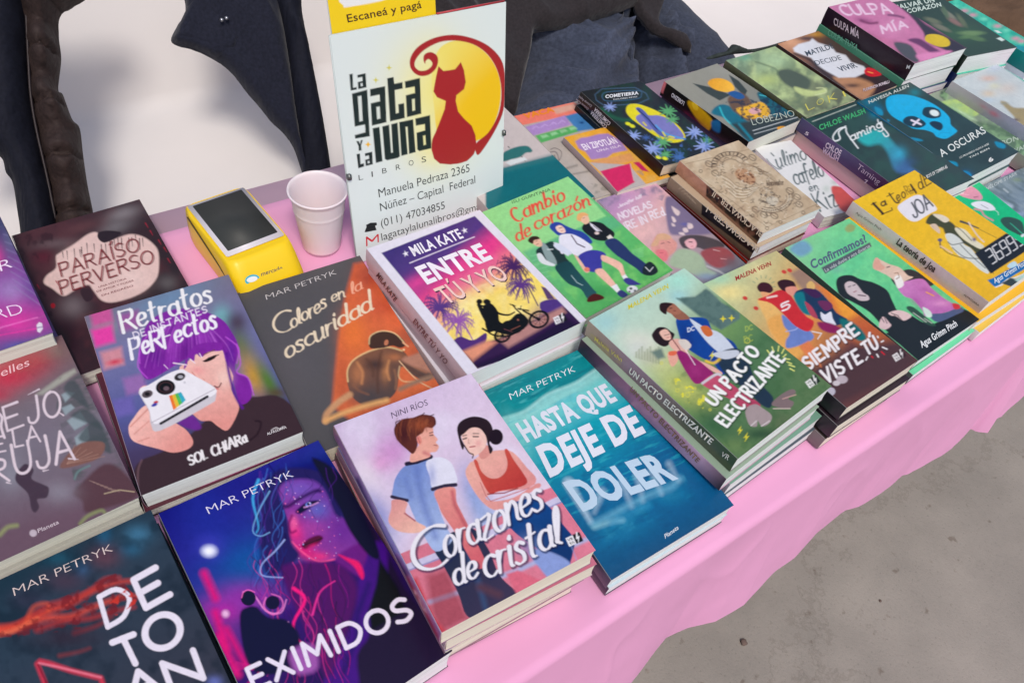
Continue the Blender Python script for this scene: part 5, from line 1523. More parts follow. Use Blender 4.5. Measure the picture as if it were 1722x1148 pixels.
@art('N')
def _(P):
    P.frame(*D8)
    P.grad((500, 0), (240, 194, 34), (1500, 700), (234, 182, 40))
    P.blob((1250, 400), (200, 120), (244, 204, 60), .6)
    P.poly([(806, 84), (840, 44), (930, -6), (990, 0), (1060, 50), (1090, 96), (1050, 120), (1000, 150), (950, 180), (900, 178), (850, 140)], (232, 228, 232), True)
    P.poly([(1010, 190), (1050, 130), (1130, 140), (1160, 170), (1210, 200), (1240, 260), (1300, 320), (1400, 360), (1460, 400), (1470, 480), (1400, 440), (1340, 380), (1260, 330), (1200, 300), (1150, 270), (1130, 230), (1060, 210)], (74, 76, 50), True, soft=2)
    P.poly([(1060, 130), (1130, 136), (1180, 170), (1150, 190), (1110, 170)], (226, 214, 190), True).poly([(1040, 210), (1080, 200), (1110, 240), (1110, 270), (1080, 250)], (222, 196, 170), True)
    P.poly([(1150, 280), (1200, 270), (1260, 310), (1290, 350), (1340, 380), (1400, 460), (1460, 520), (1460, 560), (1400, 530), (1330, 470), (1250, 430), (1190, 360)], (214, 218, 210), True).poly([(1220, 230), (1290, 240), (1360, 310), (1430, 360), (1400, 380), (1310, 330), (1250, 280)], (224, 218, 190), True)
    for pts in ([(1170, 330), (1200, 350), (1260, 340), (1300, 330)], [(1200, 370), (1290, 440), (1390, 450)], [(1260, 350), (1340, 430), (1440, 520)], [(1110, 350), (1170, 410), (1290, 450)], [(1190, 200), (1260, 240), (1340, 320)], [(1400, 440), (1440, 440), (1500, 560)]):
        P.line(pts, 5, (60, 64, 60), True)
    P.line([(1262, 182), (1300, 194), (1392, 232)], 16, (70, 74, 76), w2=8).line([(1320, 190), (1380, 280), (1430, 330)], 10, (226, 206, 190), True).line([(1400, 240), (1520, 300)], 3, (120, 100, 40)).ell((1112, 316), (16, 12), (90, 90, 130)).line([(1112, 330), (1118, 372)], 9, (60, 56, 80)).line([(1118, 360), (1200, 410)], 12, (232, 196, 150)).blob((1360, 312), 14, (60, 50, 120), .9)
    P.poly([(1364, 414), (1590, 268), (1720, 310), (1760, 380), (1480, 560)], (40, 42, 46))
    P.poly([(1456, 606), (1500, 590), (1800, 420), (1800, 480), (1600, 600), (1516, 660), (1490, 640)], (20, 110, 176))
    P.line([(1516, 656), (1560, 640), (1600, 600), (1650, 590), (1700, 570), (1760, 540)], 8, (232, 236, 240))
    P.poly([(1560, 630), (1620, 590), (1680, 600), (1700, 640), (1650, 660)], (60, 70, 70)).poly([(1600, 500), (1650, 470), (1670, 500), (1620, 520)], (190, 220, 230), True)
    P.poly([(1650, 600), (1720, 560), (1760, 580), (1700, 640)], (180, 210, 200), soft=3)
    # the price digits, each stroke apart like a display
    for ch, x, y in (('3', 1430, 470), ('6', 1480, 440), ('9', 1530, 410), ('9', 1580, 376), ('9', 1630, 342)):
        gx, gy = (46, -31), (-34, -66)           # along, up
        up = (-26, -46)
        def q(a, b): return (x + a * 36 + b * up[0] * 1.0 + 60, y + a * -24 + b * up[1] * 1.0 - 20 + 40)
        segs = {'3': 'abcdg', '6': 'afgedc', '9': 'abcfg'}[ch] if ch != '9' else 'abcfgd'
        S_ = {'a': ((.1, 2), (.9, 2)), 'b': ((1, 1.9), (1, 1.1)), 'c': ((1, .9), (1, .1)), 'd': ((.1, 0), (.9, 0)), 'e': ((0, .9), (0, .1)), 'f': ((0, 1.9), (0, 1.1)), 'g': ((.1, 1), (.9, 1))}
        for s in segs:
            a, b = S_[s]
            P.line([q(*a), q(*b)], 7, (236, 236, 236))
    k = (52, 34, 20)
    P.line([(630, 52), (700, 126)], 17, k).line([(690, 132), (768, 100), (762, 84)], 7, k).line([(616, 62), (650, 44)], 6, k)
    P.pen('a', (690, 74), (724, 60), (678, 24), 10, k, 1)
    P.line([(745, -20), (790, 42), (818, 44)], 10, k, True).line([(728, 2), (776, -22)], 6, k)
    P.pen('eo', (806, 40), (868, 4), (784, -28), 8, k, 1)
    P.pen('RiA', (880, -10), (944, -30), (850, -70), 5, (120, 90, 30), 1)
    P.line([(900, -84), (940, -22)], 11, k).line([(890, -34), (930, -50)], 5, k)
    P.pen('dE', (966, -44), (1050, -96), (936, -130), 8, k, 1)
    P.pen('JOA', (930, 158), (1062, 70), (880, 66), 12, (84, 86, 90), 1, 0, .15)


let('N', D8, ('author_lettering', 'Agus Grimm Pitch', (1508, 632), (1740, 492), (1494, 596), (230, 236, 240), .015))
let('N_spine', D8, ('spine_lettering', 'La teoría de Joa', (800, 340), (1072, 548), (826, 300), (50, 40, 36), .03), ('spine_author', 'Agus Grimm Pitch', (508, 122), (690, 246), (516, 106), (90, 76, 70), .0), ('spine_mark', 'ALFAGUARA', (1288, 712), (1396, 792), (1296, 700), (80, 66, 60), .01))


@spn('N')
def _(P):
    P.frame(*D8)
    P.grad((450, 60), (222, 206, 202), (1450, 820), (206, 186, 176), (.5, (214, 196, 196)))


@art('O')
def _(P):
    P.frame(*D5)
    P.grad((280, 900), (204, 182, 150), (1300, 1250), (190, 168, 138))
    P.noise((176, 150, 122), 10, .6, 3).noise((220, 204, 176), 14, .5, 9)
    k, lt = (84, 66, 52), (222, 210, 186)
    P.frame(1100, 260, 5.74)
    g0 = (1100, 260, 5.74)
    for r, w in ((150, 7), (108, 6), (66, 5)):
        pts = [(740 + r * 1.25 * math.cos(a), 110 + r * .85 * math.sin(a) - 10) for a in [math.radians(q) for q in range(165, 345, 12)]]
        P.line(pts, w, k, True)
    for i in range(13):
        a = math.radians(172 + i * 13.5)
        P.line([(740 + 118 * 1.25 * math.cos(a), 100 + 118 * .85 * math.sin(a)), (740 + 142 * 1.25 * math.cos(a), 100 + 142 * .85 * math.sin(a))], 13 if i % 2 else 7, (60, 46, 36))
    P.poly([(780, 170), (830, 130), (900, 150), (960, 200), (980, 250), (940, 290), (880, 270), (820, 240), (790, 210)], (188, 146, 110), True, soft=4)
    P.noise((110, 70, 46), 3, .9, 5, lo=.5, hi=.62, mask=[(790, 160), (960, 190), (980, 270), (900, 290), (800, 230)])
    for i in range(9):                                    # swirling engraved lines
        o = i * 22
        P.line([(640 + o * .5, 190 + o), (720 + o * .3, 230 + o), (800, 300 + o * .7), (900, 320 + o * .55), (1010 - o * .2, 300 + o * .3)], 5, lt if i % 2 else (150, 128, 100), True)
        P.line([(880 + o, 90 + o * .4), (960 + o, 110 + o * .5), (1010 + o, 160 + o * .6), (1060 + o * .9, 170 + o * .8)], 4, (140, 118, 92), True, a=.8)
    P.noise((70, 56, 48), 3.2, .8, 8, lo=.52, hi=.64, mask=[(1010, 360), (1100, 330), (1220, 400), (1240, 470), (1150, 500), (1020, 450)])
    P.poly([(1080, 430), (1130, 400), (1200, 430), (1180, 480), (1120, 490)], (206, 196, 176), True, soft=3, a=.8)
    for r, w in ((250, 6), (215, 9), (180, 5)):
        pts = [(1130 + r * .82 * math.cos(a), 410 + r * .6 * math.sin(a)) for a in [math.radians(q) for q in range(-10, 130, 10)]]
        P.line(pts, w, k, True)
    for i in range(18):
        a = math.radians(-5 + i * 7)
        P.line([(1130 + 200 * .82 * math.cos(a), 410 + 200 * .6 * math.sin(a)), (1130 + 230 * .82 * math.cos(a), 410 + 230 * .6 * math.sin(a))], 4, lt)
    for x, y in ((450, 160), (1090, 710), (1580, 490), (1220, 650), (950, 590), (1440, 560)):
        P.ell((x, y), 15, k, ring=5)
    for x, y in ((530, 90), (590, 180), (950, 30), (1380, 410), (1400, 480), (1060, 580), (1160, 590), (980, 530), (1310, 350)):
        P.ell((x, y), (36, 26), k, .5, ring=5).line([(x - 26, y - 14), (x + 22, y + 16)], 4, k)
    P.pen('blackwater', (1090, 300), (1250, 290), (1084, 250), 6, k, 1)
    rs = random.Random(6)
    for i in range(330):                                  # dense engraved hatching
        x, y = rs.uniform(420, 1500), rs.uniform(20, 690)
        u_, v_ = (x - 930) * .75 + (y - 330) * .62, -(x - 930) * .62 + (y - 330) * .75
        if abs(u_) > 430 or abs(v_) > 230: continue
        a = rs.uniform(0, 6.3); r = rs.uniform(14, 34)
        P.line([(x + r * math.cos(a + t), y + r * .7 * math.sin(a + t)) for t in (0, .6, 1.2, 1.8)], rs.uniform(2.5, 5), rs.choice([(84, 66, 50), (110, 88, 66), lt, (60, 46, 36)]), True, a=.95)
    for b in ([(300, 90), (960, -60)], [(1090, 700), (1590, 470)], [(290, 110), (1080, 690)], [(960, -40), (1580, 460)]):
        P.line(b, 3, (140, 116, 90))


@spn('O')
def _(P):
    P.frame(1100, 260, 5.74)
    P.grad((240, 100), (200, 150, 124), (1050, 820), (120, 96, 74), (.35, (190, 140, 116)))
    P.poly([(505, 300), (560, 296), (1080, 745), (1045, 880), (500, 400)], (40, 31, 26))
    P.noise((160, 110, 90), 8, .5, 4)


let('O_spine', (1100, 260, 5.74), ('spine_lettering', 'BLACKWATER · II', (1062, 756), (586, 352), (1036, 800), (226, 206, 180), .02))


@spn('O2')
def _(P):
    P.frame(1100, 260, 5.74)
    P.grad((160, 280), (146, 128, 106), (1020, 960), (110, 90, 70))
    P.poly([(462, 480), (520, 462), (1085, 905), (1025, 1010), (455, 580)], (36, 30, 26))
    for i in range(6):
        P.line([(240 + i * 26, 330 + i * 22), (270 + i * 26, 320 + i * 30)], 6, (190, 172, 146))


let('O2_spine', (1100, 260, 5.74), ('spine_lettering', 'BLACKWATER · I', (1024, 904), (524, 502), (1000, 950), (232, 218, 196), .02))


@spn('O3')
def _(P):
    P.frame(1100, 260, 5.74)
    P.grad((130, 330), (84, 30, 36), (1000, 1050), (30, 18, 20), (.5, (70, 26, 30)))
    P.line([(400, 560), (900, 1050)], 14, (200, 60, 40))


@art('P')
def _(P):
    P.frame(*D4)
    P.grad((560, 150), (46, 50, 52), (1400, 700), (40, 44, 48))
    P.noise((36, 70, 56), 16, .7, 3)
    b1 = [(690, 170), (740, 128), (980, 118), (1060, 160), (1080, 200), (1000, 236), (760, 250), (700, 210)]
    P.line(b1 + [b1[0]], 7, (70, 96, 120))
    P.line([(740, 180), (780, 150), (1000, 140), (1026, 170), (990, 200), (780, 216), (740, 180)], 5, (70, 110, 140), True)
    P.line([(740, 270), (800, 320), (880, 350), (960, 350)], 20, (40, 96, 70), True, soft=8).line([(900, 460), (960, 560), (1050, 640)], 10, (50, 110, 70), True, soft=6)
    P.poly([(915, 290), (930, 245), (990, 236), (1080, 262), (1180, 310), (1290, 390), (1340, 460), (1330, 500), (1240, 516), (1130, 470), (1030, 400), (950, 340)], (232, 218, 30), True)
    P.poly([(985, 340), (1020, 310), (1090, 320), (1150, 320), (1230, 350), (1310, 430), (1330, 480), (1260, 490), (1180, 450), (1120, 440), (1040, 400)], (128, 126, 190), True)
    P.poly([(985, 270), (1010, 262), (1060, 300), (1110, 380), (1180, 440), (1220, 480), (1150, 460), (1080, 380), (1020, 310)], (90, 100, 170), True).line([(1000, 276), (1080, 350), (1140, 420)], 8, (40, 46, 90)).line([(1130, 390), (1200, 450), (1340, 490)], 12, (90, 160, 220), True)
    for a, b, c_ in (((1040, 370), (1060, 392), 0), ((1100, 425), (1120, 440), 0), ((1180, 440), (1200, 470), 0), ((1230, 470), (1262, 480), 0)):
        P.line([a, b], 10, (232, 218, 30))

    def flower(x, y, r, c, n=9, seed=1):
        rs = random.Random(seed)
        for i in range(n):
            a = 2 * math.pi * i / n + rs.uniform(-.15, .15)
            P.line([(x, y), (x + r * math.cos(a), y + r * .75 * math.sin(a))], r * .26, c, w2=r * .08)
    B_, G_ = (150, 170, 226), (96, 170, 110)
    for x, y, r, c_ in ((800, 258, 46, B_), (970, 465, 56, B_), (1110, 560, 76, B_), (1220, 290, 70, G_), (1180, 510, 66, G_), (1250, 350, 50, G_), (1410, 440, 70, B_), (1480, 540, 74, B_), (1200, 600, 50, G_), (1290, 620, 50, (70, 110, 170)), (1500, 500, 40, G_), (940, 530, 40, G_), (1060, 480, 34, (70, 100, 160))):
        flower(x, y, r, c_, 10, int(x))
    for x, y in ((930, 380), (960, 396), (1150, 622), (1196, 630)):
        P.ell((x, y), (20, 12), (226, 226, 40), .3)
    for x, y in ((1100, 690), (1126, 664), (1110, 660), (1016, 610)):
        P.ell((x, y), (16, 10), (230, 230, 230), .8)
    P.noise((80, 120, 190), 6, .6, 12, lo=.6, hi=.7, mask=[(1040, 440), (1500, 440), (1540, 640), (1180, 680)])


let('P', D4, ('title_lettering', 'COMETIERRA', (766, 196), (1006, 168), (764, 172), (232, 234, 236), .04), ('author_lettering', 'DOLORES REYES', (824, 210), (996, 190), (823, 200), (220, 224, 228), .01))
let('P_spine', D4, ('spine_lettering', 'COMETIERRA', (812, 372), (700, 262), (796, 394), (226, 216, 222), .02), ('spine_author', 'Dolores Reyes', (676, 246), (584, 176), (666, 260), (190, 180, 186), .0))
let('P2_spine', D4, ('spine_lettering', 'COMETIERRA', (784, 394), (674, 284), (766, 416), (226, 216, 222), .02), ('spine_author', 'Dolores Reyes', (650, 268), (562, 198), (640, 280), (190, 180, 186), .0))


@art('Q')
def _(P):
    P.frame(*D5)
    P.grad((150, 320), (156, 154, 140), (1100, 700), (130, 132, 124))
    P.blob((700, 250), (160, 60), (170, 168, 156), .7)
    # plain stand-in: a yellow dome over dark wings on teal shoulders
    P.poly([(365, 345), (520, 380), (640, 430), (560, 470), (470, 420)], (62, 70, 66)).poly([(625, 282), (700, 330), (760, 400), (740, 440), (670, 370)], (62, 70, 66))
    P.poly([(475, 350), (500, 316), (570, 310), (640, 340), (668, 390), (620, 410), (530, 392)], (236, 164, 30), True, c2=(250, 190, 60), g2=((480, 330), (640, 400)))
    P.poly([(500, 560), (560, 500), (650, 520), (760, 620), (840, 740), (780, 780), (680, 680), (600, 600)], (30, 110, 130), True, soft=3).poly([(830, 420), (900, 410), (1000, 440), (1060, 520), (1110, 590), (980, 600), (900, 540)], (40, 96, 110), True, soft=3)
    P.poly([(620, 450), (700, 410), (760, 440), (800, 500), (860, 560), (780, 620), (680, 560), (640, 520)], (110, 84, 66), True, soft=4)
    P.poly([(680, 530), (760, 510), (860, 480), (920, 540), (900, 590), (780, 600), (720, 580)], (236, 180, 50), True, soft=2).poly([(770, 540), (820, 520), (860, 550), (800, 570)], (226, 170, 170), True)
    P.poly([(620, 420), (660, 400), (720, 420), (740, 450), (690, 460)], (40, 90, 150), True)
    P.noise((40, 50, 70), 4, .8, 5, lo=.55, hi=.65, mask=[(600, 480), (1000, 440), (1100, 600), (820, 700)])
    P.line([(560, 520), (600, 600), (700, 690)], 10, (60, 190, 200), True).line([(850, 430), (900, 440)], 6, (80, 200, 210))
    P.poly([(640, 640), (1130, 560), (1140, 620), (800, 780), (700, 700)], (56, 64, 64), soft=8)
    P.line([(800, 688), (1130, 588)], 4, (220, 226, 226)).line([(810, 712), (980, 664)], 4, (200, 206, 206))
    P.poly([(975, 665), (1020, 655), (1066, 672), (1000, 690)], (230, 160, 40), True).line([(700, 640), (800, 760)], 16, (30, 130, 150), soft=4)


let('Q', D5, ('title_lettering', 'LOBEZNO', (800, 650), (1106, 586), (780, 600), (190, 200, 186), -.01))
let('Q_spine', D5, ('spine_lettering', 'LOBEZNO', (312, 478), (222, 412), (304, 506), (226, 226, 230), .03))


@spn('Q')
def _(P):
    P.frame(*D5)
    P.fill((30, 27, 30))
    P.poly([(100, 300), (170, 300), (180, 330), (150, 420), (100, 390)], (214, 120, 126)).poly([(330, 500), (370, 480), (500, 600), (500, 660), (450, 680)], (206, 160, 30), True, soft=3)
    P.poly([(300, 560), (340, 560), (480, 700), (440, 740), (330, 640)], (90, 30, 60), True, soft=10).poly([(500, 620), (560, 620), (560, 700), (510, 680)], (40, 110, 160), True, soft=4).poly([(360, 480), (400, 500), (400, 540), (370, 530)], (230, 190, 50), True)


@art('R')
def _(P):
    P.frame(*D5)
    P.grad((700, 200), (150, 176, 140), (1450, 560), (96, 100, 82), (.4, (166, 186, 130)), (.7, (120, 128, 98)))
    P.noise((196, 214, 150), 16, .7, 3).noise((90, 110, 90), 12, .6, 8)
    P.blob((960, 180), (100, 60), (176, 206, 160), .8).blob((900, 320), (90, 40), (190, 206, 120), .7).blob((740, 160), (50, 30), (110, 170, 140), .8)
    P.poly([(980, 260), (1050, 240), (1160, 280), (1220, 340), (1180, 400), (1080, 380), (1000, 320)], (84, 96, 80), True, soft=8).poly([(1100, 370), (1180, 390), (1260, 400), (1330, 380), (1320, 420), (1200, 440), (1120, 410)], (196, 210, 140), True, soft=4)
    P.line([(1260, 380), (1310, 380), (1330, 410), (1250, 430)], 7, (206, 216, 160), True).line([(820, 190), (960, 240), (980, 280)], 8, (100, 120, 90), True, soft=5)


let('R', D5, ('title_lettering', 'L', (1200, 546), (1248, 524), (1172, 492), (214, 206, 90), -.02), ('title_lettering', 'O', (1266, 512), (1316, 490), (1256, 466), (214, 206, 90), -.02), ('title_lettering', 'K', (1352, 490), (1414, 462), (1336, 432), (214, 206, 90), -.02), ('title_lettering', 'I', (1462, 448), (1474, 442), (1440, 408), (214, 206, 90), -.02))


@art('R2')
def _(P):
    P.frame(*D6)
    P.grad((0, 280), (190, 130, 90), (850, 620), (54, 46, 56), (.3, (90, 70, 66)))
    P.blob((40, 300), (90, 60), (226, 170, 130), .9).blob((210, 250), (60, 20), (206, 150, 60), .8).blob((150, 280), (70, 14), (70, 50, 50), .9)
    P.poly([(340, 560), (500, 560), (640, 620), (600, 700), (540, 720), (420, 640)], (190, 140, 104), True, soft=10).blob((480, 620), (60, 16), (60, 48, 50), .8)
    P.poly([(50, 350), (90, 320), (170, 300), (190, 280), (230, 310), (330, 340), (360, 380), (430, 400), (470, 450), (560, 480), (590, 520), (500, 560), (380, 564), (300, 520), (230, 480), (180, 420), (120, 400), (60, 376)], (226, 228, 234), False, soft=3)
    P.line([(60, 390), (180, 440), (300, 550), (420, 640)], 14, (60, 50, 50), True, soft=6)
    P.poly([(566, 510), (600, 490), (680, 520), (684, 546), (620, 556), (576, 540)], (214, 44, 60), True).line([(590, 520), (626, 530)], 6, (250, 170, 90))


let('R2', D6, ('title_lettering', 'MATILDE', (152, 408), (350, 350), (130, 372), (56, 70, 86), .01), ('title_lettering', 'DECIDE', (218, 474), (404, 434), (198, 440), (56, 70, 86), -.005), ('title_lettering', 'VIVIR', (396, 520), (520, 488), (362, 486), (56, 70, 86), .01),
    ('author_lettering', 'FLORENCIA BONELLI', (560, 664), (746, 602), (556, 644), (214, 200, 210), .02))


@art('S')
def _(P):
    P.frame(*D7)
    P.grad((120, 80), (40, 62, 56), (1000, 500), (60, 76, 74))
    P.noise((56, 88, 78), 20, .6, 3)
    P.poly([(520, 230), (580, 180), (680, 170), (760, 240), (840, 340), (900, 430), (960, 480), (800, 470), (740, 340), (680, 270), (590, 280)], (50, 176, 176), True, soft=12, c2=(70, 110, 160), g2=((650, 200), (850, 430)))
    P.blob((820, 340), (50, 50), (60, 170, 200), .8).blob((880, 400), (60, 40), (60, 90, 130), .7)
    P.line([(190, 106), (504, -16)], 5, (196, 206, 190))
    c = (240, 244, 242)
    P.line([(520, 298), (440, 190), (430, 150), (380, 160), (340, 210), (350, 246), (390, 230), (380, 180), (430, 140)], 9, c, True)
    P.pen('aming', (470, 246), (700, 142), (452, 190), 9, c, .8, 0, .12)
    P.line([(662, 92), (668, 110), (700, 150), (740, 200), (720, 214), (700, 190)], 8, c, True)
    P.blob((640, 40), (40, 40), (30, 130, 160), .8)


let('S', D7, ('author_lettering', 'CHLOE WALSH', (244, 170), (576, 44), (232, 132), (64, 170, 104), .03), ('series_lettering', 'BOYS OF TOMMEN #5', (1020, 516), (1168, 440), (1010, 494), (226, 226, 220), .02))


@spn('S')
def _(P):
    P.frame(*D7)
    P.grad((70, 120), (76, 76, 110), (700, 560), (80, 50, 84), (.3, (96, 70, 116)), (.5, (90, 84, 120)))


let('S_spine', D7, ('spine_lettering', 'CHLOE', (286, 288), (396, 352), (300, 250), (222, 206, 222), .04), ('spine_lettering', 'WALSH', (262, 326), (378, 392), (276, 290), (222, 206, 222), .04), ('spine_mark', '5', (138, 194), (162, 208), (150, 172), (230, 220, 230), .03), ('spine_script', 'Taming', (512, 440), (672, 560), (536, 404), (226, 206, 226), -.015), ('spine_mark', '7', (566, 548), (590, 556), (576, 520), (230, 220, 230), .02))


@art('T')
def _(P):
    P.frame(*D6)
    P.grad((530, 720), (44, 70, 66), (1700, 1300), (56, 70, 72))
    P.noise((60, 84, 84), 22, .5, 4)
    P.blob((600, 740), (60, 40), (20, 120, 150), .7).blob((660, 790), (40, 30), (20, 110, 150), .9).blob((930, 670), (40, 30), (30, 130, 140), .8)
    P.frame(*D7)
    for q in ([(640, 0), (690, 20), (700, 60), (660, 50)], [(900, 220), (960, 230), (990, 244), (940, 246)], [(1510, 250), (1580, 270), (1580, 300), (1530, 290)], [(1170, 390), (1230, 400), (1240, 430), (1190, 410)], [(730, 90), (746, 96), (740, 110)], [(1250, 500), (1290, 460), (1340, 490), (1320, 540), (1260, 530)]):
        P.poly(q, (20, 140, 176), True, soft=2)
    P.blob((1300, 505), (40, 36), (20, 120, 190), .9)
    P.frame(*D6)
    bl = (8, 178, 226)
    P.poly([(722, 760), (730, 710), (790, 686), (900, 690), (1020, 730), (1120, 790), (1180, 850), (1190, 900), (1220, 930), (1236, 950), (1200, 980), (1150, 1004), (1090, 990), (1060, 960), (1000, 940), (920, 930), (850, 890), (780, 850), (740, 810)], bl, True)
    P.poly([(844, 880), (870, 846), (930, 842), (1000, 880), (1006, 906), (960, 926), (890, 914)], (34, 60, 74), True).poly([(984, 820), (1000, 780), (1060, 776), (1110, 800), (1116, 844), (1060, 858), (1010, 846)], (34, 60, 74), True).poly([(1036, 890), (1070, 876), (1120, 890), (1134, 920), (1110, 944), (1060, 920)], (34, 56, 74), True)
    P.ell((1072, 818), (34, 22), (226, 240, 236), .3)
    P.line([(906, 870), (974, 900)], 13, (236, 226, 240)).line([(960, 866), (920, 904)], 13, (236, 226, 240))
    P.line([(1090, 990), (1120, 960), (1180, 960)], 4, (10, 140, 190), a=.7)


let('T', D6, ('author_lettering', 'NAVESSA ALLEN', (600, 752), (888, 632), (592, 730), (206, 214, 206), .02), ('title_lettering', 'A OSCURAS', (1126, 1138), (1446, 962), (1094, 1088), (226, 232, 226), .01))
let('T', D7, ('subtitle_lettering', 'LO PROHIBIDO NUNCA SABE', (1256, 374), (1466, 274), (1250, 362), (206, 212, 206), .02), ('subtitle_lettering', 'TAN BIEN', (1326, 374), (1470, 306), (1320, 362), (206, 212, 206), .02), ('publisher_mark', '6', (1468, 402), (1500, 386), (1456, 376), (230, 230, 226), .04))


@art('U')
def _(P):
    P.frame(*D6)
    P.grad((300, 60), (120, 60, 90), (1200, 400), (96, 70, 84), (.5, (206, 120, 160)))
    P.poly([(300, 60), (500, 0), (760, 0), (900, 90), (990, 200), (1000, 280), (1060, 330), (1200, 370), (1000, 450), (940, 440), (900, 330), (780, 290), (600, 240), (450, 150)], (206, 124, 166), True, soft=4)
    P.poly([(740, -20), (900, 60), (1010, 180), (1300, 350), (1200, 380), (1030, 300), (990, 230), (900, 120), (780, 20)], (60, 52, 62), True, soft=4)
    P.poly([(780, 310), (900, 330), (960, 430), (930, 450), (840, 400)], (84, 84, 90), True, soft=4).poly([(880, 290), (960, 280), (1060, 340), (1120, 380), (1060, 390), (960, 330)], (110, 60, 100), True, soft=4).poly([(940, 400), (1060, 380), (1200, 372), (1000, 440)], (226, 140, 186), True, soft=6)
    P.blob((560, 150), (70, 20), (150, 70, 120), .7, .2).blob((780, 200), (90, 60), (226, 150, 190), .6).line([(540, 150), (600, 170), (660, 166)], 14, (120, 50, 90), True, soft=5).line([(740, 110), (800, 116), (850, 130)], 12, (100, 50, 90), True, soft=5)
    P.poly([(1004, 290), (1020, 254), (1090, 250), (1160, 276), (1186, 310), (1170, 336), (1110, 340), (1040, 316)], (222, 190, 36), True)
    c = (240, 206, 226)
    P.pen('CULPA', (420, 110), (770, 96), (370, 40), 15, c, .8, .05, .2)
    P.pen('MÍA', (700, 240), (880, 200), (676, 190), 15, c, .8, .05, .3)


let('U_spine', D6, ('spine_lettering', 'CULPA MÍA', (348, 178), (530, 278), (352, 124), (226, 206, 214), .02), ('spine_mark', 'M', (872, 496), (896, 498), (880, 468), (226, 226, 226), .02))
let('U2_spine', D6, ('spine_lettering', 'CULPA TUYA', (302, 252), (516, 366), (312, 214), (120, 190, 160), .01))


@art('V')
def _(P):
    P.frame(*D6)
    P.grad((760, 0), (50, 66, 52), (1600, 400), (56, 76, 60))
    P.blob((1250, 240), (160, 70), (64, 100, 66), .7)
    for x, y, a, L, c_ in ((1060, 150, .3, 60, (110, 116, 90)), (1120, 200, .4, 70, (120, 120, 100)), (1180, 110, .6, 60, (130, 130, 110)), (1220, 160, .5, 60, (140, 110, 100)), (1150, 90, 1.1, 50, (90, 110, 80)), (1270, 150, .9, 60, (100, 110, 80)), (1330, 260, -.2, 70, (96, 130, 80)), (1380, 280, .2, 60, (90, 120, 76)), (1340, 240, .0, 90, (110, 140, 90))):
        P.ell((x, y), (L, 16), c_, a, soft=3)
    P.poly([(1520, 280), (1550, 270), (1580, 290), (1560, 300)], (220, 236, 226)).poly([(1500, 220), (1530, 222), (1560, 240), (1530, 240)], (200, 226, 210), a=.0)


let('V', D6, ('title_lettering', 'SALVAR UN', (800, 74), (1076, 14), (786, 40), (206, 222, 210), .03), ('title_lettering', 'CORAZÓN', (876, 100), (1124, 48), (868, 68), (206, 222, 210), .03))


@art('V2')
def _(P):
    P.frame(*D6)
    P.fill((40, 176, 150))
    P.noise((90, 220, 180), 14, .7, 3)
    for x, y, c_ in ((1220, 50, 0), (1290, 80, 1), (1350, 110, 1), (1430, 140, 0), (1530, 190, 1), (1590, 220, 0), (1660, 280, 1), (1700, 300, 1)):
        P.blob((x, y), (30, 14), [(120, 226, 190), (226, 150, 170)][c_], .9)
    P.poly([(1500, 220), (1530, 222), (1560, 240), (1530, 240)], (226, 240, 230)).poly([(1600, 400), (1660, 330), (1740, 350), (1700, 400)], (20, 150, 160), True, soft=5)


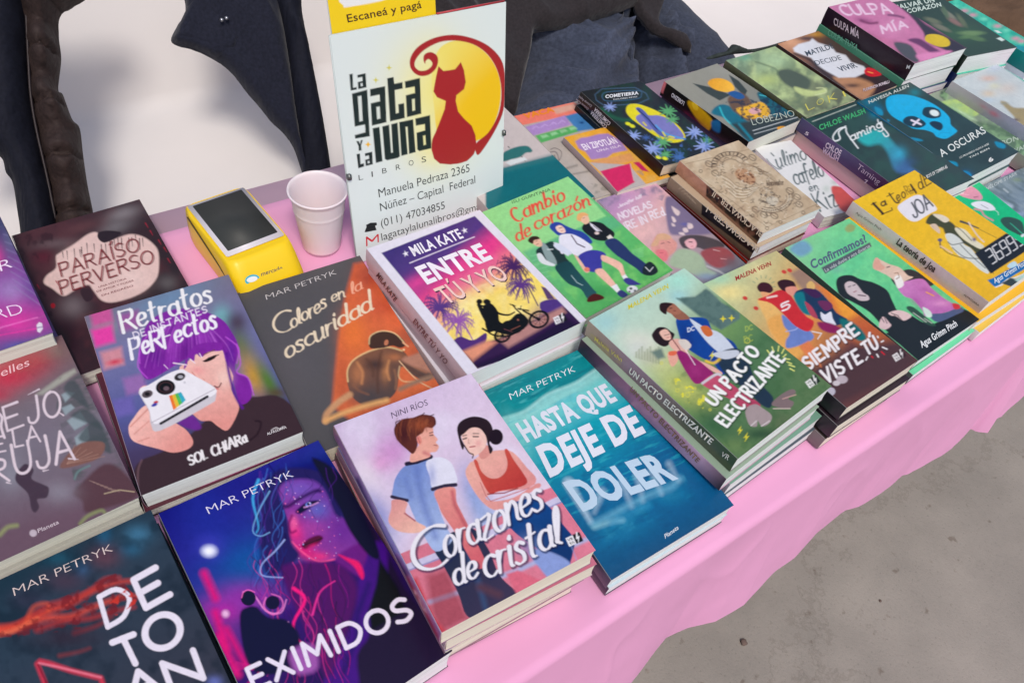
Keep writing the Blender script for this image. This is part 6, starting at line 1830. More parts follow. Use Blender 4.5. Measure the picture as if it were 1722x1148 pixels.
@art('W')
def _(P):
    P.frame(*E6)
    P.grad((0, 400), (150, 216, 140), (1000, 1100), (92, 180, 96), (.35, (146, 214, 142)), (.42, (110, 190, 130)), (.7, (98, 186, 110)))
    P.poly([(0, 400), (520, 250), (770, 530), (170, 790), (0, 620)], (150, 216, 142), soft=3)
    P.poly([(170, 790), (770, 540), (860, 540), (880, 600), (240, 880)], (96, 180, 130), soft=10, a=.8)
    P.noise((140, 216, 120), 14, .5, 7, mask=[(300, 900), (900, 620), (1250, 900), (900, 1140), (560, 1150)])
    P.blob((720, 1080), (120, 60), (70, 160, 90), .7).blob((1100, 880), (60, 60), (140, 206, 110), .8)
    for i in range(6):
        P.line([(230 + i * 8, 820 + i * 34), (340 + i * 6, 790 + i * 34)], 3, (150, 216, 170), a=.6).line([(960, 780 + i * 12), (1040, 760 + i * 12)], 3, (150, 216, 170), a=.5)
    # boy on the left
    P.poly([(264, 780), (300, 750), (360, 716), (400, 720), (450, 760), (480, 830), (500, 860), (420, 880), (330, 860), (280, 820)], (44, 60, 60), True)
    P.poly([(300, 740), (330, 730), (400, 830), (410, 880), (350, 860)], (140, 160, 160), True).poly([(270, 810), (300, 800), (340, 850), (400, 880), (380, 892), (300, 868)], (220, 226, 230), True).poly([(390, 724), (430, 730), (490, 780), (500, 820), (450, 790)], (206, 216, 220), True).line([(346, 772), (386, 770)], 5, (220, 230, 230))
    P.poly([(236, 720), (270, 690), (296, 700), (310, 740), (284, 752), (256, 740)], (232, 186, 160), True).poly([(206, 710), (226, 680), (270, 676), (290, 694), (250, 706), (240, 730)], (62, 42, 34), True).line([(262, 714), (272, 708)], 3, (40, 30, 30)).line([(266, 736), (280, 730)], 3, (150, 70, 70))
    P.poly([(404, 890), (500, 856), (560, 920), (620, 990), (680, 1060), (700, 1090), (640, 1130), (590, 1060), (500, 1020), (430, 950)], (40, 72, 76), True, c2=(50, 90, 96), g2=((430, 880), (680, 1100))).line([(520, 960), (560, 1010), (600, 1030)], 4, (180, 206, 206))
    P.poly([(640, 1120), (690, 1090), (750, 1110), (750, 1130), (680, 1148), (636, 1150)], (84, 40, 34), True)
    # girl with blue hair
    P.poly([(362, 610), (380, 580), (430, 574), (480, 600), (540, 626), (610, 650), (670, 710), (650, 730), (590, 700), (520, 670), (470, 660), (430, 672), (386, 640)], (52, 72, 156), True)
    P.poly([(406, 610), (440, 596), (470, 620), (476, 646), (450, 654), (420, 640)], (240, 206, 190), True).line([(432, 618), (452, 612)], 4, (60, 40, 50)).line([(446, 640), (458, 636)], 3, (200, 80, 80))
    P.poly([(430, 690), (450, 664), (520, 660), (590, 690), (660, 740), (670, 770), (620, 790), (560, 820), (510, 790), (440, 760), (460, 800), (440, 790)], (228, 228, 240), True).line([(520, 670), (560, 730), (616, 756)], 8, (70, 50, 76)).poly([(390, 740), (430, 730), (520, 790), (500, 810), (430, 780)], (214, 220, 236), True)
    P.poly([(570, 820), (640, 780), (720, 780), (770, 810), (740, 860), (740, 910), (690, 936), (630, 920), (600, 870)], (66, 66, 156), True)
    P.poly([(740, 812), (800, 830), (880, 870), (900, 920), (910, 960), (886, 966), (860, 920), (800, 880), (740, 850)], (240, 190, 170), True).poly([(690, 930), (740, 910), (800, 970), (850, 1040), (820, 1050), (770, 1010)], (240, 190, 170), True).poly([(540, 810), (570, 830), (620, 900), (650, 930), (620, 936), (580, 880)], (236, 186, 166), True).ell((632, 916), (20, 16), (226, 130, 110))
    P.poly([(884, 966), (910, 950), (930, 976), (900, 990)], (236, 236, 240)).poly([(896, 994), (930, 976), (1000, 1010), (1020, 1024), (940, 1030)], (66, 66, 140), True).poly([(806, 1040), (846, 1020), (876, 1070), (850, 1084)], (236, 236, 240)).poly([(850, 1090), (880, 1064), (930, 1100), (890, 1120)], (60, 66, 120), True)
    P.ell((960, 1060), (40, 28), (226, 230, 232)).ell((950, 1054), (10, 8), (40, 44, 50)).ell((980, 1070), (8, 7), (40, 44, 50)).ell((940, 1076), (7, 6), (40, 44, 50))
    # boy on the right
    P.poly([(596, 620), (620, 580), (680, 570), (740, 580), (780, 610), (830, 650), (820, 690), (780, 700), (760, 710), (690, 700), (630, 660)], (40, 40, 42), True)
    P.poly([(650, 576), (690, 600), (740, 640), (700, 640), (660, 600)], (222, 220, 230)).line([(680, 600), (730, 640)], 4, (60, 40, 60)).poly([(776, 680), (800, 664), (826, 690), (790, 706)], (226, 220, 210)).ell((704, 654), (16, 10), (226, 206, 200))
    P.poly([(566, 560), (570, 520), (610, 508), (640, 530), (650, 570), (620, 590), (590, 570)], (236, 190, 160), True).poly([(560, 556), (566, 516), (610, 504), (644, 524), (610, 530), (590, 550), (590, 566)], (226, 170, 110), True).line([(604, 546), (614, 542)], 3, (70, 40, 40))
    P.poly([(760, 720), (830, 690), (900, 740), (960, 800), (1040, 860), (1080, 900), (1040, 950), (990, 910), (900, 850), (830, 800)], (50, 62, 104), True).poly([(1040, 900), (1080, 860), (1120, 880), (1146, 930), (1100, 960), (1040, 950)], (42, 50, 52), True).line([(1056, 900), (1086, 930), (1110, 900)], 5, (226, 230, 230))
    c = (226, 84, 70)
    P.pen('C', (120, 578), (176, 556), (66, 486), 17, c, .8, nib=True)
    P.pen('ambio', (184, 540), (476, 412), (150, 438), 17, c, .8, .05, .12, slant=.04, nib=True)
    P.pen('de', (128, 716), (232, 666), (100, 620), 16, c, .8, .0, .12, slant=.04, nib=True)
    P.pen('corazón', (262, 630), (660, 452), (232, 540), 16, c, .8, .04, .12, slant=.04, nib=True)


let('W', E6, ('author_lettering', 'ISU GUINTANA', (92, 442), (370, 348), (86, 420), (70, 100, 70), .0))


@art('X')
def _(P):
    P.frame(985, 300, 6.378)
    P.grad((110, 220), (150, 140, 166), (1400, 1100), (130, 130, 140), (.15, (196, 150, 190)), (.4, (226, 180, 180)), (.6, (200, 170, 176)))
    P.noise((120, 116, 146), 10, .7, 5, mask=[(120, 210), (720, 60), (860, 160), (820, 240), (700, 190), (500, 180), (240, 300)])
    P.blob((600, 560), (200, 90), (236, 190, 186), .7)
    P.poly([(850, 240), (900, 190), (1080, 260), (1300, 440), (1400, 560), (1300, 600), (1000, 610), (900, 580), (860, 400)], (128, 116, 146), True, soft=10)
    for q in ([(920, 300), (960, 320), (1010, 360), (990, 400), (950, 370)], [(920, 410), (950, 420), (970, 460), (940, 470)], [(1090, 480), (1140, 490), (1150, 530), (1100, 540)], [(1040, 540), (1080, 530), (1100, 570), (1060, 580)], [(1000, 580), (1050, 580), (1060, 610), (1010, 600)], [(920, 480), (950, 490), (960, 512), (930, 512)]):
        P.poly(q, (226, 206, 206), True, soft=2)
    P.blob((1060, 490), (40, 16), (96, 100, 170), .8)
    # fair head
    P.poly([(700, 740), (750, 620), (840, 596), (920, 640), (980, 700), (960, 780), (900, 830), (850, 880), (760, 840)], (226, 160, 150), True, soft=4).poly([(740, 660), (770, 600), (850, 590), (920, 630), (880, 660), (800, 660), (770, 720), (700, 720)], (222, 176, 140), True, soft=4).poly([(750, 780), (830, 760), (880, 800), (870, 880), (800, 880)], (232, 130, 136), True, soft=4)
    P.line([(810, 700), (840, 690)], 6, (110, 60, 70)).line([(880, 680), (905, 690)], 6, (110, 60, 70)).line([(800, 800), (830, 796)], 5, (180, 70, 90))
    # dark haired head
    P.poly([(1000, 660), (1040, 620), (1140, 606), (1280, 620), (1450, 680), (1480, 740), (1300, 770), (1200, 740), (1120, 760), (1040, 740)], (86, 78, 82), True, soft=3).poly([(1060, 690), (1100, 650), (1160, 650), (1190, 700), (1170, 750), (1110, 750)], (236, 180, 186), True, soft=2).line([(1110, 680), (1140, 682)], 9, (60, 40, 50)).line([(1050, 710), (1064, 700)], 7, (60, 40, 50)).line([(1130, 730), (1150, 726)], 4, (190, 80, 90))
    P.poly([(1240, 780), (1480, 740), (1600, 860), (1440, 960), (1300, 900)], (160, 84, 88), True, soft=8).poly([(900, 880), (1000, 760), (1160, 780), (1260, 860), (1300, 960), (1400, 1020), (1250, 1060), (1050, 980), (920, 940)], (170, 190, 160), True, soft=8)
    P.blob((1300, 1050), (120, 40), (140, 160, 190), .8).blob((1560, 900), (80, 60), (120, 100, 108), .9)
    P.line([(1300, 940), (1440, 1000), (1500, 1040)], 12, (206, 206, 206), soft=6).line([(1370, 764), (1440, 780)], 7, (230, 200, 200), w2=2).line([(1450, 860), (1510, 866)], 7, (230, 180, 180), w2=2)
    P.line([(1100, 260), (1400, 560), (1560, 700), (1720, 900)], 10, (206, 80, 50), soft=3)
    c = (240, 230, 238)
    P.pen('NOVELAS', (370, 440), (716, 310), (340, 376), 13, c, .9, .06, .2)
    P.pen('IRE IN REd', (440, 556), (856, 390), (400, 478), 13, c, .9, .06, .26)
    P.pen('Jennifer hill', (350, 316), (600, 204), (344, 284), 6, c, 1, .04, .14)


@art('X2')
def _(P):
    P.frame(1260, 210, 8.2)
    P.fill((228, 228, 226))
    P.blob((1180, 790), (60, 40), (190, 196, 190), .8).blob((1060, 880), (50, 50), (196, 206, 196), .8)
    P.poly([(1130, 860), (1240, 850), (1360, 900), (1480, 1000), (1500, 1200), (1300, 1200), (1180, 1040)], (206, 90, 84), True, soft=6)
    k = (74, 92, 92)
    P.pen('ulimo', (400, 600), (800, 470), (330, 400), 22, k, .6, .0, .12)
    P.pen('cafelo', (640, 830), (1040, 700), (560, 610), 24, k, .6, .0, .10)
    P.pen('en', (840, 920), (960, 890), (800, 820), 18, k, .6, .0, .2)
    P.pen('Kiz', (980, 1190), (1240, 1110), (850, 950), 26, k, .6, .0, .2)
    P.line([(300, 390), (340, 430)], 14, k).line([(240, 470), (300, 540), (400, 610), (450, 600)], 10, k, True)
    P.frame(*D7)
    P.poly([(180, 880), (480, 760), (560, 820), (300, 960)], (196, 84, 80), soft=4)


@art('S1')
def _(P):
    P.frame(*D4)
    P.fill((204, 192, 188))
    P.poly([(-100, 740), (30, 700), (370, 612), (460, 560), (900, 900), (400, 1100), (-100, 1100)], (12, 108, 116), False, soft=3)
    P.line([(30, 716), (390, 622)], 34, (60, 120, 124), soft=20)
    P.poly([(20, 600), (60, 570), (130, 545), (200, 540), (236, 570), (226, 586), (190, 590), (150, 620), (80, 640), (20, 650)], (56, 116, 114), True, soft=2)
    P.line([(100, 640), (120, 668)], 5, (50, 60, 60)).line([(160, 616), (186, 650)], 5, (50, 60, 60)).line([(62, 544), (70, 552)], 6, (50, 60, 60))
    P.poly([(40, 660), (80, 640), (180, 620), (200, 640), (80, 680)], (220, 224, 222), soft=2)


@art('Z1')
def _(P):
    P.frame(860, 160, 8.2)
    P.fill((186, 176, 166))
    P.noise((200, 190, 182), 20, .5, 3)
    T = lambda a, b, c, d, col, s=1: P.poly([a, b, c, d], col, soft=s)
    T((0, 260), (860, 100), (1060, 230), (130, 420), (240, 128, 110))
    P.line([(640, 240), (960, 160)], 40, (226, 150, 130), soft=20)
    T((560, 190), (860, 120), (980, 170), (620, 260), (222, 170, 150), 8)
    T((190, 440), (740, 280), (820, 410), (300, 560), (176, 142, 200), 3)
    T((330, 560), (860, 420), (930, 500), (410, 660), (92, 176, 100), 3)
    T((740, 290), (1000, 220), (1260, 450), (920, 500), (76, 130, 184), 6)
    P.blob((1040, 330), (50, 30), (40, 70, 110), .8).blob((970, 380), (30, 16), (30, 60, 110), .9)
    for i in range(4):
        P.poly([(400 + i * 130, 560 - i * 36), (480 + i * 130, 540 - i * 36), (520 + i * 130, 570 - i * 36), (430 + i * 130, 600 - i * 36)], (150, 206, 150), soft=4)
        P.line([(290 + i * 120, 470 - i * 26), (340 + i * 120, 430 - i * 26), (380 + i * 120, 450 - i * 26)], 12, (200, 170, 220), soft=4)
    P.line([(540, 750), (600, 730), (680, 770), (690, 830), (660, 900)], 7, (70, 60, 70), True).line([(530, 790), (600, 780), (640, 830), (650, 910)], 9, (90, 80, 90), True, soft=3).line([(590, 830), (610, 880)], 10, (60, 56, 66), soft=3)
    P.line([(760, 1010), (900, 970)], 24, (140, 134, 126), soft=10).line([(850, 1090), (1120, 1040)], 14, (130, 124, 116), soft=8)
    P.frame(*D4)
    P.noise((140, 136, 126), 6, .6, 5, lo=.5, hi=.6, mask=[(660, 810), (760, 800), (800, 860), (680, 890)])


let('Z1', (860, 160, 8.2), ('title_lettering', 'VACA', (190, 330), (600, 226), (150, 262), (240, 140, 30), .04))


@art('Z2')
def _(P):
    P.frame(860, 160, 8.2)
    P.fill((236, 170, 60))
    P.noise((226, 180, 100), 10, .6, 3)
    P.poly([(880, 640), (960, 590), (1050, 580), (1200, 540), (1330, 530), (1500, 620), (1600, 760), (1400, 800), (1320, 860), (1100, 890), (1020, 780), (930, 740)], (170, 136, 190), False, soft=4)
    P.line([(730, 590), (830, 700), (1100, 930)], 24, (240, 190, 40), soft=6)
    P.poly([(1080, 920), (1300, 880), (1640, 800), (1700, 900), (1200, 1020)], (226, 160, 100), soft=4)
    P.poly([(1080, 930), (1220, 1050), (1420, 1400), (1900, 1280), (1620, 960)], (190, 180, 176), soft=2)
    P.poly([(1225, 1050), (1640, 940), (1700, 1200), (1460, 1340)], (214, 50, 100), soft=2).poly([(1680, 930), (1760, 920), (1900, 1060), (1800, 1040)], (200, 50, 100), soft=2)
    P.line([(1640, 950), (1690, 1180)], 8, (214, 206, 206))
    P.noise((150, 140, 140), 6, .5, 6, lo=.55, hi=.62, mask=[(1700, 960), (1900, 1060), (1860, 1140), (1720, 1060)])


let('Z2', (860, 160, 8.2), ('title_lettering', 'EN ZIPOTLÁN', (1010, 760), (1470, 660), (950, 680), (240, 226, 240), .04), ('author_lettering', 'UNA ISLA', (1186, 790), (1520, 710), (1166, 760), (226, 206, 226), .03))


@art('Y1')
def _(P):
    P.frame(1540, 90, 9.46)
    P.fill((206, 214, 212))
    P.noise((224, 230, 226), 16, .6, 3)
    P.blob((1160, 400), (130, 50), (230, 180, 150), .7).blob((1160, 640), (110, 60), (230, 206, 170), .8).blob((1450, 560), (160, 90), (222, 206, 190), .8).blob((1250, 520), (90, 50), (230, 226, 190), .8).blob((1250, 230), (120, 60), (196, 210, 226), .8).blob((1150, 740), (100, 40), (190, 210, 222), .7)
    P.poly([(1310, 180), (1500, 120), (1800, 60), (1900, 500), (1722, 450), (1500, 300)], (70, 190, 160), soft=6)
    P.poly([(1350, 780), (1430, 770), (1560, 860), (1800, 900), (1800, 1200), (1620, 1080), (1540, 980)], (170, 150, 96), True, soft=10).blob((1400, 800), (60, 20), (150, 150, 130), .7)
    P.blob((1580, 1060), (60, 30), (80, 50, 60), .9)
    P.line([(1680, 200), (1740, 230)], 18, (30, 90, 80))


@spn('Y1')
def _(P):
    P.frame(1540, 90, 9.46)
    P.grad((560, 540), (190, 186, 188), (1500, 1100), (170, 170, 190), (.5, (170, 160, 168)))
    P.blob((1240, 960), (90, 40), (206, 110, 130), .8, .5).blob((1080, 850), (70, 30), (190, 130, 146), .7, .5)


@art('Y2')
def _(P):
    P.frame(1540, 90, 9.46)
    P.grad((200, 650), (150, 160, 140), (1700, 1500), (120, 150, 130))
    P.poly([(400, 600), (520, 610), (470, 760), (380, 680)], (70, 90, 76), soft=8)
    P.poly([(400, 780), (600, 730), (760, 770), (900, 860), (1000, 960), (900, 1000), (700, 930), (500, 860)], (182, 212, 130), True, soft=8)
    P.line([(420, 820), (640, 900), (800, 980), (960, 1080)], 30, (206, 236, 190), True, soft=14).line([(340, 740), (700, 960), (900, 1110), (1200, 1290)], 16, (30, 120, 70), True, soft=6)
    P.frame(*D6)
    P.poly([(1350, 870), (1500, 900), (1720, 1000), (1720, 1148), (1600, 1040), (1440, 950)], (96, 124, 100), soft=10)
    P.noise((150, 190, 140), 8, .6, 4)


let('Y2', D6, ('title_lettering', 'BONES', (1560, 1056), (1740, 990), (1554, 1020), (176, 196, 176), .03), ('title_lettering', 'VAL', (1650, 1104), (1740, 1070), (1644, 1076), (176, 196, 176), .03))


@art('Y3')
def _(P):
    P.frame(1480, 270, 7.116)
    P.grad((1120, 310), (110, 124, 120), (1722, 700), (120, 140, 160))
    P.noise((150, 164, 170), 12, .7, 4, sx=.4, sy=1.4, rot=.5).noise((80, 96, 96), 10, .6, 9, sx=.5, sy=1.5, rot=.6)
    P.line([(1350, 430), (1460, 500), (1570, 550)], 40, (190, 206, 220), True, soft=16).blob((1680, 640), (60, 30), (150, 170, 200), .8).line([(1480, 340), (1530, 380)], 12, (206, 216, 220), soft=5).blob((1640, 230), (60, 30), (130, 150, 110), .7)


let('Y3', (1480, 270, 7.116), ('author_lettering', 'PENÉLOPE STARR', (1210, 390), (1640, 170), (1204, 350), (190, 200, 200), .01))


@art('Y4')
def _(P):
    P.frame(1480, 270, 7.116)
    P.fill((28, 190, 126))
    P.poly([(920, 330), (950, 290), (1050, 290), (1150, 340), (1220, 420), (1210, 470), (1120, 466), (1010, 440), (940, 400)], (222, 150, 170), True)
    P.line([(976, 340), (994, 354)], 9, (60, 30, 50)).line([(1120, 440), (1170, 432)], 6, (120, 50, 80)).line([(980, 400), (1060, 410)], 6, (250, 190, 206))
    P.poly([(1090, 520), (1150, 490), (1250, 490), (1340, 530), (1376, 590), (1260, 596), (1160, 570)], (228, 230, 236), True).line([(1210, 530), (1290, 574)], 5, (110, 120, 126)).line([(1370, 590), (1410, 620), (1416, 650)], 6, (210, 230, 226), True)
    P.line([(1130, 580), (1210, 600), (1250, 660), (1350, 716)], 18, (226, 140, 160), True, soft=3)
    P.poly([(1440, 720), (1480, 680), (1580, 680), (1700, 740), (1722, 900), (1600, 860), (1500, 800)], (54, 84, 74), True).line([(1560, 750), (1720, 890)], 10, (60, 180, 140)).line([(1700, 900), (1722, 890)], 30, (220, 226, 230))

# ------------------------------------------------------------------ the books on the table
DK = (44, 42, 46)
GR = {'E': 'copies piled under the pink novel with the couple', 'J': 'copies piled under the green novel with the couple in blue and purple',
      'D': 'copies piled under the white bordered novel'}
place('A', 'paperback_book', 'purple novel with a purple haired girl holding a white camera on its cover', .024, 'white', (120, 90, 120), (150, 60, 110),
      below=[(.012, -.006, .002, .03, (90, 50, 60), (60, 25, 35), 'grey', 'dark red backed book just under the purple camera novel')])
place('B', 'paperback_book', 'dark red novel with a pale torn patch behind its red title at the back left', .019, 'grey', (70, 45, 50), (60, 30, 38))
place('C', 'paperback_book', 'dark grey and orange novel with the bare back of a bowed man', .0245, 'cream', (92, 90, 92), (70, 60, 62), PRINT)
place('D', 'paperback_book', 'white bordered novel with a motorcycle and palms at sunset on its cover', .024, 'white', (225, 220, 228), (214, 190, 196),
      below=[(.021, .002, .003, .01, (225, 220, 228), (206, 178, 184), 'white', 'white backed book directly under the motorcycle novel'),
             (.020, -.001, .004, -.02, (225, 220, 228), (206, 186, 190), 'white', 'bottom book of the pile under the motorcycle novel')])
place('E', 'paperback_book', 'pink and lilac novel showing a boy in blue and a girl in a red top', .0215, 'cream', (210, 190, 215), (150, 110, 140),
      below=[(.021, .008, .002, -.02, (205, 120, 140), (200, 170, 180), 'cream', 'second book down in the front pile topped by the pink couple novel'),
             (.020, .004, .000, .02, (120, 110, 160), (150, 110, 130), 'cream', 'third book down in the front pile topped by the pink couple novel'),
             (.020, .000, -.003, -.01, (190, 120, 130), (110, 80, 90), 'cream', 'lowest book in the front pile topped by the pink couple novel')])
place('F', 'paperback_book', 'teal blue novel with large white sinking letters at the table edge', .021, 'white', (20, 110, 150), (60, 60, 80), curl=.0005,
      below=[(.016, .000, .001, .01, (190, 206, 214), (60, 50, 70), 'white', 'book under the teal blue novel at the table edge')])
place('G', 'paperback_book', 'dark blue and magenta novel with a woman in neon light on its cover', .036, 'white', (40, 30, 90), (30, 26, 44))
place('H', 'paperback_book', 'dark novel with a red flame and tall white letters in the near corner', .022, 'grey', (50, 62, 72), (34, 34, 42),
      below=[(.017, .002, .003, .01, (50, 60, 70), (40, 40, 46), 'grey', 'book hidden under the dark flame novel in the near corner')])
place('I', 'paperback_book', 'plastic wrapped grey and red novel with twisted white title letters', .029, 'grey', (110, 90, 94), (70, 60, 66), WRAP)
place('K', 'paperback_book', 'purple neon novel cut off by the left edge above the wrapped one', .020, 'grey', (110, 80, 140), (70, 60, 100), WRAP,
      below=[(.024, .001, .001, .01, (80, 60, 110), (50, 50, 80), 'grey', 'book under the purple neon novel at the left edge')])
place('J', 'paperback_book', 'green novel with a girl in purple and a boy in a blue jacket', .0225, 'white', (100, 140, 100), (150, 130, 140),
      below=[(.022, -.008, .004, .0, (150, 170, 150), (196, 160, 180), 'white', 'pink backed book second in the pile of the green couple novel'),
             (.021, .010, .008, -.02, (120, 160, 140), (150, 150, 160), 'white', 'third book in the pile of the green couple novel'),
             (.020, .012, .010, -.03, (90, 100, 110), (90, 90, 100), 'white', 'lowest book in the pile of the green couple novel')])
place('L', 'paperback_book', 'orange and brown novel with three teenagers and white brush letters', .021, 'cream', (150, 110, 90), DK,
      below=[(.022, -.002, .006, -.01, (60, 50, 56), DK, 'cream', 'dark backed book under the orange teenagers novel'),
             (.020, -.006, .004, .01, (70, 60, 60), (120, 110, 110), 'cream', 'lowest book under the orange teenagers novel')])
place('M', 'paperback_book', 'bright green comic style book with a person in black and one in pink', .019, 'white', (120, 200, 150), (60, 80, 70),
      below=[(.018, -.001, .006, .01, (110, 210, 160), (70, 90, 80), 'white', 'green edged book under the bright green comic style book')])
place('N', 'paperback_book', 'yellow book with a pale spine and a white price on a black strip', .022, 'white', (238, 190, 40), (214, 200, 200), curl=.0,
      below=[(.018, -.014, .010, -.03, (238, 182, 46), (220, 205, 200), 'white', 'second yellow book sticking out under the first one'),
             (.015, -.006, .016, .01, (230, 190, 80), (220, 214, 210), 'white', 'lowest book of the yellow pile')])
place('O', 'hardback_book', 'tan engraved looking book on top of the small pile', .0195, 'white', (196, 176, 150), (176, 132, 112), curl=0, cell=1.3,
      below=[(.019, -.012, .004, .03, (190, 168, 142), (150, 128, 106), 'white', 'second tan book of the small pile turned slightly outward'),
             (.018, -.016, .006, .02, (90, 40, 40), (74, 26, 30), 'tan', 'dark maroon book at the bottom of the small tan pile')])
place('P', 'paperback_book', 'black book with a yellow oval and blue flowers on its cover', .0185, 'tan', (44, 48, 50), (36, 28, 32), curl=.001,
      below=[(.018, -.005, .0015, .0, (44, 48, 50), (34, 26, 30), 'tan', 'black book lying under the yellow oval flower book')])
place('Q', 'comic_book', 'grey comic volume with a yellow masked shape and black red spine', .025, 'grey', (150, 150, 140), (30, 26, 28), curl=.001,
      below=[(.019, .003, .003, .01, (120, 120, 130), (70, 70, 90), 'grey', 'book under the grey comic volume with the yellow shape')])
place('R', 'comic_book', 'mossy green comic volume with thin yellow letters', .014, 'tan', (130, 140, 110), (90, 90, 70), curl=.001,
      below=[(.020, .002, -.002, .0, (110, 110, 100), (90, 86, 76), 'tan', 'book under the mossy green comic volume'),
             (.015, .0, .0, .01, (110, 90, 80), (90, 86, 76), 'tan', 'lowest book under the mossy green comic volume')])
place('R2', 'paperback_book', 'dark novel with a torn white patch and a red seal', .018, 'tan', (60, 50, 56), (60, 46, 44),
      below=[(.017, .0, .0, .01, (90, 80, 80), (70, 60, 60), 'tan', 'book under the novel with the torn white patch')])
place('T', 'paperback_book', 'dark novel with a bright blue skull on its cover', .025, 'white', (44, 70, 72), (30, 110, 150),
      below=[(.027, .0, .002, .0, (50, 80, 80), (40, 80, 100), 'white', 'book under the blue skull novel')])
place('S', 'paperback_book', 'dark green novel with a violet spine and a white script title', .023, 'white', (46, 72, 66), (100, 84, 120), curl=0,
      below=[(.031, .004, .000, .0, (200, 170, 160), (212, 188, 180), 'white', 'thick beige backed book under the violet spined novel')])
place('U', 'paperback_book', 'thick novel with a pink face, a yellow dot and a black spine', .034, 'white', (200, 120, 160), (52, 40, 50), curl=.0,
      below=[(.032, -.002, .0, .0, (90, 160, 130), (84, 150, 120), 'white', 'thick book with a green spine under the pink face novel'),
             (.016, .006, .002, .0, (70, 80, 130), (60, 70, 120), 'white', 'navy book at the bottom under the green spined one')])
place('V', 'paperback_book', 'dark green novel with pale leaves at the far right', .036, 'white', (58, 76, 62), (40, 52, 44), curl=.0,
      below=[(.034, .0, .003, .0, (60, 70, 120), (40, 50, 90), 'white', 'book under the dark green leafy novel at the far right')])
place('V2', 'paperback_book', 'narrow teal book strewn with pink flowers in the far right corner', .030, 'white', (40, 180, 150), (30, 140, 130),
      below=[(.028, .0, .0, .0, (200, 220, 220), (190, 220, 220), 'white', 'book under the teal flowered one in the far right corner')])
place('W', 'paperback_book', 'light green novel with three standing students and red brush letters', .018, 'grey', (140, 205, 140), (130, 180, 130),
      below=[(.020, .001, .001, .01, (140, 205, 140), (180, 200, 180), 'grey', 'book under the light green three students novel')])
place('X', 'paperback_book', 'lilac novel with two faces lying between the green one and the tan pile', .017, 'white', (190, 160, 190), (200, 190, 200), curl=.0)
place('X2', 'paperback_book', 'white book with black brush writing and a red spot', .021, 'grey', (228, 228, 224), (220, 220, 215), curl=0)
place('S1', 'paperback_book', 'beige and deep teal book with a bird beside the shop sign', .021, 'cream', (206, 196, 190), (180, 170, 165), curl=0)
place('Z1', 'paperback_book', 'thin book with coral, lilac and green bands above a grey half', .0085, 'cream', (186, 176, 166), (170, 160, 150), curl=0)
place('Z2', 'paperback_book', 'small yellow and lilac book with a crimson wedge', .0105, 'cream', (220, 170, 70), (170, 150, 150), curl=0)
place('Y2', 'paperback_book', 'pale green book between the blue skull novel and the pastel one', .026, 'white', (170, 190, 150), (150, 160, 140), curl=0)
place('Y1', 'paperback_book', 'pastel plastic wrapped book with peach flowers at the right edge', .025, 'white', (216, 224, 222), (180, 176, 184), WRAP, curl=0,
      below=[(.024, .0, .0, .0, (200, 200, 200), (160, 150, 150), 'white', 'book under the pastel flowered one at the right edge')])
place('Y4', 'paperback_book', 'emerald green cartoon book between the yellow pile and the misty one', .019, 'white', (46, 190, 140), (40, 150, 110), curl=0)
place('Y3', 'paperback_book', 'misty blue grey book under the edge of the blue skull novel', .015, 'white', (130, 150, 155), (110, 120, 120), WRAP, curl=0)

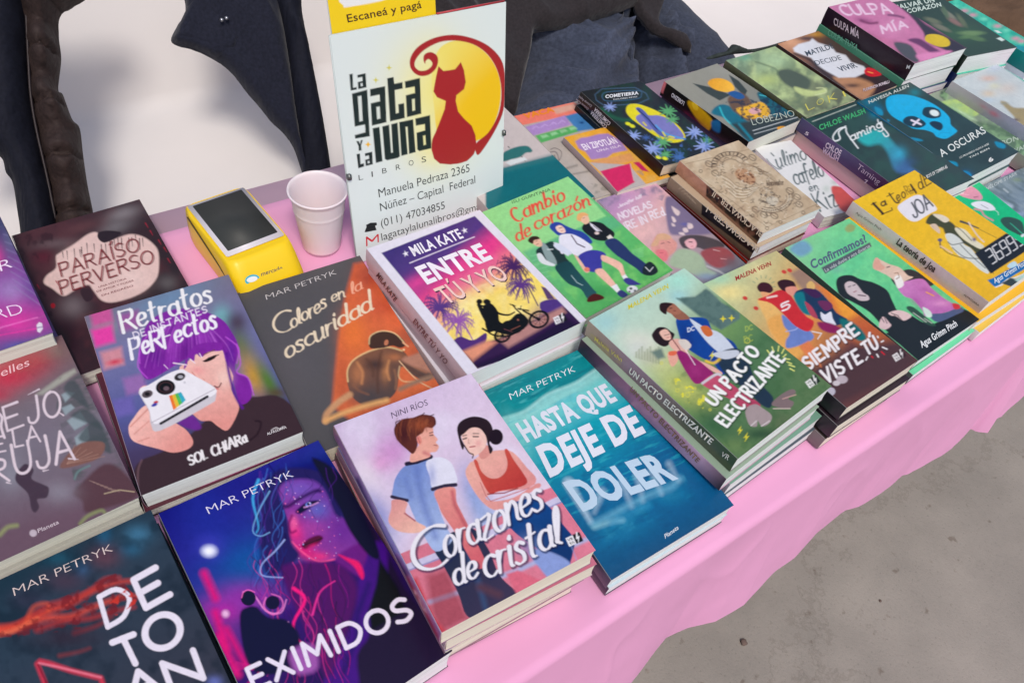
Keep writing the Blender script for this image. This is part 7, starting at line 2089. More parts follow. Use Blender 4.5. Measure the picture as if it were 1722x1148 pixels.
# ------------------------------------------------------------------ ground, wall
def noise_ground():
    m = bpy.data.materials.new('concrete')
    m.use_nodes = True
    nt = m.node_tree
    b = nt.nodes['Principled BSDF']
    b.inputs['Roughness'].default_value = 0.9
    b.inputs['Specular IOR Level'].default_value = 0.2
    tc = nt.nodes.new('ShaderNodeTexCoord')
    def nz(s, d, rough=0.6):
        n = nt.nodes.new('ShaderNodeTexNoise')
        n.inputs['Scale'].default_value = s
        n.inputs['Detail'].default_value = d
        n.inputs['Roughness'].default_value = rough
        nt.links.new(tc.outputs['Object'], n.inputs['Vector'])
        return n
    big, mid, fine = nz(2.2, 6), nz(9, 8, 0.7), nz(160, 4, 0.7)
    r1 = nt.nodes.new('ShaderNodeValToRGB')
    r1.color_ramp.elements[0].position = 0.35; r1.color_ramp.elements[0].color = (*lin((146, 140, 133)), 1)
    r1.color_ramp.elements[1].position = 0.68; r1.color_ramp.elements[1].color = (*lin((161, 154, 146)), 1)
    nt.links.new(big.outputs['Fac'], r1.inputs[0])
    mx = nt.nodes.new('ShaderNodeMix'); mx.data_type = 'RGBA'; mx.blend_type = 'MULTIPLY'
    r2 = nt.nodes.new('ShaderNodeValToRGB')
    r2.color_ramp.elements[0].position = 0.3; r2.color_ramp.elements[0].color = (.86, .86, .855, 1)
    r2.color_ramp.elements[1].position = 0.62; r2.color_ramp.elements[1].color = (1.04, 1.03, 1.02, 1)
    nt.links.new(mid.outputs['Fac'], r2.inputs[0])
    mx.inputs[0].default_value = 0.8
    nt.links.new(r1.outputs[0], mx.inputs[6]); nt.links.new(r2.outputs[0], mx.inputs[7])
    mx2 = nt.nodes.new('ShaderNodeMix'); mx2.data_type = 'RGBA'; mx2.blend_type = 'MULTIPLY'
    r3 = nt.nodes.new('ShaderNodeValToRGB')
    r3.color_ramp.elements[0].position = 0.30; r3.color_ramp.elements[0].color = (.5, .5, .5, 1)
    r3.color_ramp.elements[1].position = 0.42; r3.color_ramp.elements[1].color = (1, 1, 1, 1)
    nt.links.new(fine.outputs['Fac'], r3.inputs[0])
    mx2.inputs[0].default_value = 0.5
    nt.links.new(mx.outputs[2], mx2.inputs[6]); nt.links.new(r3.outputs[0], mx2.inputs[7])
    vo = nt.nodes.new('ShaderNodeTexVoronoi'); vo.feature = 'DISTANCE_TO_EDGE'; vo.inputs['Scale'].default_value = 1.3
    wp = nt.nodes.new('ShaderNodeVectorMath'); wp.operation = 'MULTIPLY_ADD'; wp.inputs[1].default_value = (.35, .35, .35)
    nt.links.new(mid.outputs['Color'], wp.inputs[0]); nt.links.new(tc.outputs['Object'], wp.inputs[2]); nt.links.new(wp.outputs[0], vo.inputs['Vector'])
    r4 = nt.nodes.new('ShaderNodeValToRGB')
    r4.color_ramp.elements[0].position = 0.0; r4.color_ramp.elements[0].color = (.72, .70, .68, 1)
    r4.color_ramp.elements[1].position = 0.012; r4.color_ramp.elements[1].color = (1, 1, 1, 1)
    nt.links.new(vo.outputs['Distance'], r4.inputs[0])
    sp = nz(28, 3, .5)
    r5 = nt.nodes.new('ShaderNodeValToRGB')
    r5.color_ramp.elements[0].position = 0.27; r5.color_ramp.elements[0].color = (.62, .56, .52, 1)
    r5.color_ramp.elements[1].position = 0.33; r5.color_ramp.elements[1].color = (1, 1, 1, 1)
    nt.links.new(sp.outputs['Fac'], r5.inputs[0])
    m3 = nt.nodes.new('ShaderNodeMix'); m3.data_type = 'RGBA'; m3.blend_type = 'MULTIPLY'; m3.inputs[0].default_value = .55
    m4 = nt.nodes.new('ShaderNodeMix'); m4.data_type = 'RGBA'; m4.blend_type = 'MULTIPLY'; m4.inputs[0].default_value = .8
    nt.links.new(mx2.outputs[2], m3.inputs[6]); nt.links.new(r4.outputs[0], m3.inputs[7])
    nt.links.new(m3.outputs[2], m4.inputs[6]); nt.links.new(r5.outputs[0], m4.inputs[7])
    nt.links.new(m4.outputs[2], b.inputs['Base Color'])
    bp = nt.nodes.new('ShaderNodeBump'); bp.inputs['Strength'].default_value = 0.3; bp.inputs['Distance'].default_value = 0.004
    nt.links.new(fine.outputs['Fac'], bp.inputs['Height'])
    nt.links.new(bp.outputs[0], b.inputs['Normal'])
    return m


_c = (-150, 150)
g = py_mesh('ground', [(_c[0], _c[0], 0), (_c[1], _c[0], 0), (_c[1], _c[1], 0), (_c[0], _c[1], 0)], [(0, 1, 2, 3)], noise_ground())
meta(g, kind='structure')
rp = random.Random(5)
for px, r in (((1250, 1080), .009), ((1480, 1010), .004)):
    P = hit(px, np.array([0, 0, 0.0]), np.array([0, 0, 1.0]))
    bm = bmesh.new()
    bmesh.ops.create_icosphere(bm, subdivisions=2, radius=r * .75)
    for v in bm.verts:
        v.co *= 1 + rp.uniform(-.2, .2); v.co.z *= 0.45
    o = bm_obj('pebble', bm, mat('pebble', (110, 92, 84), 0.9))
    o.location = (P[0], P[1], r * 0.3)
    meta(o, {.009: 'largest reddish pebble on the concrete ground', .004: 'small pebble in the middle of the concrete ground'}[r], 'pebble', 'pebbles on the ground')


def wall_mat(name, c, amt=0.12):
    return mat(name, c, 0.9, 0.15, noise=(3.0, amt), bump=(30, 0.3, 0.01))


# ------------------------------------------------------------------ table with its pink cloth
A0, A1, D0, D1 = -0.62, 1.84, 0.108, 0.752
trestle = frame_empty('trestle_table', tab(0.95, 0.45, -TABLE_Z), EA, EN, np.array([0, 0, 1.0]))
meta(trestle, 'long folding table that carries the books, hidden under the pink cloth', 'table')
wood = mat('table_board', (224, 184, 200), 0.6, noise=(6, 0.08))
bevel_box('tabletop', (A1 - A0 - .06, .796 - D0 - .012, .024), ((A0 + A1) / 2 - .95, (D0 + .012 + .796) / 2 - .45, TABLE_Z - .0155), wood, trestle)
steel = mat('table_steel', (90, 90, 92), 0.4, metal=0.8)
for ax in (A0 + .25, (A0 + A1) / 2, A1 - .25):
    for dx in (D0 + .08, D1 - .08):
        bevel_box('leg', (.028, .028, TABLE_Z - .03), (ax - .95, dx - .45, (TABLE_Z - .03) / 2), steel, trestle, .004)

# cloth: flat top, soft fold at the front edge, hanging skirt with a wavy hem
HEM_Z = -0.25
_hc = [(125, 1148), (180, 1075), (250, 985), (330, 950), (425, 930), (525, 870), (640, 750), (700, 705), (780, 620), (885, 538), (930, 525), (1010, 480),
       (1085, 415), (1110, 410), (1220, 350), (1280, 300), (1325, 252), (1345, 262), (1388, 268), (1400, 228), (1440, 200), (1513, 135)]
HEM = [(-.7, .070), (-.55, .088), (-.4, .066), (-.22, .08), (-.05, .064), (.1, .082), (.22, .062), (.33, .064)]
for p in _hc:
    P = at((1000 + p[0] / 2.0956, 600 + p[1] / 2.0956), HEM_Z)
    HEM.append((P @ EA, P @ EN))
HEM += [(1.34, .07), (1.45, .055), (1.6, .078), (1.8, .06), (2.0, .08), (2.2, .06), (2.4, .075), (2.7, .06)]
_ha = np.array([q[0] for q in HEM]); _hd = np.array([q[1] for q in HEM])
NA = 900
aa = np.linspace(A0, A1, NA)
hem = np.interp(aa, _ha, _hd)
rows = []
# back drop, top, fold, skirt : (depth, height) profiles
for k in range(6):                       # short drop at the back
    rows.append((np.full(NA, D1 + .0005), np.full(NA, -0.0030 + 0.003 * k / 6)))
for k in range(60):
    dd = D1 + (D0 - D1) * k / 59
    rows.append((np.full(NA, dd), np.full(NA, 0.0)))
for k in range(1, 7):
    th = math.pi / 2 * k / 6
    rows.append((D0 - .010 * math.sin(th) + 0 * aa, -.010 * (1 - math.cos(th)) + 0 * aa))
for k in range(1, 34):
    s = k / 33
    dep = (D0 - .010) + (hem - (D0 - .010)) * s ** 1.15
    rows.append((dep, -.010 + (HEM_Z + .010) * s + 0.0 * aa))
Dm = np.array([q[0] for q in rows]); Zm = np.array([q[1] for q in rows])
Am = np.tile(aa, (len(rows), 1))
wr = (fbm(Am * 9, Dm * 14 + Zm * 6, 3, 3) - .5)
rd_ = 1 - abs(2 * fbm(Am * 13 + Zm * 3, Zm * 5 + 2, 15, 2) - 1)
Dm = Dm - np.where(Zm < -0.012, (rd_ ** 6) * .002 * np.clip(-Zm / .08, 0, 1), 0)
flat = (Dm > D0 + .002) & (Dm < D1)
Zm = Zm + np.where(flat, -0.0012 + wr * 0.0012, 0)
Dm = Dm + np.where(~flat & (Zm < -0.012), wr * 0.006 * np.clip(-Zm / .1, 0, 1), 0)
V = Am.reshape(-1, 1) * EA + Dm.reshape(-1, 1) * EN + np.array([0, 0, 1.0]) * (TABLE_Z + Zm.reshape(-1, 1))
nr = len(rows)
ii = np.arange(nr * NA).reshape(nr, NA)
Fq = np.stack([ii[:-1, :-1].ravel(), ii[:-1, 1:].ravel(), ii[1:, 1:].ravel(), ii[1:, :-1].ravel()], -1)
pink = mat('pink_cloth', (233, 166, 205), 0.75, 0.25, noise=(5, 0.04), bump=(2.2, 0.35, 0.02))
o = np_mesh('tablecloth', V, Fq, None, pink)
meta(o, 'pink tablecloth with a wavy hem hanging over the near edge', 'tablecloth')


# ------------------------------------------------------------------ garments and other soft shapes
def puffy(name, outline, o, up_dir, material, parent=None, thick=.03, edge=.03, cell=.008, quilt=None, fold=(0.01, 9, 2), seed=1, fn=None, sm=True):
    """soft cloth body: an outline seen in the photo, laid on the plane through o, given real thickness, folds and quilting"""
    X = unit(np.cross(up_dir, np.cross(ray((861, 574)), up_dir)))  # helper
    N = unit(np.cross(EA, up_dir))
    if np.dot(N, _f) > 0:
        N = -N
    Xd = unit(EA); Yd = unit(np.cross(N, Xd))
    P = np.array([((hit(p, o, N) - o) @ Xd, (hit(p, o, N) - o) @ Yd) for p in outline])
    if sm:
        P = smooth(P, True, 6)
    x0, y0 = P.min(0) - cell; x1, y1 = P.max(0) + cell
    nx, ny = int((x1 - x0) / cell) + 2, int((y1 - y0) / cell) + 2
    gx, gy = np.meshgrid(x0 + np.arange(nx) * cell, y0 + np.arange(ny) * cell)
    pt = Painter(gx.ravel(), gy.ravel(), cell)
    sd = pt._sd(P, np.arange(gx.size))
    jx = RNG.uniform(-.05, .05, gx.size) * cell; jy = RNG.uniform(-.05, .05, gx.size) * cell
    inn = sd < -cell * .55
    # rim resampled evenly
    R_ = []
    for a, b in zip(P, np.roll(P, -1, 0)):
        n_ = max(1, int(np.hypot(*(b - a)) / cell))
        R_ += [a + (b - a) * k / n_ for k in range(n_)]
    R_ = np.array(R_)
    pts = np.concatenate([R_, np.stack([gx.ravel()[inn] + jx[inn], gy.ravel()[inn] + jy[inn]], -1)])
    from mathutils.geometry import delaunay_2d_cdt
    m = len(R_)
    res = delaunay_2d_cdt([Vector(q) for q in pts], [(k, (k + 1) % m) for k in range(m)], [], 1, 1e-6)
    XY = np.array([tuple(v) for v in res[0]]); T = np.array([f for f in res[2] if len(f) == 3], int)
    gx, gy = XY[:, 0], XY[:, 1]
    pt = Painter(gx, gy, cell)
    ins = np.clip(-pt._sd(P, np.arange(len(gx))), 0, None)
    hgt = thick * np.clip(1 - (1 - np.clip(ins / edge, 0, 1)) ** 2, 0, 1) ** .8
    ridge = 1 - abs(2 * fbm(gx * fold[1] * .7 + gy * 2 + 5, gy * fold[1] * .25 + gx * 3, seed + 3, 2) - 1)
    f = .5 * (fbm((gx * math.cos(.5) + gy * .3) * fold[1], gy * fold[1] * .35 + gx * 2, seed, 3) - .5) + .9 * (ridge ** 4 - .3)
    hgt = hgt + fold[0] * 1.8 * f * np.clip(ins / (edge * 1.6), 0, 1) ** 1.5
    if quilt:
        per, dep, slope = quilt
        q = (gy + gx * slope + 0.006 * np.sin(gx * 40)) / per
        hgt = hgt - dep * np.exp(-((q - np.round(q)) * per / .005) ** 2) * np.clip(ins / .01, 0, 1)
        hgt = hgt + dep * 1.1 * np.cos((q - np.round(q)) * math.pi) * (1 + 1.2 * (fbm(gx * 50, gy * 22, 5) - .5)) * np.clip(ins / .015, 0, 1)
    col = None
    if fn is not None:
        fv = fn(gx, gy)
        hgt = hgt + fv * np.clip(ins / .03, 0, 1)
        fold_shade = np.clip(fv / .02, -1, 1.6)
        col = lin((62, 68, 84)) * (1 + .42 * fold_shade + .25 * (fbm(gx * 5, gy * 5, 88, 3) - .5))[:, None]  # fold light and shade put into the colour: paler ridges, darker creases
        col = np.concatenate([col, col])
    n = len(gx)
    base_ = o + gx[:, None] * Xd + gy[:, None] * Yd
    W = base_ + hgt[:, None] * N
    Bk = base_ - (np.minimum(hgt, thick * .6))[:, None] * N - .001 * N
    ed = {}
    for q in T:
        for i in range(3):
            a, b = int(q[i]), int(q[(i + 1) % 3])
            if (b, a) in ed:
                del ed[(b, a)]
            else:
                ed[(a, b)] = 1
    Fs = []
    for a, b in ed:
        Fs += [(b, a, a + n), (b, a + n, b + n)]
    ob = np_mesh(name, np.concatenate([W, Bk]), np.concatenate([T, T[:, ::-1] + n, np.array(Fs, int)]), col, material)
    if parent is not None:
        ob.parent = parent
        ob.matrix_parent_inverse = parent.matrix_world.inverted()
    return ob


# white bench behind the table
white_paint = mat('white_paint', (228, 223, 221), 0.6, 0.35, noise=(2.5, 0.05), bump=(14, 0.1, 0.004))
bench = frame_empty('bench', tab(.985, 1.34, -TABLE_Z), EA, EN, np.array([0, 0, 1.0]))
meta(bench, 'long white bench with a low back behind the book table', 'bench')
# seat and back moulded in one sheet, with a soft fold between them
prof = [(-.33, .40), (-.335, .44), (-.325, .462), (-.30, .470)] + [(-.30 + .36 * k / 6, .470 - .012 * math.sin(math.pi * k / 6)) for k in range(1, 7)]
prof += [(.06 + .05 * math.sin(t), .470 + .05 * (1 - math.cos(t))) for t in (.3, .6, .9, 1.1)]
y_, z_ = prof[-1]
prof += [(y_ + .36 * k / 8, z_ + .80 * k / 8) for k in range(1, 9)]
prof += [(prof[-1][0] + .02, prof[-1][1] + .012), (prof[-1][0] + .045, prof[-1][1])]
out = prof + [(y + .04, z - .045) if k > 3 else (y + .03, z - .01) for k, (y, z) in list(enumerate(prof))[-3:2:-1]]
bm = bmesh.new()
NB = 120
ringsb = [[bm.verts.new((-1.735 + 3.47 * i / NB, y, z)) for y, z in out] for i in range(NB + 1)]
for a, b in zip(ringsb, ringsb[1:]):
    for k in range(len(out)):
        bm.faces.new((a[k], a[(k + 1) % len(out)], b[(k + 1) % len(out)], b[k]))
bm.faces.new(ringsb[0][::-1]); bm.faces.new(ringsb[-1])
bm_obj('seat_and_back', bm, white_paint, bench)
for lx in (-1.65, -.55, .55, 1.65):
    bevel_box('leg', (.06, .30, .42), (lx, -.12, .2125), white_paint, bench, .006)

# coats laid over the bench
navy = mat('navy_cloth', (32, 34, 47), 0.9, 0.15, noise=(220, .3), bump=(7, .9, .03, (1.6, .5, .5)), sheen=.15)
navy2 = mat('dark_navy_nylon', (22, 24, 36), 0.8, 0.2, noise=(200, .25), bump=(9, .9, .03, (1.6, .5, .5)))
brown = mat('brown_quilted_nylon', (56, 44, 42), 0.72, 0.25, noise=(200, .25), bump=(24, .9, .012, (1.0, 1.0, 1.0)))
updir = unit(EN * .5 + np.array([0, 0, .5]))
op = tab(.1, 1.12, -.16)
lc = frame_empty('coat', op, EA, EN, np.array([0, 0, 1.0]))
meta(lc, 'navy coat with a brown quilted lining lying over the left end of the white bench', 'coat')
puffy('quilted_lining', [(30, -60), (160, -60), (148, -5), (104, 24), (99, 60), (103, 100), (98, 150), (106, 160), (121, 200), (134, 216), (140, 262), (147, 310), (158, 372), (150, 420), (98, 430),
                         (84, 330), (62, 230), (48, 150), (40, 60)], op, updir, brown, lc, .05, .05, .006, quilt=(.085, .030, .42), seed=4)
puffy('outer_shell', [(-120, -60), (40, -60), (46, 20), (50, 90), (52, 150), (60, 200), (75, 270), (92, 340), (104, 430), (46, 440), (32, 372), (22, 310), (10, 290), (-2, 262), (-60, 250), (-120, 240)],
      op + np.array([0, 0, .012]), updir, navy2, lc, .05, .04, .008, fold=(.03, 9, 2), seed=9)
puffy('zipper', [(43, -20), (47, 40), (50, 100), (54, 160), (63, 215), (80, 290), (94, 360), (90, 362), (76, 295), (59, 220), (49, 160), (45, 100), (42, 40), (39, -20)],
      op + np.array([0, 0, .03]), updir, mat('zip_metal', (44, 36, 40), .5, metal=.3), lc, .006, .008, .004, fold=(0, 9, 2), sm=True)
op2 = tab(.42, 1.12, -.18)
rc = frame_empty('jacket', op2, EA, EN, np.array([0, 0, 1.0]))
meta(rc, 'dark navy jacket with a pointed lapel lying over the white bench left of the sign', 'jacket')
puffy('jacket_body', [(318, -60), (470, -60), (474, 10), (482, 70), (490, 120), (498, 180), (508, 240), (522, 300), (520, 322), (508, 290), (494, 250), (478, 226), (456, 205), (436, 180), (415, 156), (392, 126), (366, 104), (330, 86), (289, 72), (298, 44), (312, 18)],
      op2, updir, navy, rc, .03, .02, .005, fold=(.020, 7, 2), seed=12)
puffy('sleeve', [(440, -60), (500, -60), (508, 20), (520, 80), (532, 140), (545, 210), (558, 300), (552, 330), (520, 330), (510, 270), (497, 200), (486, 130), (474, 60), (452, -10)],
      op2 + np.array([0, 0, .014]), updir, navy2, rc, .035, .025, .005, fold=(.022, 10, 2), seed=14)
puffy('lapel', [(300, 44), (318, 6), (340, -30), (362, -20), (370, 24), (390, 44), (404, 60), (396, 84), (374, 98), (366, 98), (332, 83), (294, 71)], op2 + np.array([0, 0, .012]), updir, navy, rc, .016, .006, .004, fold=(.002, 9, 2), sm=False)
puffy('collar', [(352, -40), (420, -40), (416, 8), (404, 28), (386, 33), (372, 24), (364, -5)], op2 + np.array([0, 0, .02]), updir, mat('brown_suede', (58, 40, 38), .9, noise=(60, .3)), rc, .012, .01, .004)
for p in ((373, 34), (381, 31)):
    bm = bmesh.new()
    bmesh.ops.create_uvsphere(bm, u_segments=10, v_segments=6, radius=.0035)
    q = bm_obj('stud', bm, mat('stud_metal', (180, 180, 185), .3, metal=.9), rc)
    N = unit(np.cross(EA, updir)); N = -N if N @ _f > 0 else N
    W = hit(p, op2 + N * .036, N)
    q.matrix_parent_inverse = rc.matrix_world.inverted(); q.location = W


# ------------------------------------------------------------------ the seated person
def skin(name, joints, bones, material, parent, sub=2, disp=0.0, seed=1):
    """one continuous surface grown round a skeleton; joints {name:(a,d,z,r)}"""
    names = list(joints)
    me = bpy.data.meshes.new(name)
    me.from_pydata([tuple(tab(*joints[n][:3])) for n in names], [(names.index(a), names.index(b)) for a, b in bones], [])
    ob = bpy.data.objects.new(name, me)
    COL.objects.link(ob)
    sk = ob.modifiers.new('Skin', 'SKIN')
    sk.use_smooth_shade = True
    for i, n in enumerate(names):
        r = joints[n][3]
        rx, ry = r if isinstance(r, tuple) else (r, r)
        me.skin_vertices[0].data[i].radius = (rx, ry)
        me.skin_vertices[0].data[i].use_root = (i == 0)
    ss = ob.modifiers.new('Sub', 'SUBSURF'); ss.levels = sub; ss.render_levels = sub
    dg = bpy.context.evaluated_depsgraph_get()
    m2 = bpy.data.meshes.new_from_object(ob.evaluated_get(dg))
    bpy.data.objects.remove(ob)
    if disp:
        n = len(m2.vertices)
        co = np.empty(n * 3); m2.vertices.foreach_get('co', co); co = co.reshape(-1, 3)
        no = np.empty(n * 3); m2.vertices.foreach_get('normal', no); no = no.reshape(-1, 3)
        h = (fbm(co[:, 0] * 20 + co[:, 2] * 5, co[:, 1] * 9 + co[:, 2] * 26, seed, 4) - .5) * 1.6 * disp
        r_ = 1 - abs(2 * fbm(co[:, 0] * 9 + 3, co[:, 1] * 9 + co[:, 2] * 12, seed + 5, 2) - 1)
        h += (r_ ** 3 - .5) * disp
        if name == 'jeans':
            c0 = tab(pa - .02, 1.06, -.10)
            D_ = co - c0
            th = np.arctan2(D_ @ EN, D_ @ EA); rr = np.linalg.norm(D_, axis=1)
            q_ = 1 - abs(2 * fbm(th * 2.6 + 9, rr * 5, 77, 2) - 1)
            h += (q_ ** 5 - .25) * .006 * np.exp(-rr / .22)
        co = co + no * h[:, None]
        m2.vertices.foreach_set('co', co.ravel())
    m2.materials.clear(); m2.materials.append(material)
    m2.polygons.foreach_set('use_smooth', np.ones(len(m2.polygons), bool))
    o2 = bpy.data.objects.new(name, m2)
    link(o2)
    o2.parent = parent
    o2.matrix_parent_inverse = parent.matrix_world.inverted()
    return o2


pa = 1.17
person = frame_empty('person', tab(pa, 1.25, -TABLE_Z), EA, EN, np.array([0, 0, 1.0]))
meta(person, 'person in a dark coat and grey blue jeans sitting on the white bench', 'person')
skinm = mat('skin', (200, 150, 125), .5, sss=.15)
J = {'pelvis': (pa, 1.26, -.13, (.105, .08)), 'waist': (pa, 1.28, .02, (.10, .08)), 'chest': (pa, 1.27, .20, (.15, .10)), 'shoulders': (pa, 1.27, .33, (.12, .08)),
     'neck': (pa, 1.26, .40, .052), 'jaw': (pa, 1.225, .47, (.06, .07)), 'skull': (pa, 1.25, .56, (.075, .09)), 'crown': (pa, 1.26, .635, (.05, .055)),
     'lsh': (pa - .17, 1.27, .31, .055), 'lel': (pa - .22, 1.19, .08, .042), 'lwr': (pa - .02, 1.13, .22, .030), 'lha': (pa + .05, 1.12, .23, .034),
     'rsh': (pa + .17, 1.27, .31, .055), 'rel': (pa + .22, 1.19, .08, .042), 'rwr': (pa + .04, 1.13, .17, .030), 'rha': (pa - .04, 1.12, .18, .034),
     'lhip': (pa - .09, 1.22, -.15, .075), 'lkn': (pa - .30, .86, -.17, .062), 'lan': (pa - .30, .90, -.66, .042), 'lto': (pa - .33, .78, -.71, .035),
     'rhip': (pa + .08, 1.22, -.15, .075), 'rkn': (pa + .10, .86, -.17, .062), 'ran': (pa + .13, .91, -.66, .042), 'rto': (pa + .15, .79, -.71, .035)}
BN = [('pelvis', 'waist'), ('waist', 'chest'), ('chest', 'shoulders'), ('shoulders', 'neck'), ('neck', 'jaw'), ('jaw', 'skull'), ('skull', 'crown'),
      ('shoulders', 'lsh'), ('lsh', 'lel'), ('lel', 'lwr'), ('lwr', 'lha'), ('shoulders', 'rsh'), ('rsh', 'rel'), ('rel', 'rwr'), ('rwr', 'rha'),
      ('pelvis', 'lhip'), ('lhip', 'lkn'), ('lkn', 'lan'), ('lan', 'lto'), ('pelvis', 'rhip'), ('rhip', 'rkn'), ('rkn', 'ran'), ('ran', 'rto')]
skin('body', J, BN, skinm, person, 2)
denim = mat('grey_blue_denim', (62, 68, 84), .9, .15, noise=(160, .3), bump=(14, .5, .012, (1.0, .45, 1.3)), sheen=.1)
JJ = {k: J[k] for k in ('pelvis', 'lhip', 'lkn', 'lan', 'rhip', 'rkn', 'ran')}
JJ['waist'] = (pa, 1.26, .02, (.15, .13))
JJ['pelvis'] = (pa, 1.25, -.13, (.15, .115))
for k, s in (('lhip', .118), ('rhip', .118), ('lkn', .090), ('rkn', .090), ('lan', .065), ('ran', .065)):
    JJ[k] = (*J[k][:3], s)
JJ['lmid'] = (pa - .2, 1.04, -.15, .112); JJ['rmid'] = (pa + .10, 1.04, -.15, .116)
skin('jeans', JJ, [('pelvis', 'waist'), ('pelvis', 'lhip'), ('lhip', 'lmid'), ('lmid', 'lkn'), ('lkn', 'lan'), ('pelvis', 'rhip'), ('rhip', 'rmid'), ('rmid', 'rkn'), ('rkn', 'ran')],
     denim, person, 4, .004, 3)
coatm = mat('charcoal_coat', (46, 41, 43), .85, .2, noise=(220, .3), bump=(10, .9, .03, (1.0, .5, 1.2)), sheen=.15)
CJ = {'chest': (pa, 1.28, .20, (.185, .14)), 'waist': (pa, 1.28, .03, (.175, .14)), 'hem': (pa, 1.28, -.07, (.20, .15)), 'sh': (pa, 1.27, .32, (.14, .10)), 'col': (pa, 1.26, .39, (.075, .07))}
for s in 'lr':
    for q, rr_ in (('sh', .075), ('el', .062), ('wr', .048)):
        CJ[s + q] = (*J[s + q][:3], rr_)
skin('coat', CJ, [('chest', 'waist'), ('waist', 'hem'), ('chest', 'sh'), ('sh', 'col'), ('sh', 'lsh'), ('lsh', 'lel'), ('lel', 'lwr'), ('sh', 'rsh'), ('rsh', 'rel'), ('rel', 'rwr')], coatm, person, 3, .008, 8)
for s in 'lr':
    a_, d_, z_, _q = J[s + 'an']; ta_, td_, tz_, _q = J[s + 'to']
    skin('shoe', {'heel': (a_, d_ + .03, -.705, .042), 'mid': ((a_ + ta_) / 2, (d_ + td_) / 2, -.705, .042), 'toe': (ta_, td_, -.712, .036)}, [('heel', 'mid'), ('mid', 'toe')], mat('shoe', (40, 36, 36), .5), person)
hair = skin('hair', {'a': (pa, 1.29, .50, (.07, .05)), 'b': (pa, 1.285, .59, (.088, .085)), 'c': (pa, 1.26, .655, (.062, .075))}, [('a', 'b'), ('b', 'c')], mat('hair', (36, 28, 24), .7, bump=(80, .5, .004)), person)
for sx in (-1, 1):      # eyes, ears
    bm = bmesh.new(); bmesh.ops.create_uvsphere(bm, u_segments=12, v_segments=8, radius=.011)
    q = bm_obj('eye', bm, mat('eye', (30, 24, 22), .2), person); q.matrix_parent_inverse = person.matrix_world.inverted(); q.location = tab(pa + sx * .028, 1.168, .545)
    bm = bmesh.new(); bmesh.ops.create_uvsphere(bm, u_segments=12, v_segments=8, radius=.026); bmesh.ops.scale(bm, vec=(.4, .7, 1.2), verts=bm.verts)
    q = bm_obj('ear', bm, skinm, person); q.matrix_parent_inverse = person.matrix_world.inverted(); q.location = tab(pa + sx * .078, 1.255, .535)
bm = bmesh.new(); bmesh.ops.create_cone(bm, segments=8, radius1=.014, radius2=.006, depth=.05)
q = bm_obj('nose', bm, skinm, person); q.matrix_parent_inverse = person.matrix_world.inverted(); q.location = tab(pa, 1.155, .515)

# coat flaps spread over the lap
def lap(a, d, z):
    return tab(a, d, z)
up2 = unit(EN * .8 + np.array([0, 0, .45]))
puffy('coat_flap', [(700, -60), (1010, -60), (1105, -60), (1080, 0), (1058, 14), (1022, 28), (990, 40), (955, 47), (925, 52), (898, 55), (893, 80), (886, 110), (876, 150), (866, 192), (846, 182), (820, 150), (700, 60)],
      lap(pa - .1, 1.12, .015), up2, coatm, person, .022, .014, .006, fold=(.012, 10, 2), seed=21)
puffy('coat_flap', [(1060, -60), (1110, -60), (1118, -10), (1106, 40), (1130, 52), (1150, 62), (1162, 88), (1150, 84), (1124, 66), (1100, 56), (1082, 38), (1066, 10)],
      lap(pa + .16, 1.1, .005), up2, coatm, person, .016, .010, .005, fold=(.008, 10, 2), seed=22)
# the two thighs of the jeans, draped with creases running from the crotch
shaded_denim = mat('fold_shaded_denim', attr=True, rough=.9, spec=.15, noise=(160, .3), bump=(14, .4, .010, (1.0, .45, 1.3)), sheen=.1)  # vertex colours carry painted fold relief along with the faded tone


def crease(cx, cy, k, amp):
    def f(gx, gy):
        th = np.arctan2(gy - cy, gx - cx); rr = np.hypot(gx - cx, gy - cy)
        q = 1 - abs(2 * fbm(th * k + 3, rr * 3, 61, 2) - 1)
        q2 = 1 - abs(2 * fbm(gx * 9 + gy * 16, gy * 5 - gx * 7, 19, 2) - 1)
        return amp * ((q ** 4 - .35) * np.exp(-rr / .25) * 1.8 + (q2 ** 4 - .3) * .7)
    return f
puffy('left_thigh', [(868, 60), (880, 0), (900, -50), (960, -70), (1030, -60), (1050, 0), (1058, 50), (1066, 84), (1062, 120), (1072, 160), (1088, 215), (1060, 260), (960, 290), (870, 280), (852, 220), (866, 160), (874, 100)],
      lap(pa - .12, 1.06, -.105), up2, shaded_denim, person, .085, .13, .006, fold=(.004, 8, 2), seed=41, fn=crease(.14, .04, 4.0, .026))
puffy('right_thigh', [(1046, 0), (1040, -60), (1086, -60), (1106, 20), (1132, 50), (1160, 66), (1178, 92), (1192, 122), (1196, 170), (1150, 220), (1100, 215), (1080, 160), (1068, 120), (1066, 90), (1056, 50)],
      lap(pa + .12, 1.06, -.105), up2, shaded_denim, person, .07, .09, .006, fold=(.004, 8, 2), seed=43, fn=crease(-.07, .05, 3.6, .022))
# seam line of the fly on the jeans
puffy('fly_seam', [(1034, 32), (1046, 42), (1056, 62), (1066, 84), (1064, 104), (1060, 104), (1060, 86), (1050, 66), (1041, 46), (1031, 36)], lap(pa, 1.05, -.05), up2, denim, person, .005, .006, .003, fold=(0, 9, 2), sm=False)

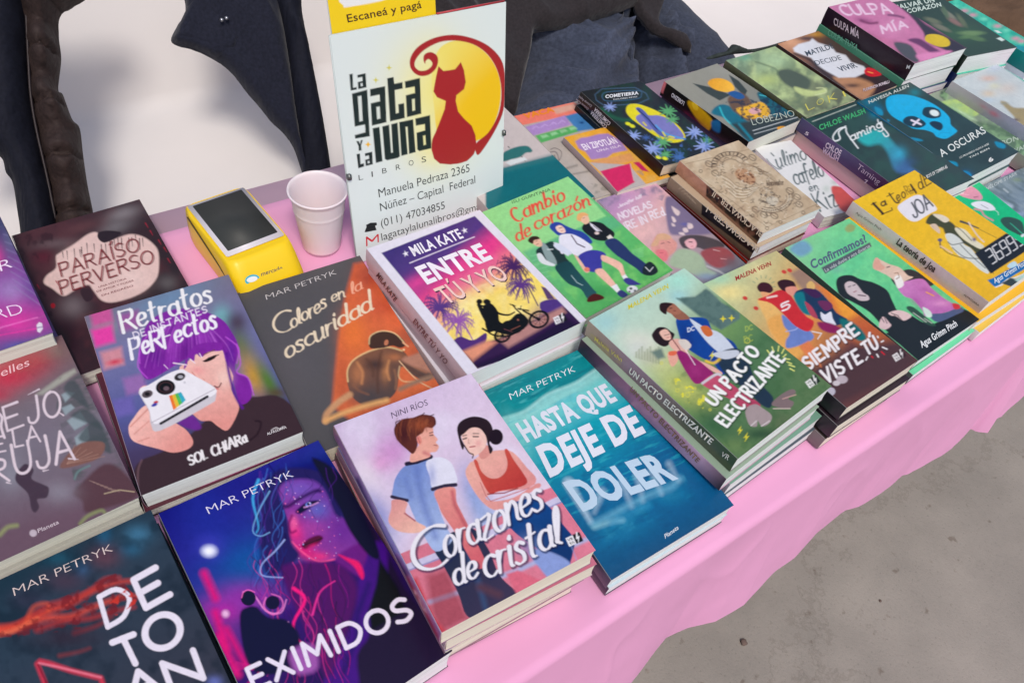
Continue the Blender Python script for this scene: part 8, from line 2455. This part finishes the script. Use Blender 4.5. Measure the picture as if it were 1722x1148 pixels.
# brown stones behind the far right end
stone = mat('brown_stone', (110, 86, 68), .9, .2, noise=(9, .35), bump=(14, .8, .02))
rs = random.Random(12)
WHICH = ['largest', 'leftmost', 'middle', 'rightmost', 'rearmost', 'lowest']
for i, (a, d, z, r) in enumerate(((3.05, 1.25, -.36, .36), (2.62, .86, -.42, .28), (2.85, .45, -.45, .3), (3.3, .7, -.40, .36), (3.45, 1.5, -.36, .4), (2.45, .50, -.60, .17))):
    bm = bmesh.new()
    bmesh.ops.create_icosphere(bm, subdivisions=4, radius=1)
    off = Vector((i * 3.1, 0, 0))
    from mathutils import noise as mn
    for v in bm.verts:
        k = 1 + .25 * mn.noise(v.co * 1.3 + off) + .07 * mn.noise(v.co * 4 + off)
        v.co = v.co * k
        v.co.z *= (z + TABLE_Z) / r if (z + TABLE_Z) > r else 1
    bmesh.ops.scale(bm, vec=(r, r, r), verts=bm.verts)
    q = bm_obj('boulder', bm, stone)
    q.location = tab(a, d, z)
    meta(q, '%s of the rounded brown stones beyond the far end of the table' % WHICH[i], 'stone', 'brown stones beyond the table')

gc = puffy('scarf', [(1188, 98), (1206, 90), (1222, 86), (1232, 75), (1246, 80), (1262, 83), (1290, 78), (1322, 69), (1318, 76), (1292, 84), (1262, 89), (1230, 92), (1200, 99)], tab(1.12, .82, -.03), unit(EN * .6 + np.array([0, 0, .6])),
      mat('dark_grey_wool', (60, 68, 66), .9, .1, noise=(60, .3)), None, .012, .008, .004, fold=(.004, 12, 2), seed=31)
meta(gc, 'small dark grey scarf on the white bench behind the comic books', 'scarf')

# ------------------------------------------------------------------ card reader in its yellow case
TOPP = [(309, 343), (408, 314), (496, 408), (379, 441)]
zt = .052
c_ = [at(p, zt) for p in TOPP]
ctr = sum(c_) / 4
ey_ = unit(((c_[0] + c_[1]) - (c_[3] + c_[2])) / 2); ez_ = np.array([0, 0, 1.0])
ex_ = unit(np.cross(ey_, ez_))
wid = (np.linalg.norm(c_[1] - c_[0]) + np.linalg.norm(c_[2] - c_[3])) / 2
ln = (np.linalg.norm(c_[3] - c_[0]) + np.linalg.norm(c_[2] - c_[1])) / 2
print('reader', wid, ln)
base = np.array([ctr[0], ctr[1], TABLE_Z + .0004])
term = frame_empty('card_reader', base, ex_, ey_, ez_)
meta(term, 'yellow card reader with a dark screen lying on the pink cloth beside the cup', 'card reader')
yel = mat('yellow_plastic', (246, 206, 20), .38, .45, bump=(18, .12, .004))
bm = bmesh.new()
hw, hl = wid / 2 * 1.05, ln / 2
prof = [(0, 1.0, 1.0, -.028), (.004, 1.02, 1.02, -.028), (.022, 1.02, 1.01, -.022), (.040, 1.0, 1.0, -.010), (.048, .985, .985, -.004), (zt, .94, .96, 0)]
rings = []
for z, sx, sy, ext in prof:
    ring = []
    for k in range(40):
        th = 2 * math.pi * k / 40
        cx, sy_ = math.cos(th), math.sin(th)
        n_ = 14.0
        rr_ = (abs(cx) ** n_ + abs(sy_) ** n_) ** (-1 / n_)
        x, y = cx * rr_ * hw * sx, sy_ * rr_ * hl * sy
        if y < 0:
            y += ext * min(1, -y / hl) ** .5
        ring.append(bm.verts.new((x, y, z)))
    rings.append(ring)
for a, b in zip(rings, rings[1:]):
    for k in range(40):
        bm.faces.new((a[k], a[(k + 1) % 40], b[(k + 1) % 40], b[k]))
bm.faces.new(rings[0][::-1]); bm.faces.new(rings[-1])
o = bm_obj('case', bm, yel, term)
for p in o.data.polygons:
    if abs(p.normal.z) > .9: p.use_smooth = False
bevel_box('screen_frame', (wid * .93, ln * .86, .003), (0, .002, zt + .0012), mat('pale_bezel', (216, 210, 216), .35), term, .0012)
bevel_box('screen', (wid * .80, ln * .76, .0016), (0, .003, zt + .0030), mat('dark_screen', (56, 58, 56), .5, .3, noise=(30, .12)), term, .0005)
# loose seam along the left side
bm = bmesh.new()
pts = [(-hw * 1.025, hl * .75, .046), (-hw * 1.03, hl * .2, .040), (-hw * 1.03, -hl * .5, .031), (-hw * 1.02, -hl * .95, .020)]
for i in range(3):
    (x0, y0, z0), (x1, y1, z1) = pts[i], pts[i + 1]
    for dz in (0,):
        vs = [bm.verts.new(q) for q in ((x0, y0, z0 - .002), (x1, y1, z1 - .002), (x1, y1, z1 + .0004), (x0, y0, z0 + .0004), (x0 + .004, y0, z0 - .002), (x1 + .004, y1, z1 - .002), (x1 + .004, y1, z1 + .0004), (x0 + .004, y0, z0 + .0004))]
        for q in ((0, 1, 2, 3), (4, 7, 6, 5), (0, 4, 5, 1), (3, 2, 6, 7), (0, 3, 7, 4), (1, 5, 6, 2)):
            bm.faces.new([vs[j] for j in q])
bm_obj('case_seam', bm, mat('seam_dark', (70, 50, 20), .7), term, False)
# front face with the round emblem and its name
sl_ = (.023 + .035 * hl) / .038
eyf = unit(ez_ + ey_ * sl_)
fn_ = unit(np.cross(ex_, eyf))
fo = base - ey_ * (hl * 1.02 + .0275) + ez_ * .010 + fn_ * .0006
exf = unit(np.cross(eyf, fn_))
fs = Sheet(term, fo - exf * hw + eyf * .05, exf, eyf, unit(np.cross(exf, eyf)), 2 * hw, .05, None, (base, ex_, ey_, ez_))
q5 = crop(280, 270, 5.056)


def disc(parent_sheet, name, p, rx, ry, rot, col, h):
    n = 24
    pts = []
    for k in range(n):
        th = 2 * math.pi * k / n
        x, y = rx * math.cos(th), ry * math.sin(th)
        pts.append(parent_sheet.uv((p[0] + x * math.cos(rot) - y * math.sin(rot), p[1] + x * math.sin(rot) + y * math.cos(rot))))
    P = np.array(pts)
    W = parent_sheet.world(P[:, 0], P[:, 1], h)
    return poly_decal(parent_sheet, name, W, col)


def poly_decal(sheet, name, W, col):
    V = sheet.loc(W)
    me = bpy.data.meshes.new(name)
    me.from_pydata([tuple(v) for v in V], [], [tuple(range(len(V)))])
    ca = me.color_attributes.new('Col', 'FLOAT_COLOR', 'POINT')
    for i in range(len(V)):
        ca.data[i].color = (*lin(col), 1)
    me.materials.append(INK)
    return link(bpy.data.objects.new(name, me), sheet.parent)


def pdecal(sheet, name, pts, col, h=.0003, sm=False):
    P = np.array([sheet.uv(p) for p in pts])
    if sm:
        P = smooth(P, True, 4)
    return poly_decal(sheet, name, sheet.world(P[:, 0], P[:, 1], h), col)


disc(fs, 'emblem', q5((728, 1012)), 12.5, 8.5, -.25, (60, 180, 200), .0006)
disc(fs, 'emblem_handshake', q5((725, 1008)), 9.5, 4.6, -.25, (238, 240, 240), .0010)
fs.type('brand_lettering', 'mercado', q5((805, 982)), q5((985, 925)), q5((800, 945)), (60, 60, 90), .01, h=.0006)
fs.type('brand_lettering', 'pago', q5((820, 1022)), q5((912, 990)), q5((815, 985)), (60, 60, 90), .01, h=.0006)

# ------------------------------------------------------------------ plastic cup
cupP = at((541, 411), 0)
cup = frame_empty('plastic_cup', np.array([cupP[0], cupP[1], TABLE_Z]), EA, EN, ez_)
meta(cup, 'empty white ribbed plastic cup between the card reader and the sign', 'cup')
cupm = mat('white_plastic', (240, 228, 231), .35, .45, sss=.25)
bm = bmesh.new()
H, Rb, Rt = .086, .0225, .0325
prof = [(0, .002), (Rb - .002, .002), (Rb, .0003), (Rb + .0006, .004)]
for k in range(1, 40):
    z = .004 + (H - .010) * k / 40
    r_ = Rb + (Rt - Rb) * z / H
    if z < .058: r_ += .00028 * math.sin(z * 2 * math.pi / .0042)
    if .058 <= z < .062: r_ += .0008 * math.sin((z - .058) / .004 * math.pi)
    prof.append((r_, z))
prof += [(Rt - .0002, H - .005), (Rt + .0012, H - .003), (Rt + .0022, H - .001), (Rt + .0018, H + .0008), (Rt + .0006, H + .0006), (Rt - .0006, H - .001)]
for k in range(8):
    z = H - .004 - (H - .010) * k / 7
    prof.append((Rb + (Rt - Rb) * z / H - .0009, z))
prof.append((0, .0035))
N_ = 72
rings = []
for r_, z in prof:
    if r_ == 0:
        rings.append([bm.verts.new((0, 0, z))])
    else:
        rings.append([bm.verts.new((r_ * math.cos(2 * math.pi * k / N_), r_ * math.sin(2 * math.pi * k / N_), z)) for k in range(N_)])
for a, b in zip(rings, rings[1:]):
    for k in range(N_):
        if len(a) == 1: bm.faces.new((a[0], b[k], b[(k + 1) % N_]))
        elif len(b) == 1: bm.faces.new((a[k], a[(k + 1) % N_], b[0]))
        else: bm.faces.new((a[k], a[(k + 1) % N_], b[(k + 1) % N_], b[k]))
bm_obj('cup_body', bm, cupm, cup)

# ------------------------------------------------------------------ shop sign on its stand
sx_, sy_, sz_, yaw_, til_, rol_, sw_, sh_ = -.206, .638, .010, .867, .234, -.051, .233, .258
e1 = np.array([math.cos(yaw_), math.sin(yaw_), 0]); e2 = np.array([-math.sin(yaw_) * math.sin(til_), math.cos(yaw_) * math.sin(til_), math.cos(til_)])
sX = e1 * math.cos(rol_) + e2 * math.sin(rol_); sY = -e1 * math.sin(rol_) + e2 * math.cos(rol_); sN = np.cross(sX, sY)
BLs = np.array([sx_, sy_, TABLE_Z + sz_])
TLs = BLs + sY * sh_
hh = sh_ + .010
sign = frame_empty('shop_sign', BLs + sX * sw_ / 2, sX, sY, sN)
meta(sign, 'white bookshop sign with a red cat and yellow moon standing on the table', 'sign')
SM = (BLs + sX * sw_ / 2, sX, sY, sN)
sheet = Sheet(sign, TLs, sX, sY, sN, sw_, hh, None, SM)
sheet.thick = .0002
cs1, cs2 = crop(540, 0, 5.056), crop(540, 200, 5.056)


def art_sign(P):
    P.fill((226, 236, 234))
    P.frame(540, 0, 5.056)
    P.blob((900, 800), (330, 480), (248, 240, 150), .75)
    P.blob((960, 1250), (200, 200), (250, 238, 150), .7)
    moon = [(1150, 345), (1290, 375), (1400, 450), (1480, 560), (1525, 700), (1525, 860), (1490, 1010), (1420, 1150), (1320, 1200), (1180, 1250), (1000, 1150), (960, 900), (940, 700), (960, 520), (1020, 400)]
    P.poly(moon, (247, 200, 40), True, c2=(246, 226, 110), g2=((1300, 800), (1000, 500)), soft=2)
    P.blob((960, 760), (140, 320), (246, 236, 140), .75)
    red = (172, 48, 52)
    # outer tail: crescent from the body round the moon to the curl
    P.poly([(1315, 1225), (1420, 1130), (1500, 990), (1530, 850), (1525, 700), (1480, 560), (1400, 450), (1290, 378), (1150, 348), (1010, 360), (880, 425), (810, 500), (795, 560), (830, 600), (890, 600),
            (935, 570), (945, 535), (915, 505), (890, 520), (884, 545), (870, 510), (880, 465), (930, 445), (980, 470), (995, 520), (975, 585), (920, 635), (850, 648), (790, 620), (755, 560), (765, 480), (830, 395),
            (960, 325), (1120, 298), (1280, 325), (1420, 390), (1520, 490), (1558, 600), (1562, 760), (1550, 940), (1490, 1090), (1400, 1240), (1330, 1320)], red, True)
    # cat
    P.poly([(998, 565), (1040, 605), (1085, 600), (1140, 590), (1188, 530), (1215, 600), (1230, 700), (1215, 760), (1150, 812), (1145, 860), (1165, 950), (1215, 1010), (1280, 1070), (1312, 1150),
            (1318, 1230), (1300, 1310), (1240, 1370), (1100, 1400), (1010, 1392), (960, 1350), (938, 1270), (950, 1180), (1000, 1060), (1050, 930), (1060, 860), (985, 828), (955, 780), (965, 720), (978, 650)], red, False)
    P.ell((1130, 1230), (190, 165), red)
    for p, r in (((578, 578), 26), ((465, 682), 26)):
        x, y = p
        P.poly([(x, y - r), (x + 7, y - 7), (x + r, y), (x + 7, y + 7), (x, y + r), (x - 7, y + 7), (x - r, y), (x - 7, y - 7)], (214, 208, 90))
    P.poly([(400, 1205), (408, 1222), (424, 1228), (408, 1236), (400, 1256), (390, 1236), (372, 1230), (390, 1222)], (244, 186, 40))
    # heavy block lettering
    k = (44, 54, 54)
    def blk(*polys):
        for q in polys: P.poly(q, k)
    # La
    blk([(240, 634), (268, 628), (272, 748), (302, 742), (304, 762), (252, 772)], [(308, 640), (378, 624), (386, 744), (316, 760), (312, 700), (352, 690), (350, 656), (310, 664)])
    P.poly([(336, 712), (352, 708), (354, 732), (338, 736)], (226, 236, 234))
    # gata
    blk([(262, 798), (392, 764), (414, 1160), (290, 1180), (286, 1150), (376, 1126), (372, 1060), (286, 1078)])
    P.poly([(312, 822), (342, 814), (354, 1028), (326, 1036)], (222, 230, 224))
    P.poly([(282, 1092), (370, 1072), (374, 1104), (286, 1126)], (226, 236, 234))
    blk([(416, 760), (544, 734), (556, 1040), (432, 1070), (422, 880), (500, 862), (498, 806), (418, 822)])
    P.poly([(470, 912), (498, 906), (504, 1008), (476, 1016)], (222, 230, 220))
    blk([(562, 668), (616, 656), (622, 714), (692, 700), (694, 754), (626, 768), (636, 966), (660, 960), (656, 888), (706, 878), (712, 1004), (586, 1034)])
    blk([(712, 694), (840, 664), (852, 968), (730, 998), (720, 812), (798, 792), (796, 738), (716, 752)])
    P.poly([(772, 846), (796, 840), (800, 938), (776, 946)], (230, 232, 190))
    # luna
    blk([(438, 1092), (496, 1080), (522, 1372), (466, 1386)])
    blk([(520, 1076), (578, 1062), (596, 1300), (610, 1296), (596, 1058), (650, 1044), (670, 1330), (652, 1344), (560, 1364), (542, 1352)])
    blk([(664, 1040), (782, 1016), (804, 1294), (748, 1310), (734, 1078), (718, 1080), (736, 1312), (682, 1326)])
    blk([(800, 1010), (926, 980), (938, 1262), (836, 1286), (818, 1272), (812, 1130), (884, 1110), (882, 1056), (806, 1070)])
    P.poly([(866, 1156), (886, 1150), (892, 1230), (872, 1236)], (236, 232, 170))
    # y la
    blk([(300, 1202), (320, 1200), (330, 1226), (338, 1194), (354, 1190), (340, 1240), (344, 1278), (320, 1284), (318, 1244)])
    blk([(302, 1312), (330, 1306), (336, 1396), (364, 1388), (366, 1416), (316, 1432)], [(372, 1306), (434, 1290), (440, 1398), (380, 1412), (374, 1360), (408, 1350), (406, 1322), (374, 1330)])
    P.poly([(396, 1372), (410, 1368), (412, 1386), (398, 1390)], (226, 236, 234))


sheet.paint('printed_panel', art_sign, SIGNP, 1.25)
blk_ = (52, 58, 60)
for t_, a_, b_, c_ in (('L', (320, 522), (358, 514), (316, 474)), ('I', (430, 494), (440, 492), (426, 444)), ('B', (520, 466), (558, 458), (517, 418)), ('R', (636, 438), (674, 428), (633, 388)), ('O', (746, 400), (786, 392), (742, 352)), ('S', (855, 372), (893, 364), (852, 320))):
    sheet.type('lettering', t_, cs2(a_), cs2(b_), cs2(c_), blk_, -.012, h=.0003)
for t_, a_, b_, c_ in (('Manuela Pedraza 2365', (492, 668), (1262, 448), (482, 592)), ('Núñez – Capital  Federal', (505, 785), (1310, 544), (495, 712)), ('(011) 47034855', (512, 920), (1052, 762), (502, 850)),
                       ('lagataylalunalibros@gmail.com', (516, 1034), (1530, 708), (506, 968))):
    sheet.type('lettering', t_, cs2(a_), cs2(b_), cs2(c_), (60, 66, 68), -.006, h=.0003)
# small phone and envelope marks
pdecal(sheet, 'phone_mark', [cs2(p) for p in ((368, 960), (385, 918), (382, 900), (420, 882), (470, 880), (474, 900), (458, 908), (470, 944), (380, 962))], (30, 34, 36))
for q in ([(380, 1000), (392, 1022), (394, 1078), (382, 1082)], [(476, 980), (488, 978), (490, 1046), (480, 1050)], [(382, 1000), (392, 1000), (434, 1030), (430, 1046), (384, 1016)], [(430, 1030), (476, 980), (486, 982), (436, 1046)]):
    pdecal(sheet, 'envelope_mark', [cs2(p) for p in q], (216, 44, 60))
edge = mat('clear_edge', (205, 216, 214), .2, .6)
bevel_box('backing_board', (sw_ + .001, hh, .003), (0, sh_ / 2 - .005, -.0022), edge, sign, .0008)
bevel_box('red_edge', (sw_ * .42, .0016, .0034), (sw_ * .285, sh_ + .0008, -.002), mat('red_edge', (190, 50, 60), .4), sign, .0004)
for p in ((586, 297), (846, 223)):
    W = sheet.loc(hit(p, TLs, sN))
    bevel_box('clip', (.0045, .007, .006), (W[0], W[1], W[2] + .001), mat('clip_steel', (120, 122, 120), .35, metal=.8), sign, .0006)
# stand: foot behind the panel
bevel_box('stand_foot', (sw_ * .8, .003, .09), (0, .0, -.048), edge, sign, .001)

# yellow payment card behind it
yo = TLs - sN * .006
yX, yY, yN = sX, sY, sN
ycard = frame_empty('payment_sign', yo, yX, yY, yN)
meta(ycard, 'yellow payment card sticking up behind the white shop sign', 'sign')
P0 = hit((559, 60), yo, yN); P1 = hit((733, 22), yo, yN)
yx = unit(P1 - P0); yy = np.cross(yN, yx)
yw = np.linalg.norm(P1 - P0)
ys = Sheet(ycard, P0 + yy * .12, yx, yy, yN, yw, .26, None, (yo, yX, yY, yN))


def art_pay(P):
    P.fill((248, 212, 44))
    P.frame(540, 0, 5.056)
    P.poly([(175, -20), (560, -110), (575, -10), (230, 62), (190, 50)], (240, 240, 238), True)
    P.poly([(175, -20), (175, -260), (560, -340), (560, -100)], (240, 240, 238))
    P.line([(90, 302), (980, 132)], 10, (100, 180, 200))


ys.paint('printed_card', art_pay, SIGNP, 1.6)
ys.type('lettering', 'Escaneá y pagá', cs1((226, 192)), cs1((855, 68)), cs1((212, 122)), (70, 40, 30), .004, h=.0003)
W = ys.loc(P0 + yx * yw / 2 - yy * .01 - yN * .0015)
bb = bevel_box('card_backing', (yw, .26, .002), (0, 0, 0), edge, ycard, .0004)
bb.location = (W[0], W[1], W[2])
bb.rotation_euler = (0, 0, math.atan2(yx @ yY, yx @ yX))
